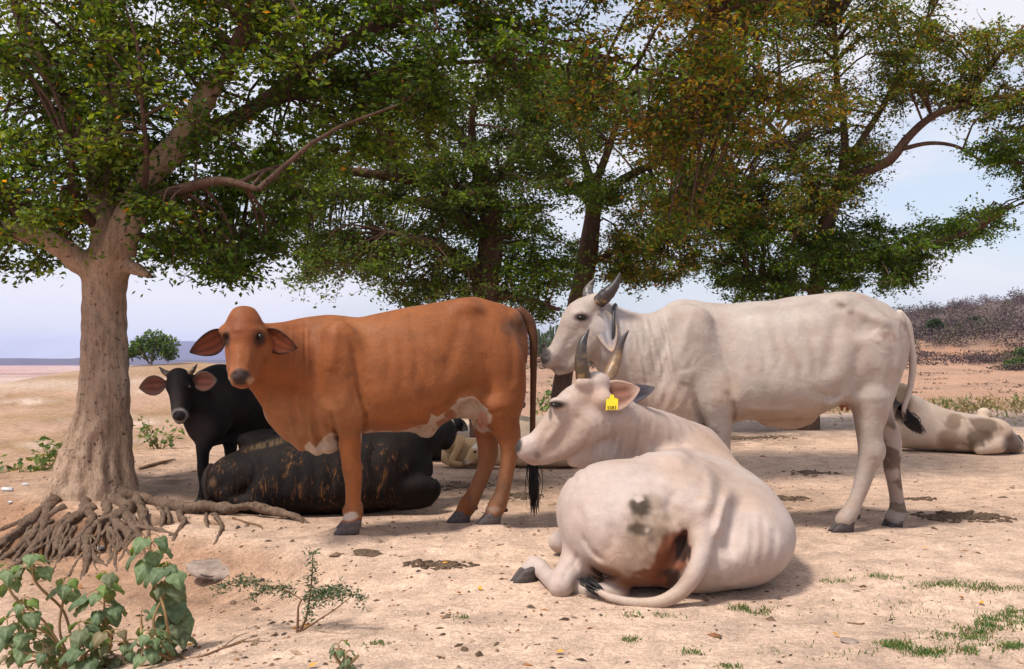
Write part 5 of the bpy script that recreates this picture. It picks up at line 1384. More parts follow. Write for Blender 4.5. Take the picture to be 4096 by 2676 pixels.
    lay = [(.4 * sstep(0, .4, n2), (.40, .28, .20)), (.75 * pt(3815, 1690, 36, 30), tn), (.8 * pt(3935, 1710, 60, 34, 20), dk), (.85 * pt(3905, 1760, 56, 34, -10), dk), (.7 * pt(3800, 1760, 50, 40), tn),
           (.9 * gell(u, v, 4055, 1775, 44, 44, 1.3), (.07, .045, .035)), (.9 * gell(u, v, 3602, 1604, 44, 80, 1.6) * (V[:, 1] < 10.95), (.13, .085, .055)), (.6 * gell(u, v, 3566, 1668, 20, 18, 1) * (V[:, 1] < 10.9), (.34, .17, .12))]
    t = thing('cow', 'cream cow with brown dapples lying at the far right edge of the herd', 'cow', tuple(P(3850, 1812, 11.1)))
    mobj('body', V, Q, M_WHITE, t, paint(V, (.46, .355, .275), lay))
    ear(t, M_EAR, P(3606, 1552, 10.70), P(3578, 1630, 10.56), .17, (-.3, -1, 0), cup=.3, cin=(.02, .015, .013), cout=(.05, .035, .03), round_=.7)
    mb = MB(); add_tube(mb, [b.at(4068, 1745, 0), b.at(4084, 1765, -.02), b.at(4082, 1795, -.06), b.at(4060, 1812, -.12), b.at(4035, 1806, -.18)], [.03, .026, .022, .018, .016], (.05, .035, .03), seg=8, n=20); mb.build('tail', M_COAT, t)
    FEET.append((P(3850, 1812, 11.1)[0], 10.9, P(3850, 1811, 11.1)[2], .8)); FEET.append((P(3650, 1797, 11.1)[0], 10.9, P(3650, 1797, 11.1)[2], .5)); FEET.append((P(4040, 1812, 11.1)[0], 10.9, P(4040, 1811, 11.1)[2], .5))

# ---------------------------------------------------------------- trees
DS = 4096 / 2380.0                        # limb tables below are in 2380-pixel-wide coordinates
def D(x, y, Y): return P(x * DS, y * DS, Y)
def mat_bark(name, c1, c2, dark, scale=1.0, bs=0.8):
    m, nt, b, out = mat_new(name)
    tc = nnode(nt, 'ShaderNodeTexCoord'); pos = nnode(nt, 'ShaderNodeNewGeometry').outputs['Position']
    mp = nnode(nt, 'ShaderNodeMapping', {'Vector': pos, 'Scale': (1, 1, .45)})
    n1 = noise_tex(nt, mp.outputs[0], 6 * scale, 6, .65)
    n2 = noise_tex(nt, mp.outputs[0], 38 * scale, 5, .7)
    n3 = noise_tex(nt, pos, 120 * scale, 3, .6)
    vo = nnode(nt, 'ShaderNodeTexVoronoi', {'Vector': mixc(nt, .10, pos, n1.outputs['Color']), 'Scale': 24 * scale})
    c = mixc(nt, ramp(nt, n1.outputs['Fac'], [(.35, 0.0), (.65, 1.0)]), c1, c2)
    n4 = noise_tex(nt, nnode(nt, 'ShaderNodeMapping', {'Vector': pos, 'Scale': (1, 1, .09)}).outputs[0], 30 * scale, 5, .7, .3)
    c = mixc(nt, ramp(nt, n4.outputs['Fac'], [(.50, 0.0), (.66, .75)]), c, mixc(nt, .55, c, dark))
    c = mixc(nt, ramp(nt, n4.outputs['Fac'], [(.30, .6), (.44, 0.0)]), c, mixc(nt, 1.0, c, (1.25, 1.25, 1.25), 'MULTIPLY'))
    spots = math_n(nt, 'MULTIPLY', ramp(nt, vo.outputs['Distance'], [(.12, 1.0), (.30, 0.0)]), ramp(nt, n2.outputs['Fac'], [(.42, 0.0), (.58, 1.0)]))
    c = mixc(nt, math_n(nt, 'MULTIPLY', spots, .8), c, dark)
    c = mixc(nt, ramp(nt, n2.outputs['Fac'], [(.52, 0.0), (.75, .65)]), c, dark)
    v = nnode(nt, 'ShaderNodeMapRange', {'Value': n3.outputs['Fac'], 'From Min': .3, 'From Max': .7, 'To Min': .8, 'To Max': 1.18})
    c = mixc(nt, 1.0, c, v.outputs[0], 'MULTIPLY')
    nt.links.new(c, b.inputs['Base Color'])
    b.inputs['Roughness'].default_value = .9; b.inputs['Specular IOR Level'].default_value = .15
    h = math_n(nt, 'ADD', math_n(nt, 'SUBTRACT', math_n(nt, 'MULTIPLY', n2.outputs['Fac'], .8), math_n(nt, 'MULTIPLY', n4.outputs['Fac'], .9)), math_n(nt, 'SUBTRACT', math_n(nt, 'MULTIPLY', n1.outputs['Fac'], 1.2), math_n(nt, 'MULTIPLY', spots, .5)))
    bump(nt, b, h, bs, .03)
    return m
M_BARK = mat_bark('grey_brown_bark', (.47, .335, .245), (.35, .235, .165), (.085, .058, .042))
M_BRANCH = mat_bark('dark_branch_bark', (.15, .088, .062), (.10, .058, .042), (.04, .025, .02))
M_ROOT = mat_bark('weathered_root', (.25, .170, .122), (.16, .102, .070), (.05, .032, .022), 1.6, .9)
M_LEAF = mat_leaf('tree_leaf', .48)

def leaves_geo(pos, size, rng, up=.55, droop=.3, aspect=.5):
    """N folded rhombic leaves -> (4N,3) vertices, (2N,3) triangles"""
    n = len(pos)
    ax = rng.normal(0, 1, (n, 3)); ax[:, 2] = ax[:, 2] * .55 - droop
    ax /= np.linalg.norm(ax, axis=1)[:, None]
    nr = rng.normal(0, 1, (n, 3)) + np.array([0, 0, up * 2])
    sd = np.cross(nr, ax); sd /= np.linalg.norm(sd, axis=1)[:, None] + 1e-9
    nr = np.cross(ax, sd)
    s = np.broadcast_to(size, (n,))[:, None]
    w = s * aspect * rng.uniform(.8, 1.25, (n, 1))
    fold = w * rng.uniform(.1, .5, (n, 1))
    a = pos; t = pos + ax * s
    m = pos + ax * s * .45
    l = m + sd * w * .5 + nr * fold * .5; r = m - sd * w * .5 + nr * fold * .5
    V = np.stack([a, l, t, r], 1).reshape(-1, 3)
    i = np.arange(n)[:, None] * 4
    T = np.concatenate([i + np.array([[0, 1, 2]]), i + np.array([[0, 2, 3]])], 0)
    return V, T
def in_poly(x, y, poly):
    poly = np.asarray(poly, float); r = np.zeros(len(x), bool); j = len(poly) - 1
    for i in range(len(poly)):
        xi, yi = poly[i]; xj, yj = poly[j]
        c = ((yi > y) != (yj > y)) & (x < (xj - xi) * (y - yi) / (yj - yi + 1e-12) + xi)
        r ^= c; j = i
    return r
def crown(limbs, areas, rng, holes=(), leaf=.05, wood=None, pal=None, minsep=.55):
    """areas: (polygon in 2380-px, number of sprays, Ymin, Ymax, spray radius m, leaves per spray, palette id)
       returns leaf MB; sprays are wired to the nearest limb by thin branches added to `wood`"""
    LP = np.concatenate([catmull(np.array([list(D(a, b, c)) + [r] for a, b, c, r in l]), 24) for l in limbs])
    mb = MB(); ends = []
    for poly, cnt, y0, y1, rad, per, pid in areas:
        pa = np.array(poly, float); lo, hi = pa.min(0), pa.max(0)
        got = 0; tries = 0
        while got < cnt and tries < cnt * 40:
            tries += 1
            x, y = rng.uniform(lo, hi)
            if not in_poly(np.array([x]), np.array([y]), pa)[0]: continue
            if any(in_poly(np.array([x]), np.array([y]), h)[0] for h in holes): continue
            got += 1
            Y = rng.uniform(y0, y1)
            c = D(x, y, Y)
            k = np.argmin(((LP[:, :3] - c) ** 2).sum(1) + 0.6 * (np.maximum(0, LP[:, 2] - c[2] - .1)) ** 2)
            if wood is not None:
                a = LP[k, :3]; dist = np.linalg.norm(c - a)
                mid = a + (c - a) * .5 + np.array([0, 0, .14 * dist]) + rng.normal(0, .06, 3) * dist
                r0 = min(LP[k, 3] * sc(7) * 0 + .010 + .010 * dist, .03)
                add_tube(wood, [a, mid, c], [r0, r0 * .65, r0 * .35], None, seg=5, n=6, cap=False)
            R = rad * rng.uniform(.7, 1.3)
            tw = int(rng.integers(7, 11))
            npt = max(4, int(per * rng.uniform(.7, 1.3) / tw))
            hue = rng.random()
            for q in range(tw):
                d = rng.normal(0, 1, 3) * np.array([1, 1, .42]); d /= np.linalg.norm(d) + 1e-9
                ln = R * rng.uniform(.55, 1.15)
                e = c + d * ln + np.array([0, 0, -.20 * ln * rng.random()])
                if wood is not None and rng.random() < .8:
                    add_tube(wood, [c, (c + e) / 2 + rng.normal(0, .03, 3) * ln, e], [.006, .0045, .002], None, seg=3, n=3, cap=False)
                t = rng.uniform(.12, 1.12, npt)
                p = c + (e - c) * t[:, None] + rng.normal(0, .075 * R + .02, (npt, 3)) * np.array([1, 1, .75])
                V, T = leaves_geo(p, leaf * rng.uniform(.7, 1.3, npt), rng)
                col = pal(rng, npt, pid, hue, p)
                mb.add(V, T, np.repeat(col, 4, 0))
    return mb
def pal_tree(rng, n, pid, hue, p):
    g = np.array([(.048, .098, .010), (.066, .125, .010), (.110, .165, .012), (.036, .075, .012)])
    br = .65 + .9 * ((hue * 7.31) % 1.0)
    c = g[rng.integers(0, 4, n)] * rng.uniform(.7, 1.35, (n, 1)) * br
    if pid == 1:      # yellow-green tips and dry seed bunches
        m = rng.random(n) < (.14 + .55 * (hue > .5)); c[m] = np.array([.25, .155, .018]) * rng.uniform(.55, 1.35, (m.sum(), 1))
        m = rng.random(n) < .14; c[m] = np.array([.18, .205, .018]) * rng.uniform(.8, 1.2, (m.sum(), 1))
        m = rng.random(n) < .04; c[m] = np.array([.26, .10, .018]) * rng.uniform(.8, 1.2, (m.sum(), 1))
    elif pid == 2:    # fresh green
        m = rng.random(n) < (.30 + .4 * (hue > .6)); c[m] = np.array([.145, .195, .020]) * rng.uniform(.7, 1.25, (m.sum(), 1))
        m = rng.random(n) < .012; c[m] = np.array([.55, .25, .02])
    elif pid == 3:    # greyer mid-distance crown
        c = c * .8 + np.array([.030, .034, .016])
        m = rng.random(n) < .10; c[m] = np.array([.14, .11, .045]) * rng.uniform(.7, 1.2, (m.sum(), 1))
    elif pid == 4:    # olive brown right-hand crown
        m = rng.random(n) < .40; c[m] = np.array([.19, .15, .024]) * rng.uniform(.6, 1.3, (m.sum(), 1))
        m = rng.random(n) < .04; c[m] = np.array([.34, .17, .02])
    return c
def limb_tubes(mb, limbs, seg=10, rough=.06):
    for i, l in enumerate(limbs):
        pts = [D(a, b, c) for a, b, c, _ in l]
        rad = [r * DS * c / F_PX for _, _, c, r in l]
        add_tube(mb, pts, rad, None, seg=seg, n=max(10, 5 * len(l)), rough=rough, seed=i + 3)

def big_tree():
    rng = np.random.default_rng(7)
    Y = 7.3
    t = thing('tree', 'large spreading tree with pale trunk and a tangle of exposed roots at left', 'tree', tuple(D(245, 1150, Y)))
    f = SDF(np.array(D(-40, 1230, 7.0)) * [1, 0, 1] + [0, 6.55, -.05], np.array(D(560, 150, 7.6)) * [1, 0, 1] + [0, 8.15, 0], .0135)
    def ch(pts, k=.05, n=None): f.chain([D(a, b, Y + c) for a, b, c, _ in pts], [r * DS * (Y + c) / F_PX for _, _, c, r in pts], k, 1.0, n)
    ch([(218, 1180, 0, 92), (224, 1100, 0, 80), (234, 1020, 0, 66), (241, 930, 0, 57), (243, 800, 0, 51), (243, 690, 0, 48), (246, 625, 0, 50)], .06, 16)
    ch([(150, 1150, -.05, 44), (170, 1070, -.03, 34), (200, 980, 0, 26)], .07)
    ch([(290, 1140, -.06, 30), (288, 1060, -.03, 22), (285, 980, 0, 18)], .06)
    ch([(130, 1190, -.12, 36), (165, 1120, -.10, 30)], .06); ch([(235, 1190, -.18, 44), (240, 1100, -.12, 34)], .07)
    ch([(203, 660, -.02, 10), (204, 860, -.04, 10), (180, 1000, -.04, 13), (150, 1090, -.04, 18)], .02)
    limbs_near = [
        [(222, 632, 0, 34), (170, 598, -.1, 27), (120, 560, -.2, 23), (50, 540, -.35, 20), (-10, 528, -.5, 17)],
        [(246, 640, 0, 44), (247, 520, .1, 34), (232, 430, .2, 30), (185, 300, .3, 26), (140, 210, .4, 24)],
        [(258, 600, .1, 30), (264, 460, .2, 25), (262, 330, .3, 21), (252, 180, .35, 18)],
        [(262, 610, -.05, 44), (300, 510, -.1, 36), (352, 410, -.12, 32), (420, 325, -.15, 29), (480, 225, -.2, 25), (520, 170, -.2, 24)],
        [(300, 620, -.1, 17), (330, 630, -.12, 12), (346, 640, -.13, 9)]]
    for l in limbs_near: ch(l, .05, 14)
    def bk(X, Yy, Z):
        return 0.010 * np.sin(X * 21 + 3 * np.sin(Z * 5)) * np.sin(Yy * 19 + 1.3) * np.sin(Z * 9 + X * 6) + .006 * np.sin(X * 47 + Z * 13) * np.sin(Z * 31 + Yy * 29)
    f.disp(bk, f.lo, f.lo + f.h * f.n)
    for pl, w, d in (([(204, 650), (203, 780), (197, 900), (178, 1000), (150, 1080)], 5, .018), ([(214, 660), (212, 800), (206, 920)], 7, -.010), ([(225, 1000), (215, 1060), (228, 1120)], 10, .030), ([(255, 1040), (250, 1100), (262, 1150)], 8, .025), ([(170, 1040), (165, 1100), (150, 1150)], 9, .022),
                     ([(280, 1020), (284, 1090), (296, 1140)], 8, .020), ([(190, 1090), (200, 1140), (195, 1180)], 9, .024), ([(240, 1060), (234, 1110), (240, 1150)], 12, -.018), ([(270, 700), (276, 800), (270, 900)], 9, .007), ([(235, 780), (240, 880), (232, 980)], 10, .006), ([(290, 830), (294, 880), (288, 930)], 7, -.010), ([(255, 900), (262, 980), (258, 1050)], 9, .008)):
        f.groove(np.array(pl) * DS, w * DS, d, -9, Y)
    V, Q = f.mesh(1)
    mobj('trunk', V, Q, M_BARK, t)
    L = lambda pts: [(a, b, Y + c, r) for a, b, c, r in pts]
    limbs = [L(l) for l in limbs_near[:4]] + [
        L([(-5, 528, -.5, 17), (-90, 500, -.7, 14), (-200, 470, -.9, 9)]),
        L([(70, 545, -.3, 12), (20, 470, -.3, 9), (-40, 420, -.3, 6)]),
        L([(143, 216, .4, 24), (90, 120, .5, 20), (50, 40, .5, 17), (10, -120, .6, 12), (-60, -300, .6, 6)]),
        L([(252, 190, .35, 18), (246, 60, .4, 15), (235, -80, .4, 11), (240, -280, .5, 6)]),
        L([(515, 178, -.2, 24), (575, 60, -.3, 20), (620, -40, -.4, 17), (700, -200, -.4, 10)]),
        L([(408, 340, -.15, 24), (500, 300, .0, 20), (600, 245, .2, 18), (740, 135, .4, 16), (880, 60, .5, 14), (1060, -5, .7, 12), (1250, -40, .9, 10), (1450, -20, 1.1, 8), (1650, 40, 1.3, 5)]),
        L([(600, 245, .2, 13), (720, 210, .5, 11), (860, 170, .7, 9), (1000, 150, .9, 6), (1180, 140, 1.0, 4)]),
        L([(330, 470, -.1, 16), (420, 440, -.5, 13), (520, 420, -.7, 10), (600, 440, -.8, 6)]),
        L([(300, 545, -.1, 14), (380, 560, .3, 10), (470, 560, .6, 7), (560, 580, .7, 4)]),
        L([(215, 520, 0, 10), (170, 440, -.3, 9), (165, 360, -.4, 6)]),
        L([(300, 520, -.1, 9), (340, 400, -.5, 7), (330, 240, -.7, 5)]),
        L([(860, 70, .5, 10), (920, -20, .7, 8), (980, -150, .8, 5)]),
        L([(1060, 0, .7, 9), (1200, 70, .9, 7), (1400, 130, 1.1, 5), (1600, 190, 1.3, 4), (1850, 240, 1.5, 3)])]
    wood = MB()
    limb_tubes(wood, limbs[4:], 9)
    areas = [
        ([(-150, -350), (700, -350), (700, 180), (560, 330), (330, 330), (-150, 330)], 222, 6.5, 8.5, .36, 177, 2),
        ([(-150, 330), (330, 330), (420, 480), (200, 520), (-150, 560)], 74, 6.55, 8.2, .33, 177, 2),
        ([(-150, 540), (190, 540), (170, 580), (120, 625), (-150, 650)], 20, 7.2, 8.2, .24, 112, 0),
        ([(60, 470), (170, 480), (120, 560), (20, 610)], 8, 7.3, 7.9, .24, 112, 0),
        ([(300, 330), (700, 300), (700, 470), (620, 620), (480, 640), (340, 600)], 74, 6.8, 8.8, .30, 161, 0),
        ([(500, 560), (600, 560), (600, 650), (500, 665)], 8, 7.2, 8.0, .20, 120, 0),
        ([(620, -350), (1250, -350), (1250, 190), (1000, 240), (760, 330), (620, 330)], 168, 6.9, 8.8, .36, 168, 0),
        ([(760, 190), (1020, 190), (1010, 330), (900, 380), (620, 400)], 36, 7.2, 8.6, .30, 154, 2),
        ([(1050, -350), (1850, -350), (1850, 20), (1750, 190), (1680, 330), (1520, 360), (1280, 230), (1100, 180)], 190, 7.6, 9.3, .36, 168, 1),
        ([(1600, 120), (1900, 200), (1960, 260), (1700, 330), (1600, 600), (1540, 500), (1500, 330)], 56, 8.3, 9.6, .32, 154, 1)]
    mb = crown(limbs, areas, rng, [], .053, wood, pal_tree)
    wood.build('branches', M_BRANCH, t)
    cr = mb.build('crown', M_LEAF, t, smooth=False); tag(cr, kind='stuff')
    for a, b, Yq in ((588, 2010, 7.0), (672, 2035, 6.85), (756, 2045, 6.7), (840, 2045, 6.6), (924, 2048, 6.52), (1000, 2043, 6.5), (1100, 2060, 6.42), (1180, 2078, 6.3), (1240, 2090, 6.2)):
        g = P(a, b, Yq); FEET.append((g[0], g[1], g[2], .13))
    # exposed roots, each over the ground it is seen on
    roots = [([(275, 1985), (190, 2028), (126, 2085), (63, 2136), (-10, 2186), (-90, 2240)], 27), ([(260, 2030), (176, 2085), (126, 2136), (63, 2199), (-20, 2246)], 17), ([(265, 1990), (188, 2052), (176, 2102), (160, 2150)], 22),
             ([(350, 2000), (294, 2068), (235, 2102), (168, 2153), (109, 2220), (50, 2270), (0, 2300)], 18), ([(275, 2060), (252, 2085), (218, 2144), (189, 2207), (183, 2250)], 13), ([(350, 2020), (361, 2052), (370, 2085), (328, 2136), (294, 2178), (252, 2220), (180, 2256)], 16),
             ([(380, 2030), (336, 2052), (300, 2075), (270, 2095), (240, 2140), (225, 2190)], 20), ([(430, 1990), (454, 2070), (412, 2085), (370, 2119), (349, 2169), (353, 2216), (345, 2270), (325, 2320)], 22), ([(454, 2078), (496, 2119), (517, 2153), (500, 2178), (454, 2220), (430, 2255)], 17),
             ([(353, 2200), (395, 2245), (440, 2270)], 13), ([(440, 2095), (424, 2119), (391, 2153), (380, 2190)], 10), ([(433, 2110), (445, 2169), (466, 2192)], 8), ([(504, 1950), (475, 2010), (504, 2047), (521, 2085), (542, 2119), (560, 2150)], 21),
             ([(520, 1950), (559, 2031), (576, 2068), (555, 2108)], 23), ([(470, 1960, 7.2), (521, 1984, 7.1), (588, 1999, 7.0), (672, 2019, 6.85), (756, 2030, 6.7), (840, 2027, 6.6), (924, 2031, 6.52), (1000, 2026, 6.5), (1100, 2046, 6.42), (1180, 2068, 6.3), (1240, 2090, 6.2)], 25), ([(660, 2014), (672, 2052), (678, 2092)], 12),
             ([(714, 2026), (723, 2068), (731, 2102), (706, 2136), (689, 2195)], 13), ([(550, 2110), (630, 2119), (712, 2142)], 12), ([(815, 2040), (824, 2060), (828, 2102), (848, 2142)], 9), ([(830, 2050), (874, 2077), (887, 2102), (874, 2144), (855, 2190)], 11),
             ([(600, 2005), (640, 2040), (650, 2090), (640, 2130)], 12), ([(300, 2110), (262, 2170), (240, 2230), (200, 2300)], 10), ([(150, 2120), (110, 2170), (60, 2240), (20, 2330)], 12), ([(400, 2100), (380, 2180), (330, 2220), (280, 2290)], 9), ([(480, 2160), (460, 2240), (470, 2290)], 8),
             ([(240, 2150), (200, 2170), (140, 2200), (90, 2290)], 11), ([(320, 2150), (310, 2210), (290, 2280), (250, 2330)], 8), ([(140, 2060), (80, 2090), (10, 2120), (-60, 2150)], 14), ([(420, 2020), (430, 2050), (400, 2080)], 18), ([(560, 2060), (590, 2110), (600, 2170)], 9)]
    for k in range(26):
        a, b = rng.uniform(110, 560), rng.uniform(2060, 2150)
        q = [(a, b)]; dx = rng.uniform(-30, 12) + (a - 330) * .06
        for _ in range(4):
            a += dx + rng.normal(0, 12); b += rng.uniform(18, 42); q.append((a, b))
        roots.append((q, rng.uniform(4, 8.5)))
    for i, (pp, r) in enumerate(roots):
        pts = []; rad = []
        n = len(pp)
        for j, ab in enumerate(pp):
            a, b = ab[:2]
            Yg = ab[2] if len(ab) > 2 else min(G(a, b, 4.0, 9.0)[1], 7.35)
            q = P(a, b, Yg)
            e = j / (n - 1)
            rr = r * (1.1 - .55 * e) * Yg / F_PX
            pts.append(q + np.array([0, -rr * .2, rr * (.02 - .9 * (e > .99))])); rad.append(rr)
        m2 = MB(); add_tube(m2, pts, rad, None, seg=10, n=12 * n, rough=.30, seed=40 + i)
        m2.build('root', M_ROOT, t)
    for a, b, dp, hr in ((300, 2135, .09, .15), (395, 2150, .10, .14), (465, 2150, .08, .11), (225, 2165, .08, .15), (610, 2080, .07, .10), (695, 2075, .06, .09), (130, 2180, .07, .16), (850, 2090, .04, .06)):
        g = G(a, b, 4.0, 9.0); HOLLOWS.append((g[0], g[1], dp, hr))
    return t

def mid_trees():
    # two trees close together behind the cattle
    rng = np.random.default_rng(11)
    Y = 13.0
    t = thing('tree', 'dark-trunked tree rising behind the brown cow\'s rump', 'tree', tuple(D(1128, 1040, Y)))
    L = lambda pts, Y: [(a, b, Y + c, r) for a, b, c, r in pts]
    trunk = L([(1130, 1060, 0, 42), (1129, 960, 0, 36), (1129, 760, 0, 33), (1132, 640, 0, 32), (1140, 560, 0, 28), (1135, 460, 0, 25), (1105, 370, 0, 20), (1070, 315, .1, 14), (1020, 250, .2, 8)], Y)
    limbs = [L([(1120, 650, 0, 22), (1070, 605, -.2, 17), (1010, 570, -.5, 12), (900, 540, -.8, 7)], Y), L([(1140, 540, 0, 16), (1000, 475, .2, 13), (860, 455, .3, 11), (720, 450, .3, 8), (640, 440, .3, 4)], Y),
             L([(1130, 480, 0, 15), (960, 420, -.4, 13), (800, 395, -.7, 10), (690, 372, -.8, 8), (620, 350, -.8, 4)], Y), L([(1145, 430, 0, 14), (1190, 370, .2, 11), (1230, 270, .3, 8), (1280, 180, .3, 5)], Y),
             L([(1150, 690, 0, 12), (1210, 690, -.2, 8), (1300, 720, -.4, 4)], Y), L([(1100, 360, 0, 12), (1100, 260, -.3, 8), (1150, 170, -.4, 5)], Y)]
    wood = MB(); limb_tubes(wood, limbs, 8)
    tm = MB(); limb_tubes(tm, [trunk], 16, .08); tm.build('trunk', M_BRANCH, t)
    areas = [([(900, 180), (1320, 160), (1330, 420), (1230, 520), (980, 420), (860, 330)], 136, 12.0, 14.2, .42, 218, 3),
             ([(600, 330), (980, 380), (1080, 470), (960, 620), (700, 640), (690, 560), (600, 500)], 117, 12.0, 14.2, .40, 218, 3),
             ([(700, 560), (960, 560), (1110, 560), (1100, 690), (960, 690), (880, 640), (700, 650)], 57, 12.0, 13.6, .38, 210, 3),
             ([(1000, 430), (1340, 430), (1330, 650), (1180, 690), (1160, 560), (1000, 560)], 68, 12.2, 14.2, .40, 210, 0),
             ([(1170, 690), (1300, 690), (1305, 735), (1200, 722)], 9, 12.4, 13.2, .28, 116, 3), ([(900, 680), (1100, 680), (1100, 715), (960, 715)], 10, 12.4, 13.6, .28, 145, 3)]
    holes = [[(1020, 270), (1080, 270), (1080, 330), (1020, 340)], [(600, 560), (690, 540), (690, 690), (600, 700)]]
    mb = crown([trunk] + limbs, areas, rng, holes, .058, wood, pal_tree)
    wood.build('branches', M_BRANCH, t); tag(mb.build('crown', M_LEAF, t, smooth=False), kind='stuff')
    g = D(1130, 1050, Y); FEET.append((g[0], g[1], float(height(g[0], g[1], False)), .3))
    rng = np.random.default_rng(13)
    Y = 14.6
    t = thing('tree', 'slender leaning tree behind the standing cream cow\'s head', 'tree', tuple(D(1300, 1000, Y)))
    trunk = L([(1290, 1010, 0, 22), (1309, 880, 0, 20), (1332, 760, 0, 22), (1352, 670, 0, 25), (1370, 560, 0, 22), (1378, 490, 0, 18), (1372, 430, 0, 12), (1350, 340, .1, 7)], Y)
    limbs = [L([(1378, 490, 0, 14), (1430, 430, .2, 11), (1520, 380, .3, 8), (1620, 330, .3, 4)], Y), L([(1374, 450, 0, 11), (1420, 330, -.3, 8), (1450, 220, -.4, 5)], Y), L([(1360, 620, 0, 9), (1440, 580, -.3, 7), (1560, 560, -.4, 4)], Y),
             L([(1370, 470, 0, 9), (1300, 400, .3, 7), (1260, 300, .4, 4)], Y)]
    wood = MB(); limb_tubes(wood, limbs, 8)
    tm = MB(); limb_tubes(tm, [trunk], 16, .08); tm.build('trunk', M_BRANCH, t)
    areas = [([(1230, 150), (1700, 200), (1680, 460), (1440, 480), (1300, 480), (1230, 400)], 130, 13.4, 16.0, .42, 218, 3),
             ([(1390, 440), (1690, 440), (1650, 600), (1580, 650), (1400, 640)], 86, 13.4, 15.8, .40, 210, 4), ([(1310, 560), (1350, 560), (1340, 690), (1300, 660)], 8, 14.8, 15.8, .28, 130, 3),
             ([(1400, 620), (1580, 630), (1560, 665), (1410, 660)], 12, 13.8, 15.4, .28, 138, 4)]
    holes = [[(1290, 450), (1370, 440), (1350, 530), (1290, 530)]]
    mb = crown([trunk] + limbs, areas, rng, holes, .058, wood, pal_tree)
    wood.build('branches', M_BRANCH, t); tag(mb.build('crown', M_LEAF, t, smooth=False), kind='stuff')
    # right-hand tree
    rng = np.random.default_rng(17)
    Y = 14.8
    t = thing('tree', 'broad olive-brown tree at right, its trunk rising above the standing cream cow', 'tree', tuple(D(1880, 995, Y)))
    trunk = L([(1868, 1010, 0, 38), (1878, 930, 0, 26), (1888, 800, 0, 21), (1896, 690, 0, 19), (1908, 580, 0, 18), (1926, 500, 0, 17), (1950, 440, 0, 15), (1962, 380, 0, 12), (1962, 300, .1, 9), (1945, 180, .2, 7), (1940, 60, .2, 5)], Y)
    limbs = [L([(1940, 460, 0, 14), (2000, 405, -.2, 12), (2070, 370, -.4, 11), (2110, 320, -.5, 10), (2160, 275, -.6, 9), (2250, 240, -.7, 7), (2330, 225, -.8, 6), (2440, 230, -.9, 4)], Y), L([(2100, 345, -.5, 6), (2160, 333, -.6, 5), (2215, 338, -.7, 4), (2290, 380, -.8, 3)], Y),
             L([(1905, 600, 0, 12), (1830, 520, .2, 9), (1760, 440, .3, 6), (1700, 380, .3, 3)], Y), L([(1910, 640, 0, 9), (2000, 610, -.3, 7), (2120, 580, -.4, 6), (2280, 530, -.5, 3)], Y), L([(1960, 390, 0, 9), (2050, 250, .3, 7), (2120, 120, .4, 5), (2180, 0, .4, 3)], Y),
             L([(1930, 500, 0, 10), (1860, 380, -.4, 8), (1780, 280, -.6, 6), (1700, 200, -.6, 3)], Y), L([(1895, 680, 0, 8), (1820, 650, -.3, 6), (1740, 660, -.4, 3)], Y), L([(2240, 243, -.7, 5), (2330, 120, -.8, 4), (2380, 60, -.8, 3)], Y)]
    wood = MB(); limb_tubes(wood, limbs, 8)
    tm = MB(); limb_tubes(tm, [trunk], 16, .08); tm.build('trunk', M_BRANCH, t)
    areas = [([(1560, -300), (2200, -300), (2190, 60), (2100, 240), (1900, 340), (1600, 330)], 247, 13.4, 16.4, .44, 218, 4),
             ([(1640, 330), (1900, 330), (2060, 330), (1990, 460), (1880, 520), (1660, 560), (1640, 470)], 136, 13.6, 16.2, .42, 218, 4),
             ([(1700, 520), (2060, 520), (2060, 620), (1960, 640), (1900, 670), (1820, 670), (1710, 690), (1660, 640)], 110, 13.8, 16.2, .40, 218, 0),
             ([(1700, 640), (1850, 650), (1830, 690), (1720, 700)], 13, 14.0, 15.4, .26, 145, 0), ([(1930, 620), (1990, 620), (1980, 665), (1920, 672)], 8, 14.0, 15.4, .22, 130, 0),
             ([(2020, 510), (2330, 480), (2330, 530), (2210, 580), (2140, 600), (2100, 660), (2040, 660), (2060, 590)], 60, 13.8, 15.4, .30, 188, 0), ([(2050, 620), (2130, 600), (2120, 660), (2060, 672)], 8, 14.0, 14.8, .22, 130, 0),
             ([(2260, 70), (2500, 60), (2500, 340), (2300, 330), (2230, 200)], 60, 13.0, 15.0, .34, 188, 4), ([(2250, 340), (2500, 300), (2500, 470), (2320, 450)], 31, 13.0, 14.6, .32, 188, 0),
             ([(2040, 60), (2280, 80), (2290, 240), (2120, 270), (2040, 200)], 52, 13.8, 15.4, .34, 174, 4)]
    holes = [[(2080, 400), (2110, 345), (2260, 348), (2275, 400), (2290, 465), (2200, 505), (2050, 520), (2040, 470)], [(2195, -400), (2700, -400), (2700, 40), (2260, 60)], [(2000, 640), (2035, 640), (2035, 700), (2000, 700)], [(1868, 610), (1926, 610), (1926, 720), (1868, 720)]]
    mb = crown([trunk] + limbs, areas, rng, holes, .058, wood, pal_tree)
    wood.build('branches', M_BRANCH, t); tag(mb.build('crown', M_LEAF, t, smooth=False), kind='stuff')

# ---------------------------------------------------------------- plants, litter, background growth
M_PLANT = mat_leaf('plant_leaf', .30, .55)
M_STEM = mat_plain('plant_stem', (.26, .17, .08), .8, .2, .2, 40)
M_TWIG = mat_plain('dry_twig', (.17, .10, .06), .9, .1, .3, 30)
M_STONE = mat_plain('grey_stone', (.26, .20, .165), .9, .2, .35, 14, .8, .02)
M_DUNG = mat_plain('dry_dung', (.115, .077, .052), .95, .1, .45, 40, .9, .02)

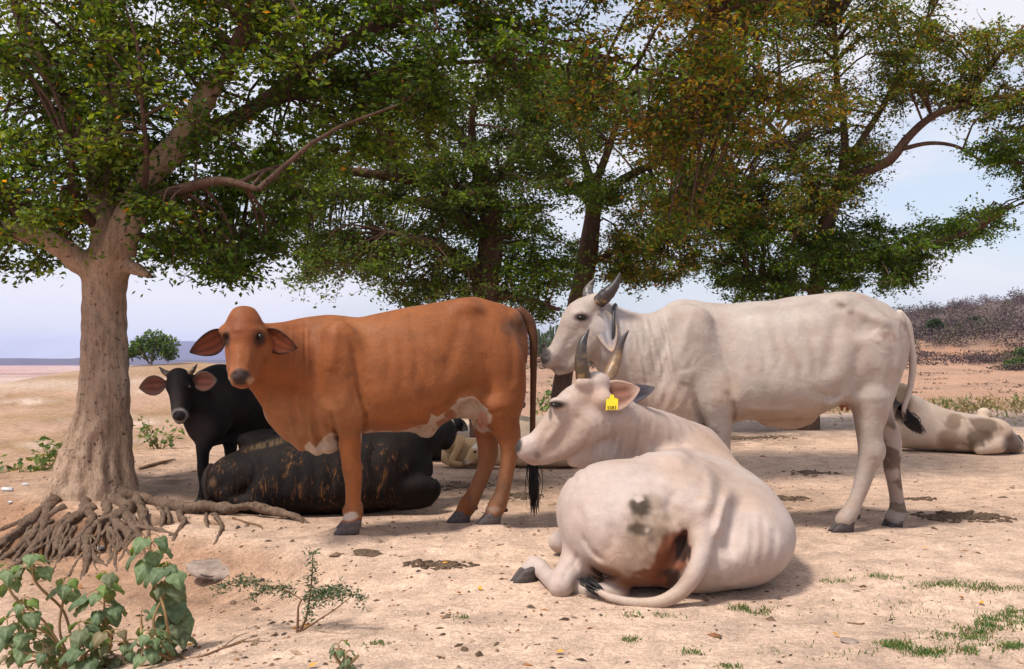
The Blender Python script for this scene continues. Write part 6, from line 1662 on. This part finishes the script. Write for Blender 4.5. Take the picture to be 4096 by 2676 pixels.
def broad_leaf_mesh(name, seed, c1, c2):
    """heart-shaped shallow-lobed drooping leaf, unit length along +x, upper face +z"""
    rng = np.random.default_rng(seed)
    nu, nv = 9, 9
    u = np.linspace(0, 1, nu); v = np.linspace(-1, 1, nv)
    U, Vv = np.meshgrid(u, v, indexing='ij')
    w = .52 * np.sin(math.pi * np.clip(u * .93 + .07, 0, 1) ** .62) ** .9
    w = w * (1 + .13 * np.cos(u * 9.5 + seed)); w[-1] = .004
    X = U - .16 * (1 - U) ** 3 * np.abs(Vv) ** 1.5
    Yy = Vv * w[:, None]
    Z = -.16 * np.abs(Vv) ** 1.7 * (.4 + U) - .34 * U ** 2 + .030 * np.cos(np.abs(Vv) * 7 - U * 11) + .02 * rng.normal(0, 1, U.shape)
    P3 = np.stack([X, Yy, Z], -1).reshape(-1, 3)
    i, j = np.meshgrid(np.arange(nu - 1), np.arange(nv - 1), indexing='ij')
    Q = np.stack([i * nv + j, (i + 1) * nv + j, (i + 1) * nv + j + 1, i * nv + j + 1], -1).reshape(-1, 4)
    ve = np.clip(np.abs(np.sin((np.abs(Vv) * 3.0 - U * 2.6) * 3.0)) * 1.4 - .15, 0, 1) * np.clip(np.abs(Vv) * 6, 0, 1)
    C = np.asarray(c1) * ve[..., None] + np.asarray(c2) * (1 - ve[..., None])
    C = C * (1 + .12 * rng.normal(0, 1, U.shape)[..., None])
    return make_mesh(name, P3, Q, M_PLANT, np.clip(C.reshape(-1, 3), .005, 1))
LEAFM = None
def leaf_meshes():
    global LEAFM
    if LEAFM is None:
        LEAFM = [broad_leaf_mesh('broad_leaf', 3, (.125, .185, .085), (.18, .245, .125)), broad_leaf_mesh('broad_leaf', 5, (.095, .145, .072), (.145, .20, .105)),
                 broad_leaf_mesh('broad_leaf', 8, (.12, .150, .075), (.18, .20, .11)), broad_leaf_mesh('broad_leaf', 9, (.12, .19, .045), (.17, .25, .07)), broad_leaf_mesh('broad_leaf', 4, (.17, .14, .075), (.22, .18, .10))]
    return LEAFM
def place_leaf(parent, me, pos, direction, up, size):
    from mathutils import Matrix
    d = Vector([float(c) for c in direction]).normalized(); z = Vector([float(c) for c in up]); z = (z - d * z.dot(d)).normalized(); y = z.cross(d)
    M = Matrix(((d.x, y.x, z.x), (d.y, y.y, z.y), (d.z, y.z, z.z))).to_4x4()
    o = bpy.data.objects.new('leaf', me)
    link(o, parent)
    o.matrix_local = Matrix.Translation(Vector([float(c) for c in pos]) - Vector(parent.location)) @ M @ Matrix.Diagonal((size, size, size, 1))
    return o
def leafy(t, clusters, base, Y, rng, more=1.2):
    """clusters: (px, py, spread x px, spread y px, leaves, mean leaf px, tone)"""
    ms = leaf_meshes(); wood = MB()
    for px, py, rx, ry, n, lp, tone in clusters:
        n = int(round(n * more)); rx = rx * 1.8; lp = lp * .84
        Yc = Y + rng.uniform(-.12, .12)
        top = P(px, py - ry * .6, Yc); low = P(px, py + ry, Yc)
        mid = (low + base) / 2 + np.array([rng.normal(0, .03), rng.normal(0, .05), .02])
        add_tube(wood, [base, mid, low, (top + low) / 2, top], [.006, .0055, .005, .004, .002], None, seg=6, n=18)
        for k in range(n):
            a = k / max(1, n - 1)
            yy = py - ry * .75 + ry * 1.7 * a
            an = k * 2.4 + rng.uniform(-.5, .5)
            c = P(px, yy, Yc)
            out = np.array([math.cos(an), math.sin(an), 0])
            root = c + out * np.array([rx * sc(Y), .06, 0]) * .42 * rng.uniform(.3, 1.3) + np.array([0, 0, rng.normal(0, ry * .25 * sc(Y))])
            size = lp * sc(Yc) * rng.uniform(.7, 1.15) * (1.0 if a > .15 else .8)
            d = out * np.array([1, 1, 0]) * 1.0 + np.array([0, -.15, rng.uniform(-.75, -.15) - .35 * a])
            upv = np.array([0, 0, 1.0]) + out * .7 + np.array([0, -.35, 0])
            ti = (3 if (a < .2 and rng.random() < .5) else (0 if rng.random() < .6 - .35 * a else (1 if rng.random() < .55 else 2)))
            if tone == 1 and rng.random() < .5: ti = 2 if rng.random() < .6 else 4
            place_leaf(t, ms[ti], root + out * size * .08, d, upv, size)
            add_tube(wood, [c, (c + root) / 2 + [0, 0, .008], root + out * size * .08], [.003, .0025, .002], None, seg=4, n=4, cap=False)
    wood.build('stems', M_STEM, t)

def foreground_plants():
    rng = np.random.default_rng(21)
    b1 = G(690, 2640, 3.0, 8.0)
    t = thing('leafy_shrub', 'tall leafy green shoot with hanging broad leaves below the tree roots', 'shrub', tuple(b1))
    Yp = b1[1] - .02
    leafy(t, [(602, 2180, 60, 60, 7, 92, 0), (665, 2290, 60, 60, 9, 84, 0), (680, 2400, 62, 70, 12, 84, 0), (685, 2500, 60, 60, 9, 78, 1), (600, 2560, 60, 50, 9, 70, 0), (565, 2470, 14, 26, 2, 46, 1), (640, 2620, 55, 40, 8, 58, 1)], b1, Yp, rng)
    b2 = G(300, 2690, 3.0, 8.0)
    t = thing('leafy_shrub', 'low sprawling leafy shrub filling the bottom left corner', 'shrub', tuple(b2))
    Yp = b2[1]
    leafy(t, [(131, 2250, 50, 40, 8, 62, 0), (30, 2290, 60, 40, 6, 72, 0), (255, 2340, 50, 36, 6, 62, 1), (417, 2370, 70, 80, 13, 84, 0), (95, 2420, 60, 36, 6, 68, 0), (30, 2510, 60, 50, 7, 76, 0), (115, 2548, 75, 46, 9, 76, 0), (316, 2535, 60, 60, 8, 78, 0),
              (335, 2612, 75, 50, 10, 72, 0), (444, 2550, 66, 36, 7, 62, 1), (386, 2490, 60, 40, 7, 62, 1), (500, 2600, 66, 46, 9, 60, 1), (570, 2640, 60, 40, 8, 60, 1), (175, 2612, 66, 46, 9, 58, 1), (60, 2600, 40, 40, 5, 52, 1), (250, 2650, 60, 30, 7, 58, 1), (430, 2650, 60, 30, 7, 56, 1)], b2, Yp, rng)
    b3 = G(1372, 2672, 2.6, 7.0)
    t = thing('seedling', 'small round-leaved green seedling at the bottom edge of the picture', 'seedling', tuple(b3))
    leafy(t, [(1355, 2590, 26, 22, 4, 46, 0), (1385, 2630, 36, 24, 5, 46, 0), (1340, 2665, 36, 16, 4, 46, 0)], b3, b3[1], rng)
    # thorny seedling with fine leaflets
    b4 = G(1190, 2530, 2.6, 7.0); Y4 = b4[1]
    t = thing('thorn_seedling', 'spindly grey-green thorn seedling growing out of the sand', 'seedling', tuple(b4))
    wood = MB(); lf = MB()
    br = [[(1190, 2530, 0, 6), (1192, 2470, 0, 5), (1196, 2420, 0, 4), (1208, 2396, 0, 4)], [(1200, 2525, 0, 6), (1225, 2470, -.02, 5), (1236, 2410, 0, 4), (1246, 2330, .02, 3.5), (1250, 2260, .02, 2.5), (1252, 2205, .02, 1.5)],
          [(1205, 2398, 0, 3.5), (1160, 2370, .05, 3), (1105, 2350, .1, 2.5), (1040, 2370, .12, 1.5), (1000, 2392, .12, 1)], [(1215, 2400, 0, 3.5), (1290, 2398, -.08, 3), (1350, 2382, -.12, 2.5), (1420, 2380, -.15, 1.5), (1450, 2404, -.15, 1)],
          [(1205, 2525, 0, 5), (1280, 2476, -.1, 3.5), (1350, 2430, -.18, 2.5), (1400, 2390, -.2, 1.5)], [(1070, 2350, .1, 2), (980, 2325, .2, 1.8), (900, 2345, .25, 1.4), (860, 2368, .25, 1)], [(1246, 2400, 0, 2.5), (1310, 2362, -.05, 2), (1370, 2366, -.06, 1.5)]]
    for b in br:
        q = catmull(np.array([list(P(a, c, Y4 + d)) + [r * sc(Y4)] for a, c, d, r in b]), 24)
        add_tube(wood, q[:, :3], q[:, 3], None, seg=5)
        if len(b) > 4 or b[0][0] > 1240 or b[0][1] < 2450:
            for k in range(5, 24):
                for s_ in range(6):
                    p = q[k, :3] + rng.normal(0, .014, 3)
                    Vv, T = leaves_geo(p[None] + rng.normal(0, .006, (3, 3)), .020 * rng.uniform(.6, 1.2, 3), rng, .4, .1, .36)
                    lf.add(Vv, T, np.array([.075, .115, .060]) * rng.uniform(.6, 1.4))
    wood.build('stem', M_TWIG, t); tag(lf.build('foliage', M_PLANT, t, smooth=False), kind='stuff')
    # weeds behind the big tree
    for (px, py, w, h, n, lab, Yw) in ((190, 1940, 150, 190, 46, 'yellow-green weed growing on the slope left of the tree trunk', 9.3), (60, 1970, 150, 110, 40, 'low weed at the left edge of the slope', 9.4), (640, 1800, 190, 130, 40, 'thin pale weed standing right of the tree trunk on the slope edge', 11.4), (2190, 1640, 120, 110, 60, 'round green bush on the slope behind the lying cream cow\'s head', 24.0)):
        g = P(px, py, Yw); zg = float(height(g[0], g[1]))
        t = thing('weed', lab, 'plant', (g[0], g[1], zg))
        wood = MB(); lf = MB(); q = sc(Yw)
        b0 = np.array([g[0], g[1], zg - .02])
        for k in range(n // 5):
            e = P(px + rng.uniform(-.5, .5) * w, py - h * rng.uniform(.35, 1.0), Yw + rng.uniform(-.2, .2))
            add_tube(wood, [b0 + rng.normal(0, .04, 3) * [1, 1, 0], (b0 + e) / 2 + rng.normal(0, .02, 3), e], [.007, .005, .003], None, seg=4, n=8, cap=False)
            m = 14
            pp = b0 + (e - b0) * rng.uniform(.45, 1.05, (m, 1)) + rng.normal(0, .05 * max(1, Yw / 12), (m, 3))
            Vv, T = leaves_geo(pp, .075 * max(1, Yw / 14) * rng.uniform(.6, 1.2, m), rng, .6, .3, .7)
            lf.add(Vv, T, np.repeat(np.array([(.13, .19, .05), (.09, .16, .05), (.20, .21, .08)])[rng.integers(0, 3, m)] * rng.uniform(.7, 1.2, (m, 1)), 4, 0))
        wood.build('stems', M_STEM, t); tag(lf.build('foliage', M_PLANT, t, smooth=False), kind='stuff')

def grass():
    rng = np.random.default_rng(31)
    mb = MB()
    patches = [(3960, 2470, 120, 34, 700), (4060, 2440, 90, 40, 500), (3880, 2500, 90, 24, 300), (3760, 2340, 130, 14, 300), (3960, 2352, 160, 14, 420), (3500, 2318, 110, 12, 200), (3320, 2330, 110, 12, 130), (3000, 2428, 90, 14, 420), (2560, 2462, 160, 12, 160), (3570, 2575, 70, 26, 420), (3690, 2600, 90, 22, 420), (3890, 2590, 120, 26, 420),
               (3800, 2530, 160, 30, 240), (2520, 2556, 40, 10, 90), (2760, 2600, 50, 14, 90), (1500, 2560, 60, 9, 60), (3600, 2420, 300, 60, 170), (1850, 2462, 34, 10, 50), (3250, 2600, 300, 40, 90), (4040, 2570, 60, 26, 240), (2900, 2660, 60, 12, 70)]
    for px, py, rx, ry, n in patches:
        for _ in range(n):
            a, b = rng.normal(px, rx * .5), rng.normal(py, ry * .5)
            if b < 2290 or a > 4300 or rng.random() < .1 or vnoise(a / 70.0, b / 26.0, 5) < -.22: continue
            Y = F_PX * 1.05 / (b - HOR)
            x, y = (a - CX) * Y / F_PX, Y
            if x < 1.45 and x > -.1 and 4.12 < y: continue
            GR.append((x, y, rng.uniform(.007, .024), rng.uniform(-.018, .018), rng.uniform(-.016, .016), rng.random()))
    g = np.array(GR)
    z = height(g[:, 0], g[:, 1])
    n = len(g); w = .0022
    a = rng.uniform(0, math.pi, n); dx, dy = np.cos(a) * w, np.sin(a) * w
    p = np.stack([g[:, 0], g[:, 1], z - .003], 1)
    l = p + np.stack([dx, dy, 0 * dx], 1); r = p - np.stack([dx, dy, 0 * dx], 1)
    m1 = p + np.stack([g[:, 3] * .3, g[:, 4] * .3, g[:, 2] * .6], 1)
    tp = p + np.stack([g[:, 3], g[:, 4], g[:, 2]], 1)
    V = np.stack([l, r, m1 + (l - p) * .8, m1 - (l - p) * .8, tp], 1).reshape(-1, 3)
    i = np.arange(n)[:, None] * 5
    T = np.concatenate([i + [[0, 1, 3]], i + [[0, 3, 2]], i + [[2, 3, 4]]], 0)
    c = np.where(g[:, 5:6] < .25, np.array([[.22, .19, .07]]), np.array([[.075, .15, .035]])) * rng.uniform(.6, 1.3, (n, 1))
    mb.add(V, T, np.repeat(c, 5, 0))
    o = mb.build('grass', M_PLANT, smooth=False)
    tag(o, 'sparse short green grass blades on the sand at lower right', 'grass', kind='stuff')
GR = []

def blob_geo(c, rx, ry, rz, rng, rough=.25, nu=12, nv=7):
    V, Q, T = ball_geo((0, 0, 0), (1, 1, 1), None, nu, nv)
    n = 1 + rough * 2 * noise3(V, 1.7, int(rng.integers(0, 9999))) + rough * noise3(V, 4.0, int(rng.integers(0, 9999)))
    return V * n[:, None] * np.array([rx, ry, rz]) + np.asarray(c), Q, T
def litter():
    rng = np.random.default_rng(41)
    # flat stone and broken slabs
    for (px, py, rx, ry, rz, name, lab, cat, mat) in (
            (870, 2285, .175, .13, .026, 'flat_stone', 'flat grey slab of stone lying on the bank below the roots', 'stone', M_STONE),
            (1475, 2222, .072, .05, .018, 'bark_slab', 'dark flat bark slab lying on the sand before the brown cow', 'bark', M_DUNG),
            (3395, 2568, .030, .022, .010, 'pebble', 'small reddish pebble beside the grass at bottom right', 'pebble', M_STONE)):
        g = G(px, py, 2.5, 8.0)
        V, Q, T = blob_geo((0, 0, 0), rx, ry, rz, rng, .22, 22, 9)
        V[:, 2] = np.clip(V[:, 2], -rz, rz * .62 + .004 * noise3(V, 40, 3))
        tilt = .16
        V[:, 2] += V[:, 1] * tilt - V[:, 0] * .08
        o = mobj(name, V + g + [0, 0, rz * .45], [T, Q], mat); tag(o, lab, cat)
    # dung pats: crumbly dark heaps
    pats = [(3850, 2072, .34, .22, 60, 'wide crumbled patch of dung behind the standing cream cow'), (3130, 1995, .20, .14, 30, 'dung patch right of the lying cream cow\'s back'), (3680, 1998, .12, .08, 16, 'small dung patch by the standing cream cow\'s hind leg'),
            (1760, 2262, .20, .10, 34, 'crumbled dung strip on the sand before the brown cow'), (1850, 1945, .26, .25, 40, 'trampled dung under the brown cow near the brindled cow\'s knee'), (2090, 1985, .18, .16, 26, 'trampled dung between the brown cow\'s hind hooves and tail'), (2980, 1750, .7, .5, 60, 'long band of trodden dung behind the standing cream cow\'s forelegs'), (3250, 1890, .3, .2, 22, 'scattered dung crumbs under the standing cream cow')]
    for px, py, wx, wy, n, lab in pats:
        g = G(px, py, 3.0, 20.0); mb = MB()
        V, Q, T = blob_geo((0, 0, 0), wx * .45, wy * .45, .011, rng, .5, 26, 7); V[:, 2] += height(V[:, 0] + g[0], V[:, 1] + g[1]) + .001
        mb.add(V + [g[0], g[1], 0], Q); mb.T.append(T)
        for _ in range(n * 4):
            a = rng.uniform(0, 2 * math.pi); rr = math.sqrt(rng.random())
            x, y = g[0] + wx * rr * math.cos(a), g[1] + wy * rr * math.sin(a)
            s = rng.uniform(.005, .016) * (1 + .3 * (wx > .3))
            V, Q, T = blob_geo((x, y, float(height(x, y)) + s * .15), s * rng.uniform(.8, 1.6), s, s * rng.uniform(.35, .7), rng, .3, 7, 4)
            n0 = mb.n; mb.add(V, Q); mb.T.append(T + n0)
        tag(mb.build('dung', M_DUNG), lab, 'dung')
    # twigs lying about
    for pp, r, lab in (([(715, 2628), (800, 2632), (880, 2600), (960, 2572), (1030, 2545)], 4.5, 'thin dry branch lying on the sand right of the leafy shoot'), ([(930, 2075), (980, 2092), (1030, 2105), (1050, 2118)], 5, 'dark stick on the bank below the long root'), ([(560, 1880), (620, 1862), (700, 1842)], 8, 'dark dry stick on the slope behind the big tree'), ([(3390, 2496), (3440, 2500), (3460, 2496)], 4, 'short reddish twig in the sand near the grass')):
        mb = MB(); pts = []
        for a, b in pp:
            g = G(a, b, 2.6, 20.0); pts.append(g + [0, 0, r * sc(g[1]) * .6])
        add_tube(mb, pts, [r * sc(pts[0][1])] * (len(pts) - 1) + [r * .4 * sc(pts[0][1])], None, seg=6, n=24, rough=.2)
        if len(pp) == 5:
            add_tube(mb, [pts[2], pts[2] + [.05, .08, .03], pts[2] + [.07, .16, .02]], [.003, .002, .001], None, seg=5, n=8); add_tube(mb, [pts[3], pts[3] + [.08, -.02, .01], pts[3] + [.14, -.01, .0]], [.0028, .002, .001], None, seg=5, n=8)
        tag(mb.build('twig', M_TWIG), lab, 'twig')
    # scraps of white litter round the roots
    mw = mat_plain('white_scrap', (.5, .5, .52), .5, .4, .1, 30)
    for px, py, s, lab in ((405, 2200, .035, 'white scrap caught among the tree roots'), (38, 1966, .05, 'pale flat stick of litter on the slope at far left'), (104, 1941, .028, 'small white scrap on the slope left of the trunk'), (44, 2012, .022, 'white chip on the slope above the leftmost roots')):
        g = G(px, py, 4.0, 12.0); V, Q, T = blob_geo(g + [0, -.01, s * .35], s, s * .5, s * .4, rng, .3, 8, 5); tag(mobj('scrap', V, [T, Q], mw, smooth=False), lab, 'litter')
    # fallen leaves
    ml = mat_plain('fallen_leaf', (.5, .3, .05), .6, .3, .2, 20, attr=True)
    spots = [(1180, 2525), (3345, 2550), (2238, 2618), (3450, 2360), (3846, 2400), (1835, 2380), (1920, 2362), (2085, 2095), (3700, 2200), (1215, 2515), (1250, 2672), (3925, 2420), (1780, 2260), (760, 2590)]
    base = None
    for px, py in spots:
        g = G(px, py, 2.4, 9.0)
        if base is None:
            V, T = leaves_geo(np.zeros((1, 3)), .040, rng, 1.0, .0, .6)
            base = make_mesh('fallen_leaf', V - V.mean(0), T, ml, np.repeat([[.55, .27, .03]], 4, 0), False)
        o = bpy.data.objects.new('fallen_leaf', base); link(o)
        o.location = [float(g[0]), float(g[1]), float(g[2]) + .012]; o.rotation_euler = (rng.uniform(-.5, .5), rng.uniform(-.5, .5), rng.uniform(0, 6.3))
        tag(o, 'single yellow fallen leaf lying on the sand', 'leaf', 'yellow leaves fallen on the ground')
    # crumbs, chips and gravel nobody could count
    mb = MB()
    cols = np.array([(.10, .065, .045), (.14, .09, .06), (.07, .05, .038), (.22, .15, .10), (.40, .30, .21), (.24, .11, .05)])
    N = 4200
    r = 2.9 * np.exp(rng.random(N) * math.log(15.5 / 2.9)); a = rng.uniform(-.52, .52, N)
    X, Y = r * np.sin(a), r * np.cos(a)
    d, s = bank_d(X, Y)
    den = np.clip(.30 + .55 * sstep(4.8, 6.6, Y) + 1.2 * fbm(X * 1.1, Y * 1.1, 77, 3) + .25 * (d > 0) * (s < 1), .06, 1) * (1 - .6 * sstep(1.6, 3.0, X) * sstep(9, 6, Y))
    keep = rng.random(N) < den
    X, Y = X[keep], Y[keep]; Z = height(X, Y)
    for x, y, z in zip(X, Y, Z):
        sz = rng.uniform(.0025, .0075) * (1 + (rng.random() < .05) * 1.4) * (1 + .03 * y)
        th = rng.uniform(0, 3.14); el = rng.uniform(1, 3.0)
        ca, sa = math.cos(th), math.sin(th)
        q = np.array([(-el, 0, 0), (0, -1, .1), (el, 0, .1), (0, 1, 0), (0, 0, .9), (0, 0, -.6)]) * sz * rng.uniform(.7, 1.3, (6, 1))
        q = np.stack([q[:, 0] * ca - q[:, 1] * sa, q[:, 0] * sa + q[:, 1] * ca, q[:, 2]], 1) + [x, y, z + sz * .15]
        mb.add(q, np.array([(0, 1, 4), (1, 2, 4), (2, 3, 4), (3, 0, 4), (1, 0, 5), (2, 1, 5), (3, 2, 5), (0, 3, 5)]), cols[rng.integers(0, 6)] * rng.uniform(.7, 1.3))
    o = mb.build('ground_litter', mat_plain('crumbs', (.1, .1, .1), .95, .1, .2, 60, attr=True), smooth=False)
    tag(o, 'dark crumbs, chips and small stones strewn over the sand', 'litter', kind='stuff')

def bushy(mb, wood, c, rx, ry, rz, n, leaf, cols, rng, trunk=True):
    d = rng.normal(0, 1, (n, 3)); d /= np.linalg.norm(d, axis=1)[:, None]
    k = rng.random((n, 1)) ** .45
    p = d * k * (1 + .35 * noise3(d * 2.0, 1.5, int(rng.integers(0, 999)))[:, None])
    p = p * np.array([rx, ry, rz]) + np.asarray(c) + [0, 0, rz]
    V, T = leaves_geo(p, leaf * rng.uniform(.6, 1.3, n), rng, .5, .1, .7)
    mb.add(V, T, np.repeat(np.asarray(cols)[rng.integers(0, len(cols), n)] * rng.uniform(.65, 1.3, (n, 1)), 4, 0))
    if trunk:
        for _ in range(5):
            e = np.asarray(c) + rng.normal(0, .5, 3) * [rx, ry, 0] + [0, 0, rz * rng.uniform(.8, 1.6)]
            add_tube(wood, [np.asarray(c) - [0, 0, .2], (np.asarray(c) + e) / 2, e], [.05 * rz, .04 * rz, .015 * rz], None, seg=5, n=6, cap=False)

def background_growth():
    rng = np.random.default_rng(51)
    m_wood = mat_plain('far_wood', (.16, .11, .09), .9, .1, .2, 3)
    m_scrub = mat_plain('scrub_twigs', (.2, .15, .15), .95, .05, .1, 1.0, attr=True)
    # solitary umbrella-shaped tree on the mound
    def far_tree(name, lab, px, pybase, Y, rx, rz, n, leaf, cols, group=None, cat='tree'):
        b = P(px, pybase, Y); b[2] = float(height(b[0], b[1]))
        t = thing(name, lab, cat, tuple(b), group)
        lf, wood = MB(), MB()
        q = sc(Y)
        for ox, oz, k_ in ((-.5, .35, .5), (.45, .45, .52), (0, .62, .55), (-.15, .05, .6), (.62, .1, .36), (-.75, .15, .34)):
            bushy(lf, wood, b + [ox * rx * q, rng.uniform(-.3, .3) * rx * q, rz * q * (oz + .15)], rx * q * k_, rx * q * k_, rz * q * k_ * .8, n // 5, leaf * .8, cols, rng)
        add_tube(wood, [b - [0, 0, .3], b + [0, 0, rz * q * .8]], [.06 * rz * q, .03 * rz * q], None, seg=6, n=4)
        wood.build('trunk', m_wood, t); tag(lf.build('crown', M_LEAF, t, smooth=False), kind='stuff')
        return t
    gcol = [(.075, .13, .035), (.05, .095, .03), (.10, .15, .045)]
    t = far_tree('tree', 'small spreading green tree alone on the far tawny mound', 606, 1462, 60, 105, 88, 2600, .24, gcol)
    t2 = None
    far_tree('tree', 'dark green rounded tree low on the scrubby hillside', 3742, 1368, 140, 28, 44, 700, .7, [(.035, .06, .022), (.05, .075, .025)])
    far_tree('tree', 'dark evergreen tree halfway up the scrubby hillside', 3895, 1300, 170, 30, 30, 700, .8, [(.025, .05, .02), (.035, .06, .022)])
    far_tree('bush', 'bright green bush at the right edge below the hillside path', 4075, 1445, 104, 60, 30, 700, .5, [(.09, .14, .04), (.06, .10, .03)], None, 'bush')
    far_tree('bush', 'green bush on the right edge beside the earth path', 4100, 1400, 112, 40, 30, 500, .5, [(.08, .13, .035), (.06, .10, .03)], None, 'bush')
    # columnar cactuses on the ridge
    mc = mat_plain('cactus_skin', (.05, .075, .035), .8, .2, .2, 4)
    for px, lab in ((2153, 'clump of columnar cactus nearest the brown cow\'s tail on the far ridge'), (2205, 'middle clump of columnar cactus on the far ridge'), (2228, 'tall columnar cactus by the standing cream cow\'s muzzle')):
        Y = 130.0; b = P(px, 1440, Y); b[2] = float(height(b[0], b[1]))
        t = thing('cactus', lab, 'cactus', tuple(b))
        m0 = MB(); top = 1318 if px != 2205 else 1338
        if px == 2228: top = 1302
        e = P(px, top, Y)
        add_tube(m0, [b - [0, 0, .3], (b + e) / 2, e], [.30, .30, .22], None, seg=8, n=8)
        m0.build('stem', mc, t)
        for k in range(5):
            m1 = MB(); s_ = (-1) ** k * (.45 + .35 * (k // 2)); z0 = b[2] + (e[2] - b[2]) * (.35 + .08 * k); z1 = e[2] - rng.uniform(.1, 1.2)
            add_tube(m1, [[e[0], Y, z0], [e[0] + s_, Y + rng.uniform(-.1, .1), z0 + .3], [e[0] + s_ * 1.15, Y, max(z1, z0 + 1.0)]], [.2, .22, .16], None, seg=7, n=10)
            m1.build('arm', mc, t)
    # bare thickets over the hill: one mass
    mb, wood = MB(), MB()
    pc = [(.115, .078, .082), (.085, .058, .062), (.14, .105, .095), (.11, .085, .065), (.080, .085, .048)]
    cnt = 0
    while cnt < 800:
        a = rng.uniform(-.02, .75); y = rng.uniform(126, 275) if rng.random() < .7 else rng.uniform(126, 165)
        x = a * y
        if rng.random() > np.interp(a, [-.02, .2, .4, .6], [.3, .5, 1, 1]): continue
        z = float(height(x, y)); cnt += 1
        s = rng.uniform(1.3, 2.6) * (1.25 if y > 200 else 1)
        k = int(rng.integers(0, 4)) if rng.random() < .85 else 4
        cc = np.array(pc[k]); n = 240
        # rounded dome of fine twigs
        d = rng.normal(0, 1, (n, 3)); d /= np.linalg.norm(d, axis=1)[:, None]; d[:, 2] = np.abs(d[:, 2])
        p0 = np.array([x, y, z]) + d * (rng.random((n, 1)) ** .4) * np.array([.95 * s, .95 * s, 1.05 * s])
        V, T = leaves_geo(p0, s * rng.uniform(.08, .22, n), rng, -.1, -.5, .45)
        mb.add(V, T, np.repeat(cc * rng.uniform(.6, 1.35, (n, 1)), 4, 0))
    # darker scrub band along the foot of the bank
    for _ in range(230):
        a = rng.uniform(.02, .72); y = rng.uniform(98, 119); x = a * y
        if rng.random() < .25: continue
        z = float(height(x, y)); s = rng.uniform(.7, 1.6); n = 170
        cc = np.array(pc[int(rng.integers(0, 5))]) * .75
        p0 = np.stack([x + rng.normal(0, .7 * s, n), y + rng.normal(0, .5 * s, n), np.full(n, z) + rng.uniform(0, .6 * s, n)], 1)
        V, T = leaves_geo(p0, s * rng.uniform(.12, .28, n), rng, -.1, -.5, .45)
        mb.add(V, T, np.repeat(cc * rng.uniform(.6, 1.35, (n, 1)), 4, 0))
    for _ in range(120):
        a = rng.uniform(.0, .7); y = rng.uniform(45, 98); x = a * y
        z = float(height(x, y)); s = rng.uniform(.2, .5); n = 20
        p0 = np.stack([x + rng.normal(0, 1.2 * s, n), y + rng.normal(0, .8 * s, n), np.full(n, z) + rng.uniform(0, .3 * s, n)], 1)
        V, T = leaves_geo(p0, s * rng.uniform(.4, .8, n), rng, 0, -.3, .4)
        mb.add(V, T, np.repeat(np.array([.17, .12, .085]) * rng.uniform(.6, 1.35, (n, 1)), 4, 0))
    o = mb.build('scrub', m_scrub, smooth=False)
    tag(o, 'bare purplish thorn scrub covering the hillside at right', 'scrub', kind='stuff')
    # dry weeds along the back edge of the trodden ground
    mb = MB()
    for _ in range(420):
        if rng.random() < .62: x, y = rng.uniform(7.0, 12.5), rng.uniform(17.5, 22)
        else: x, y = rng.uniform(-7, 12), rng.uniform(14.5, 21)
        if x < 1 and rng.random() < .6: continue
        z = float(height(x, y)); n = 9; s = rng.uniform(.12, .42) * (1 if x > 6 else .5)
        p0 = np.stack([x + rng.normal(0, .08, n), y + rng.normal(0, .08, n), np.full(n, z) + rng.uniform(0, .7 * s, n)], 1)
        V, T = leaves_geo(p0, s * rng.uniform(.25, .6, n), rng, 0, -.9, .22)
        g = np.array([(.14, .17, .06), (.30, .22, .12), (.24, .18, .10)])[rng.integers(0, 3)]
        mb.add(V, T, np.repeat(g * rng.uniform(.7, 1.3, (n, 1)), 4, 0))
    o = mb.build('dry_weeds', M_PLANT, smooth=False)
    tag(o, 'dry weeds and grass along the back edge of the bare ground', 'weeds', kind='stuff')

def haze():
    m = bpy.data.materials.new('air_haze'); m.use_nodes = True; nt = m.node_tree
    for n in list(nt.nodes): nt.nodes.remove(n)
    out = nt.nodes.new('ShaderNodeOutputMaterial'); pv = nt.nodes.new('ShaderNodeVolumePrincipled')
    pv.inputs['Color'].default_value = (.50, .60, 1.0, 1); pv.inputs['Density'].default_value = HAZE_DENSITY; pv.inputs['Anisotropy'].default_value = 0.2
    nt.links.new(pv.outputs[0], out.inputs['Volume'])
    lo = np.array([-6400, -6400, -30.0]); hi = np.array([6400, 6400, 150.0])
    V = np.array([[(lo, hi)[i][0], (lo, hi)[j][1], (lo, hi)[k][2]] for i in (0, 1) for j in (0, 1) for k in (0, 1)])
    Q = np.array([[0, 1, 3, 2], [4, 6, 7, 5], [0, 4, 5, 1], [2, 3, 7, 6], [0, 2, 6, 4], [1, 5, 7, 3]])
    me = make_mesh('haze', V, Q, m, None, False)
    o = bpy.data.objects.new('haze', me); link(o); tag(o, kind='stuff')
HAZE_DENSITY = 1.4e-4

# ---------------------------------------------------------------- build the place
brown_cow()
white_cow()
resting_white_cow()
black_calf()
brindled_cow()
far_cattle()
big_tree()
mid_trees()
foreground_plants()
background_growth()
build_ground()
build_far()
grass()
litter()
haze()
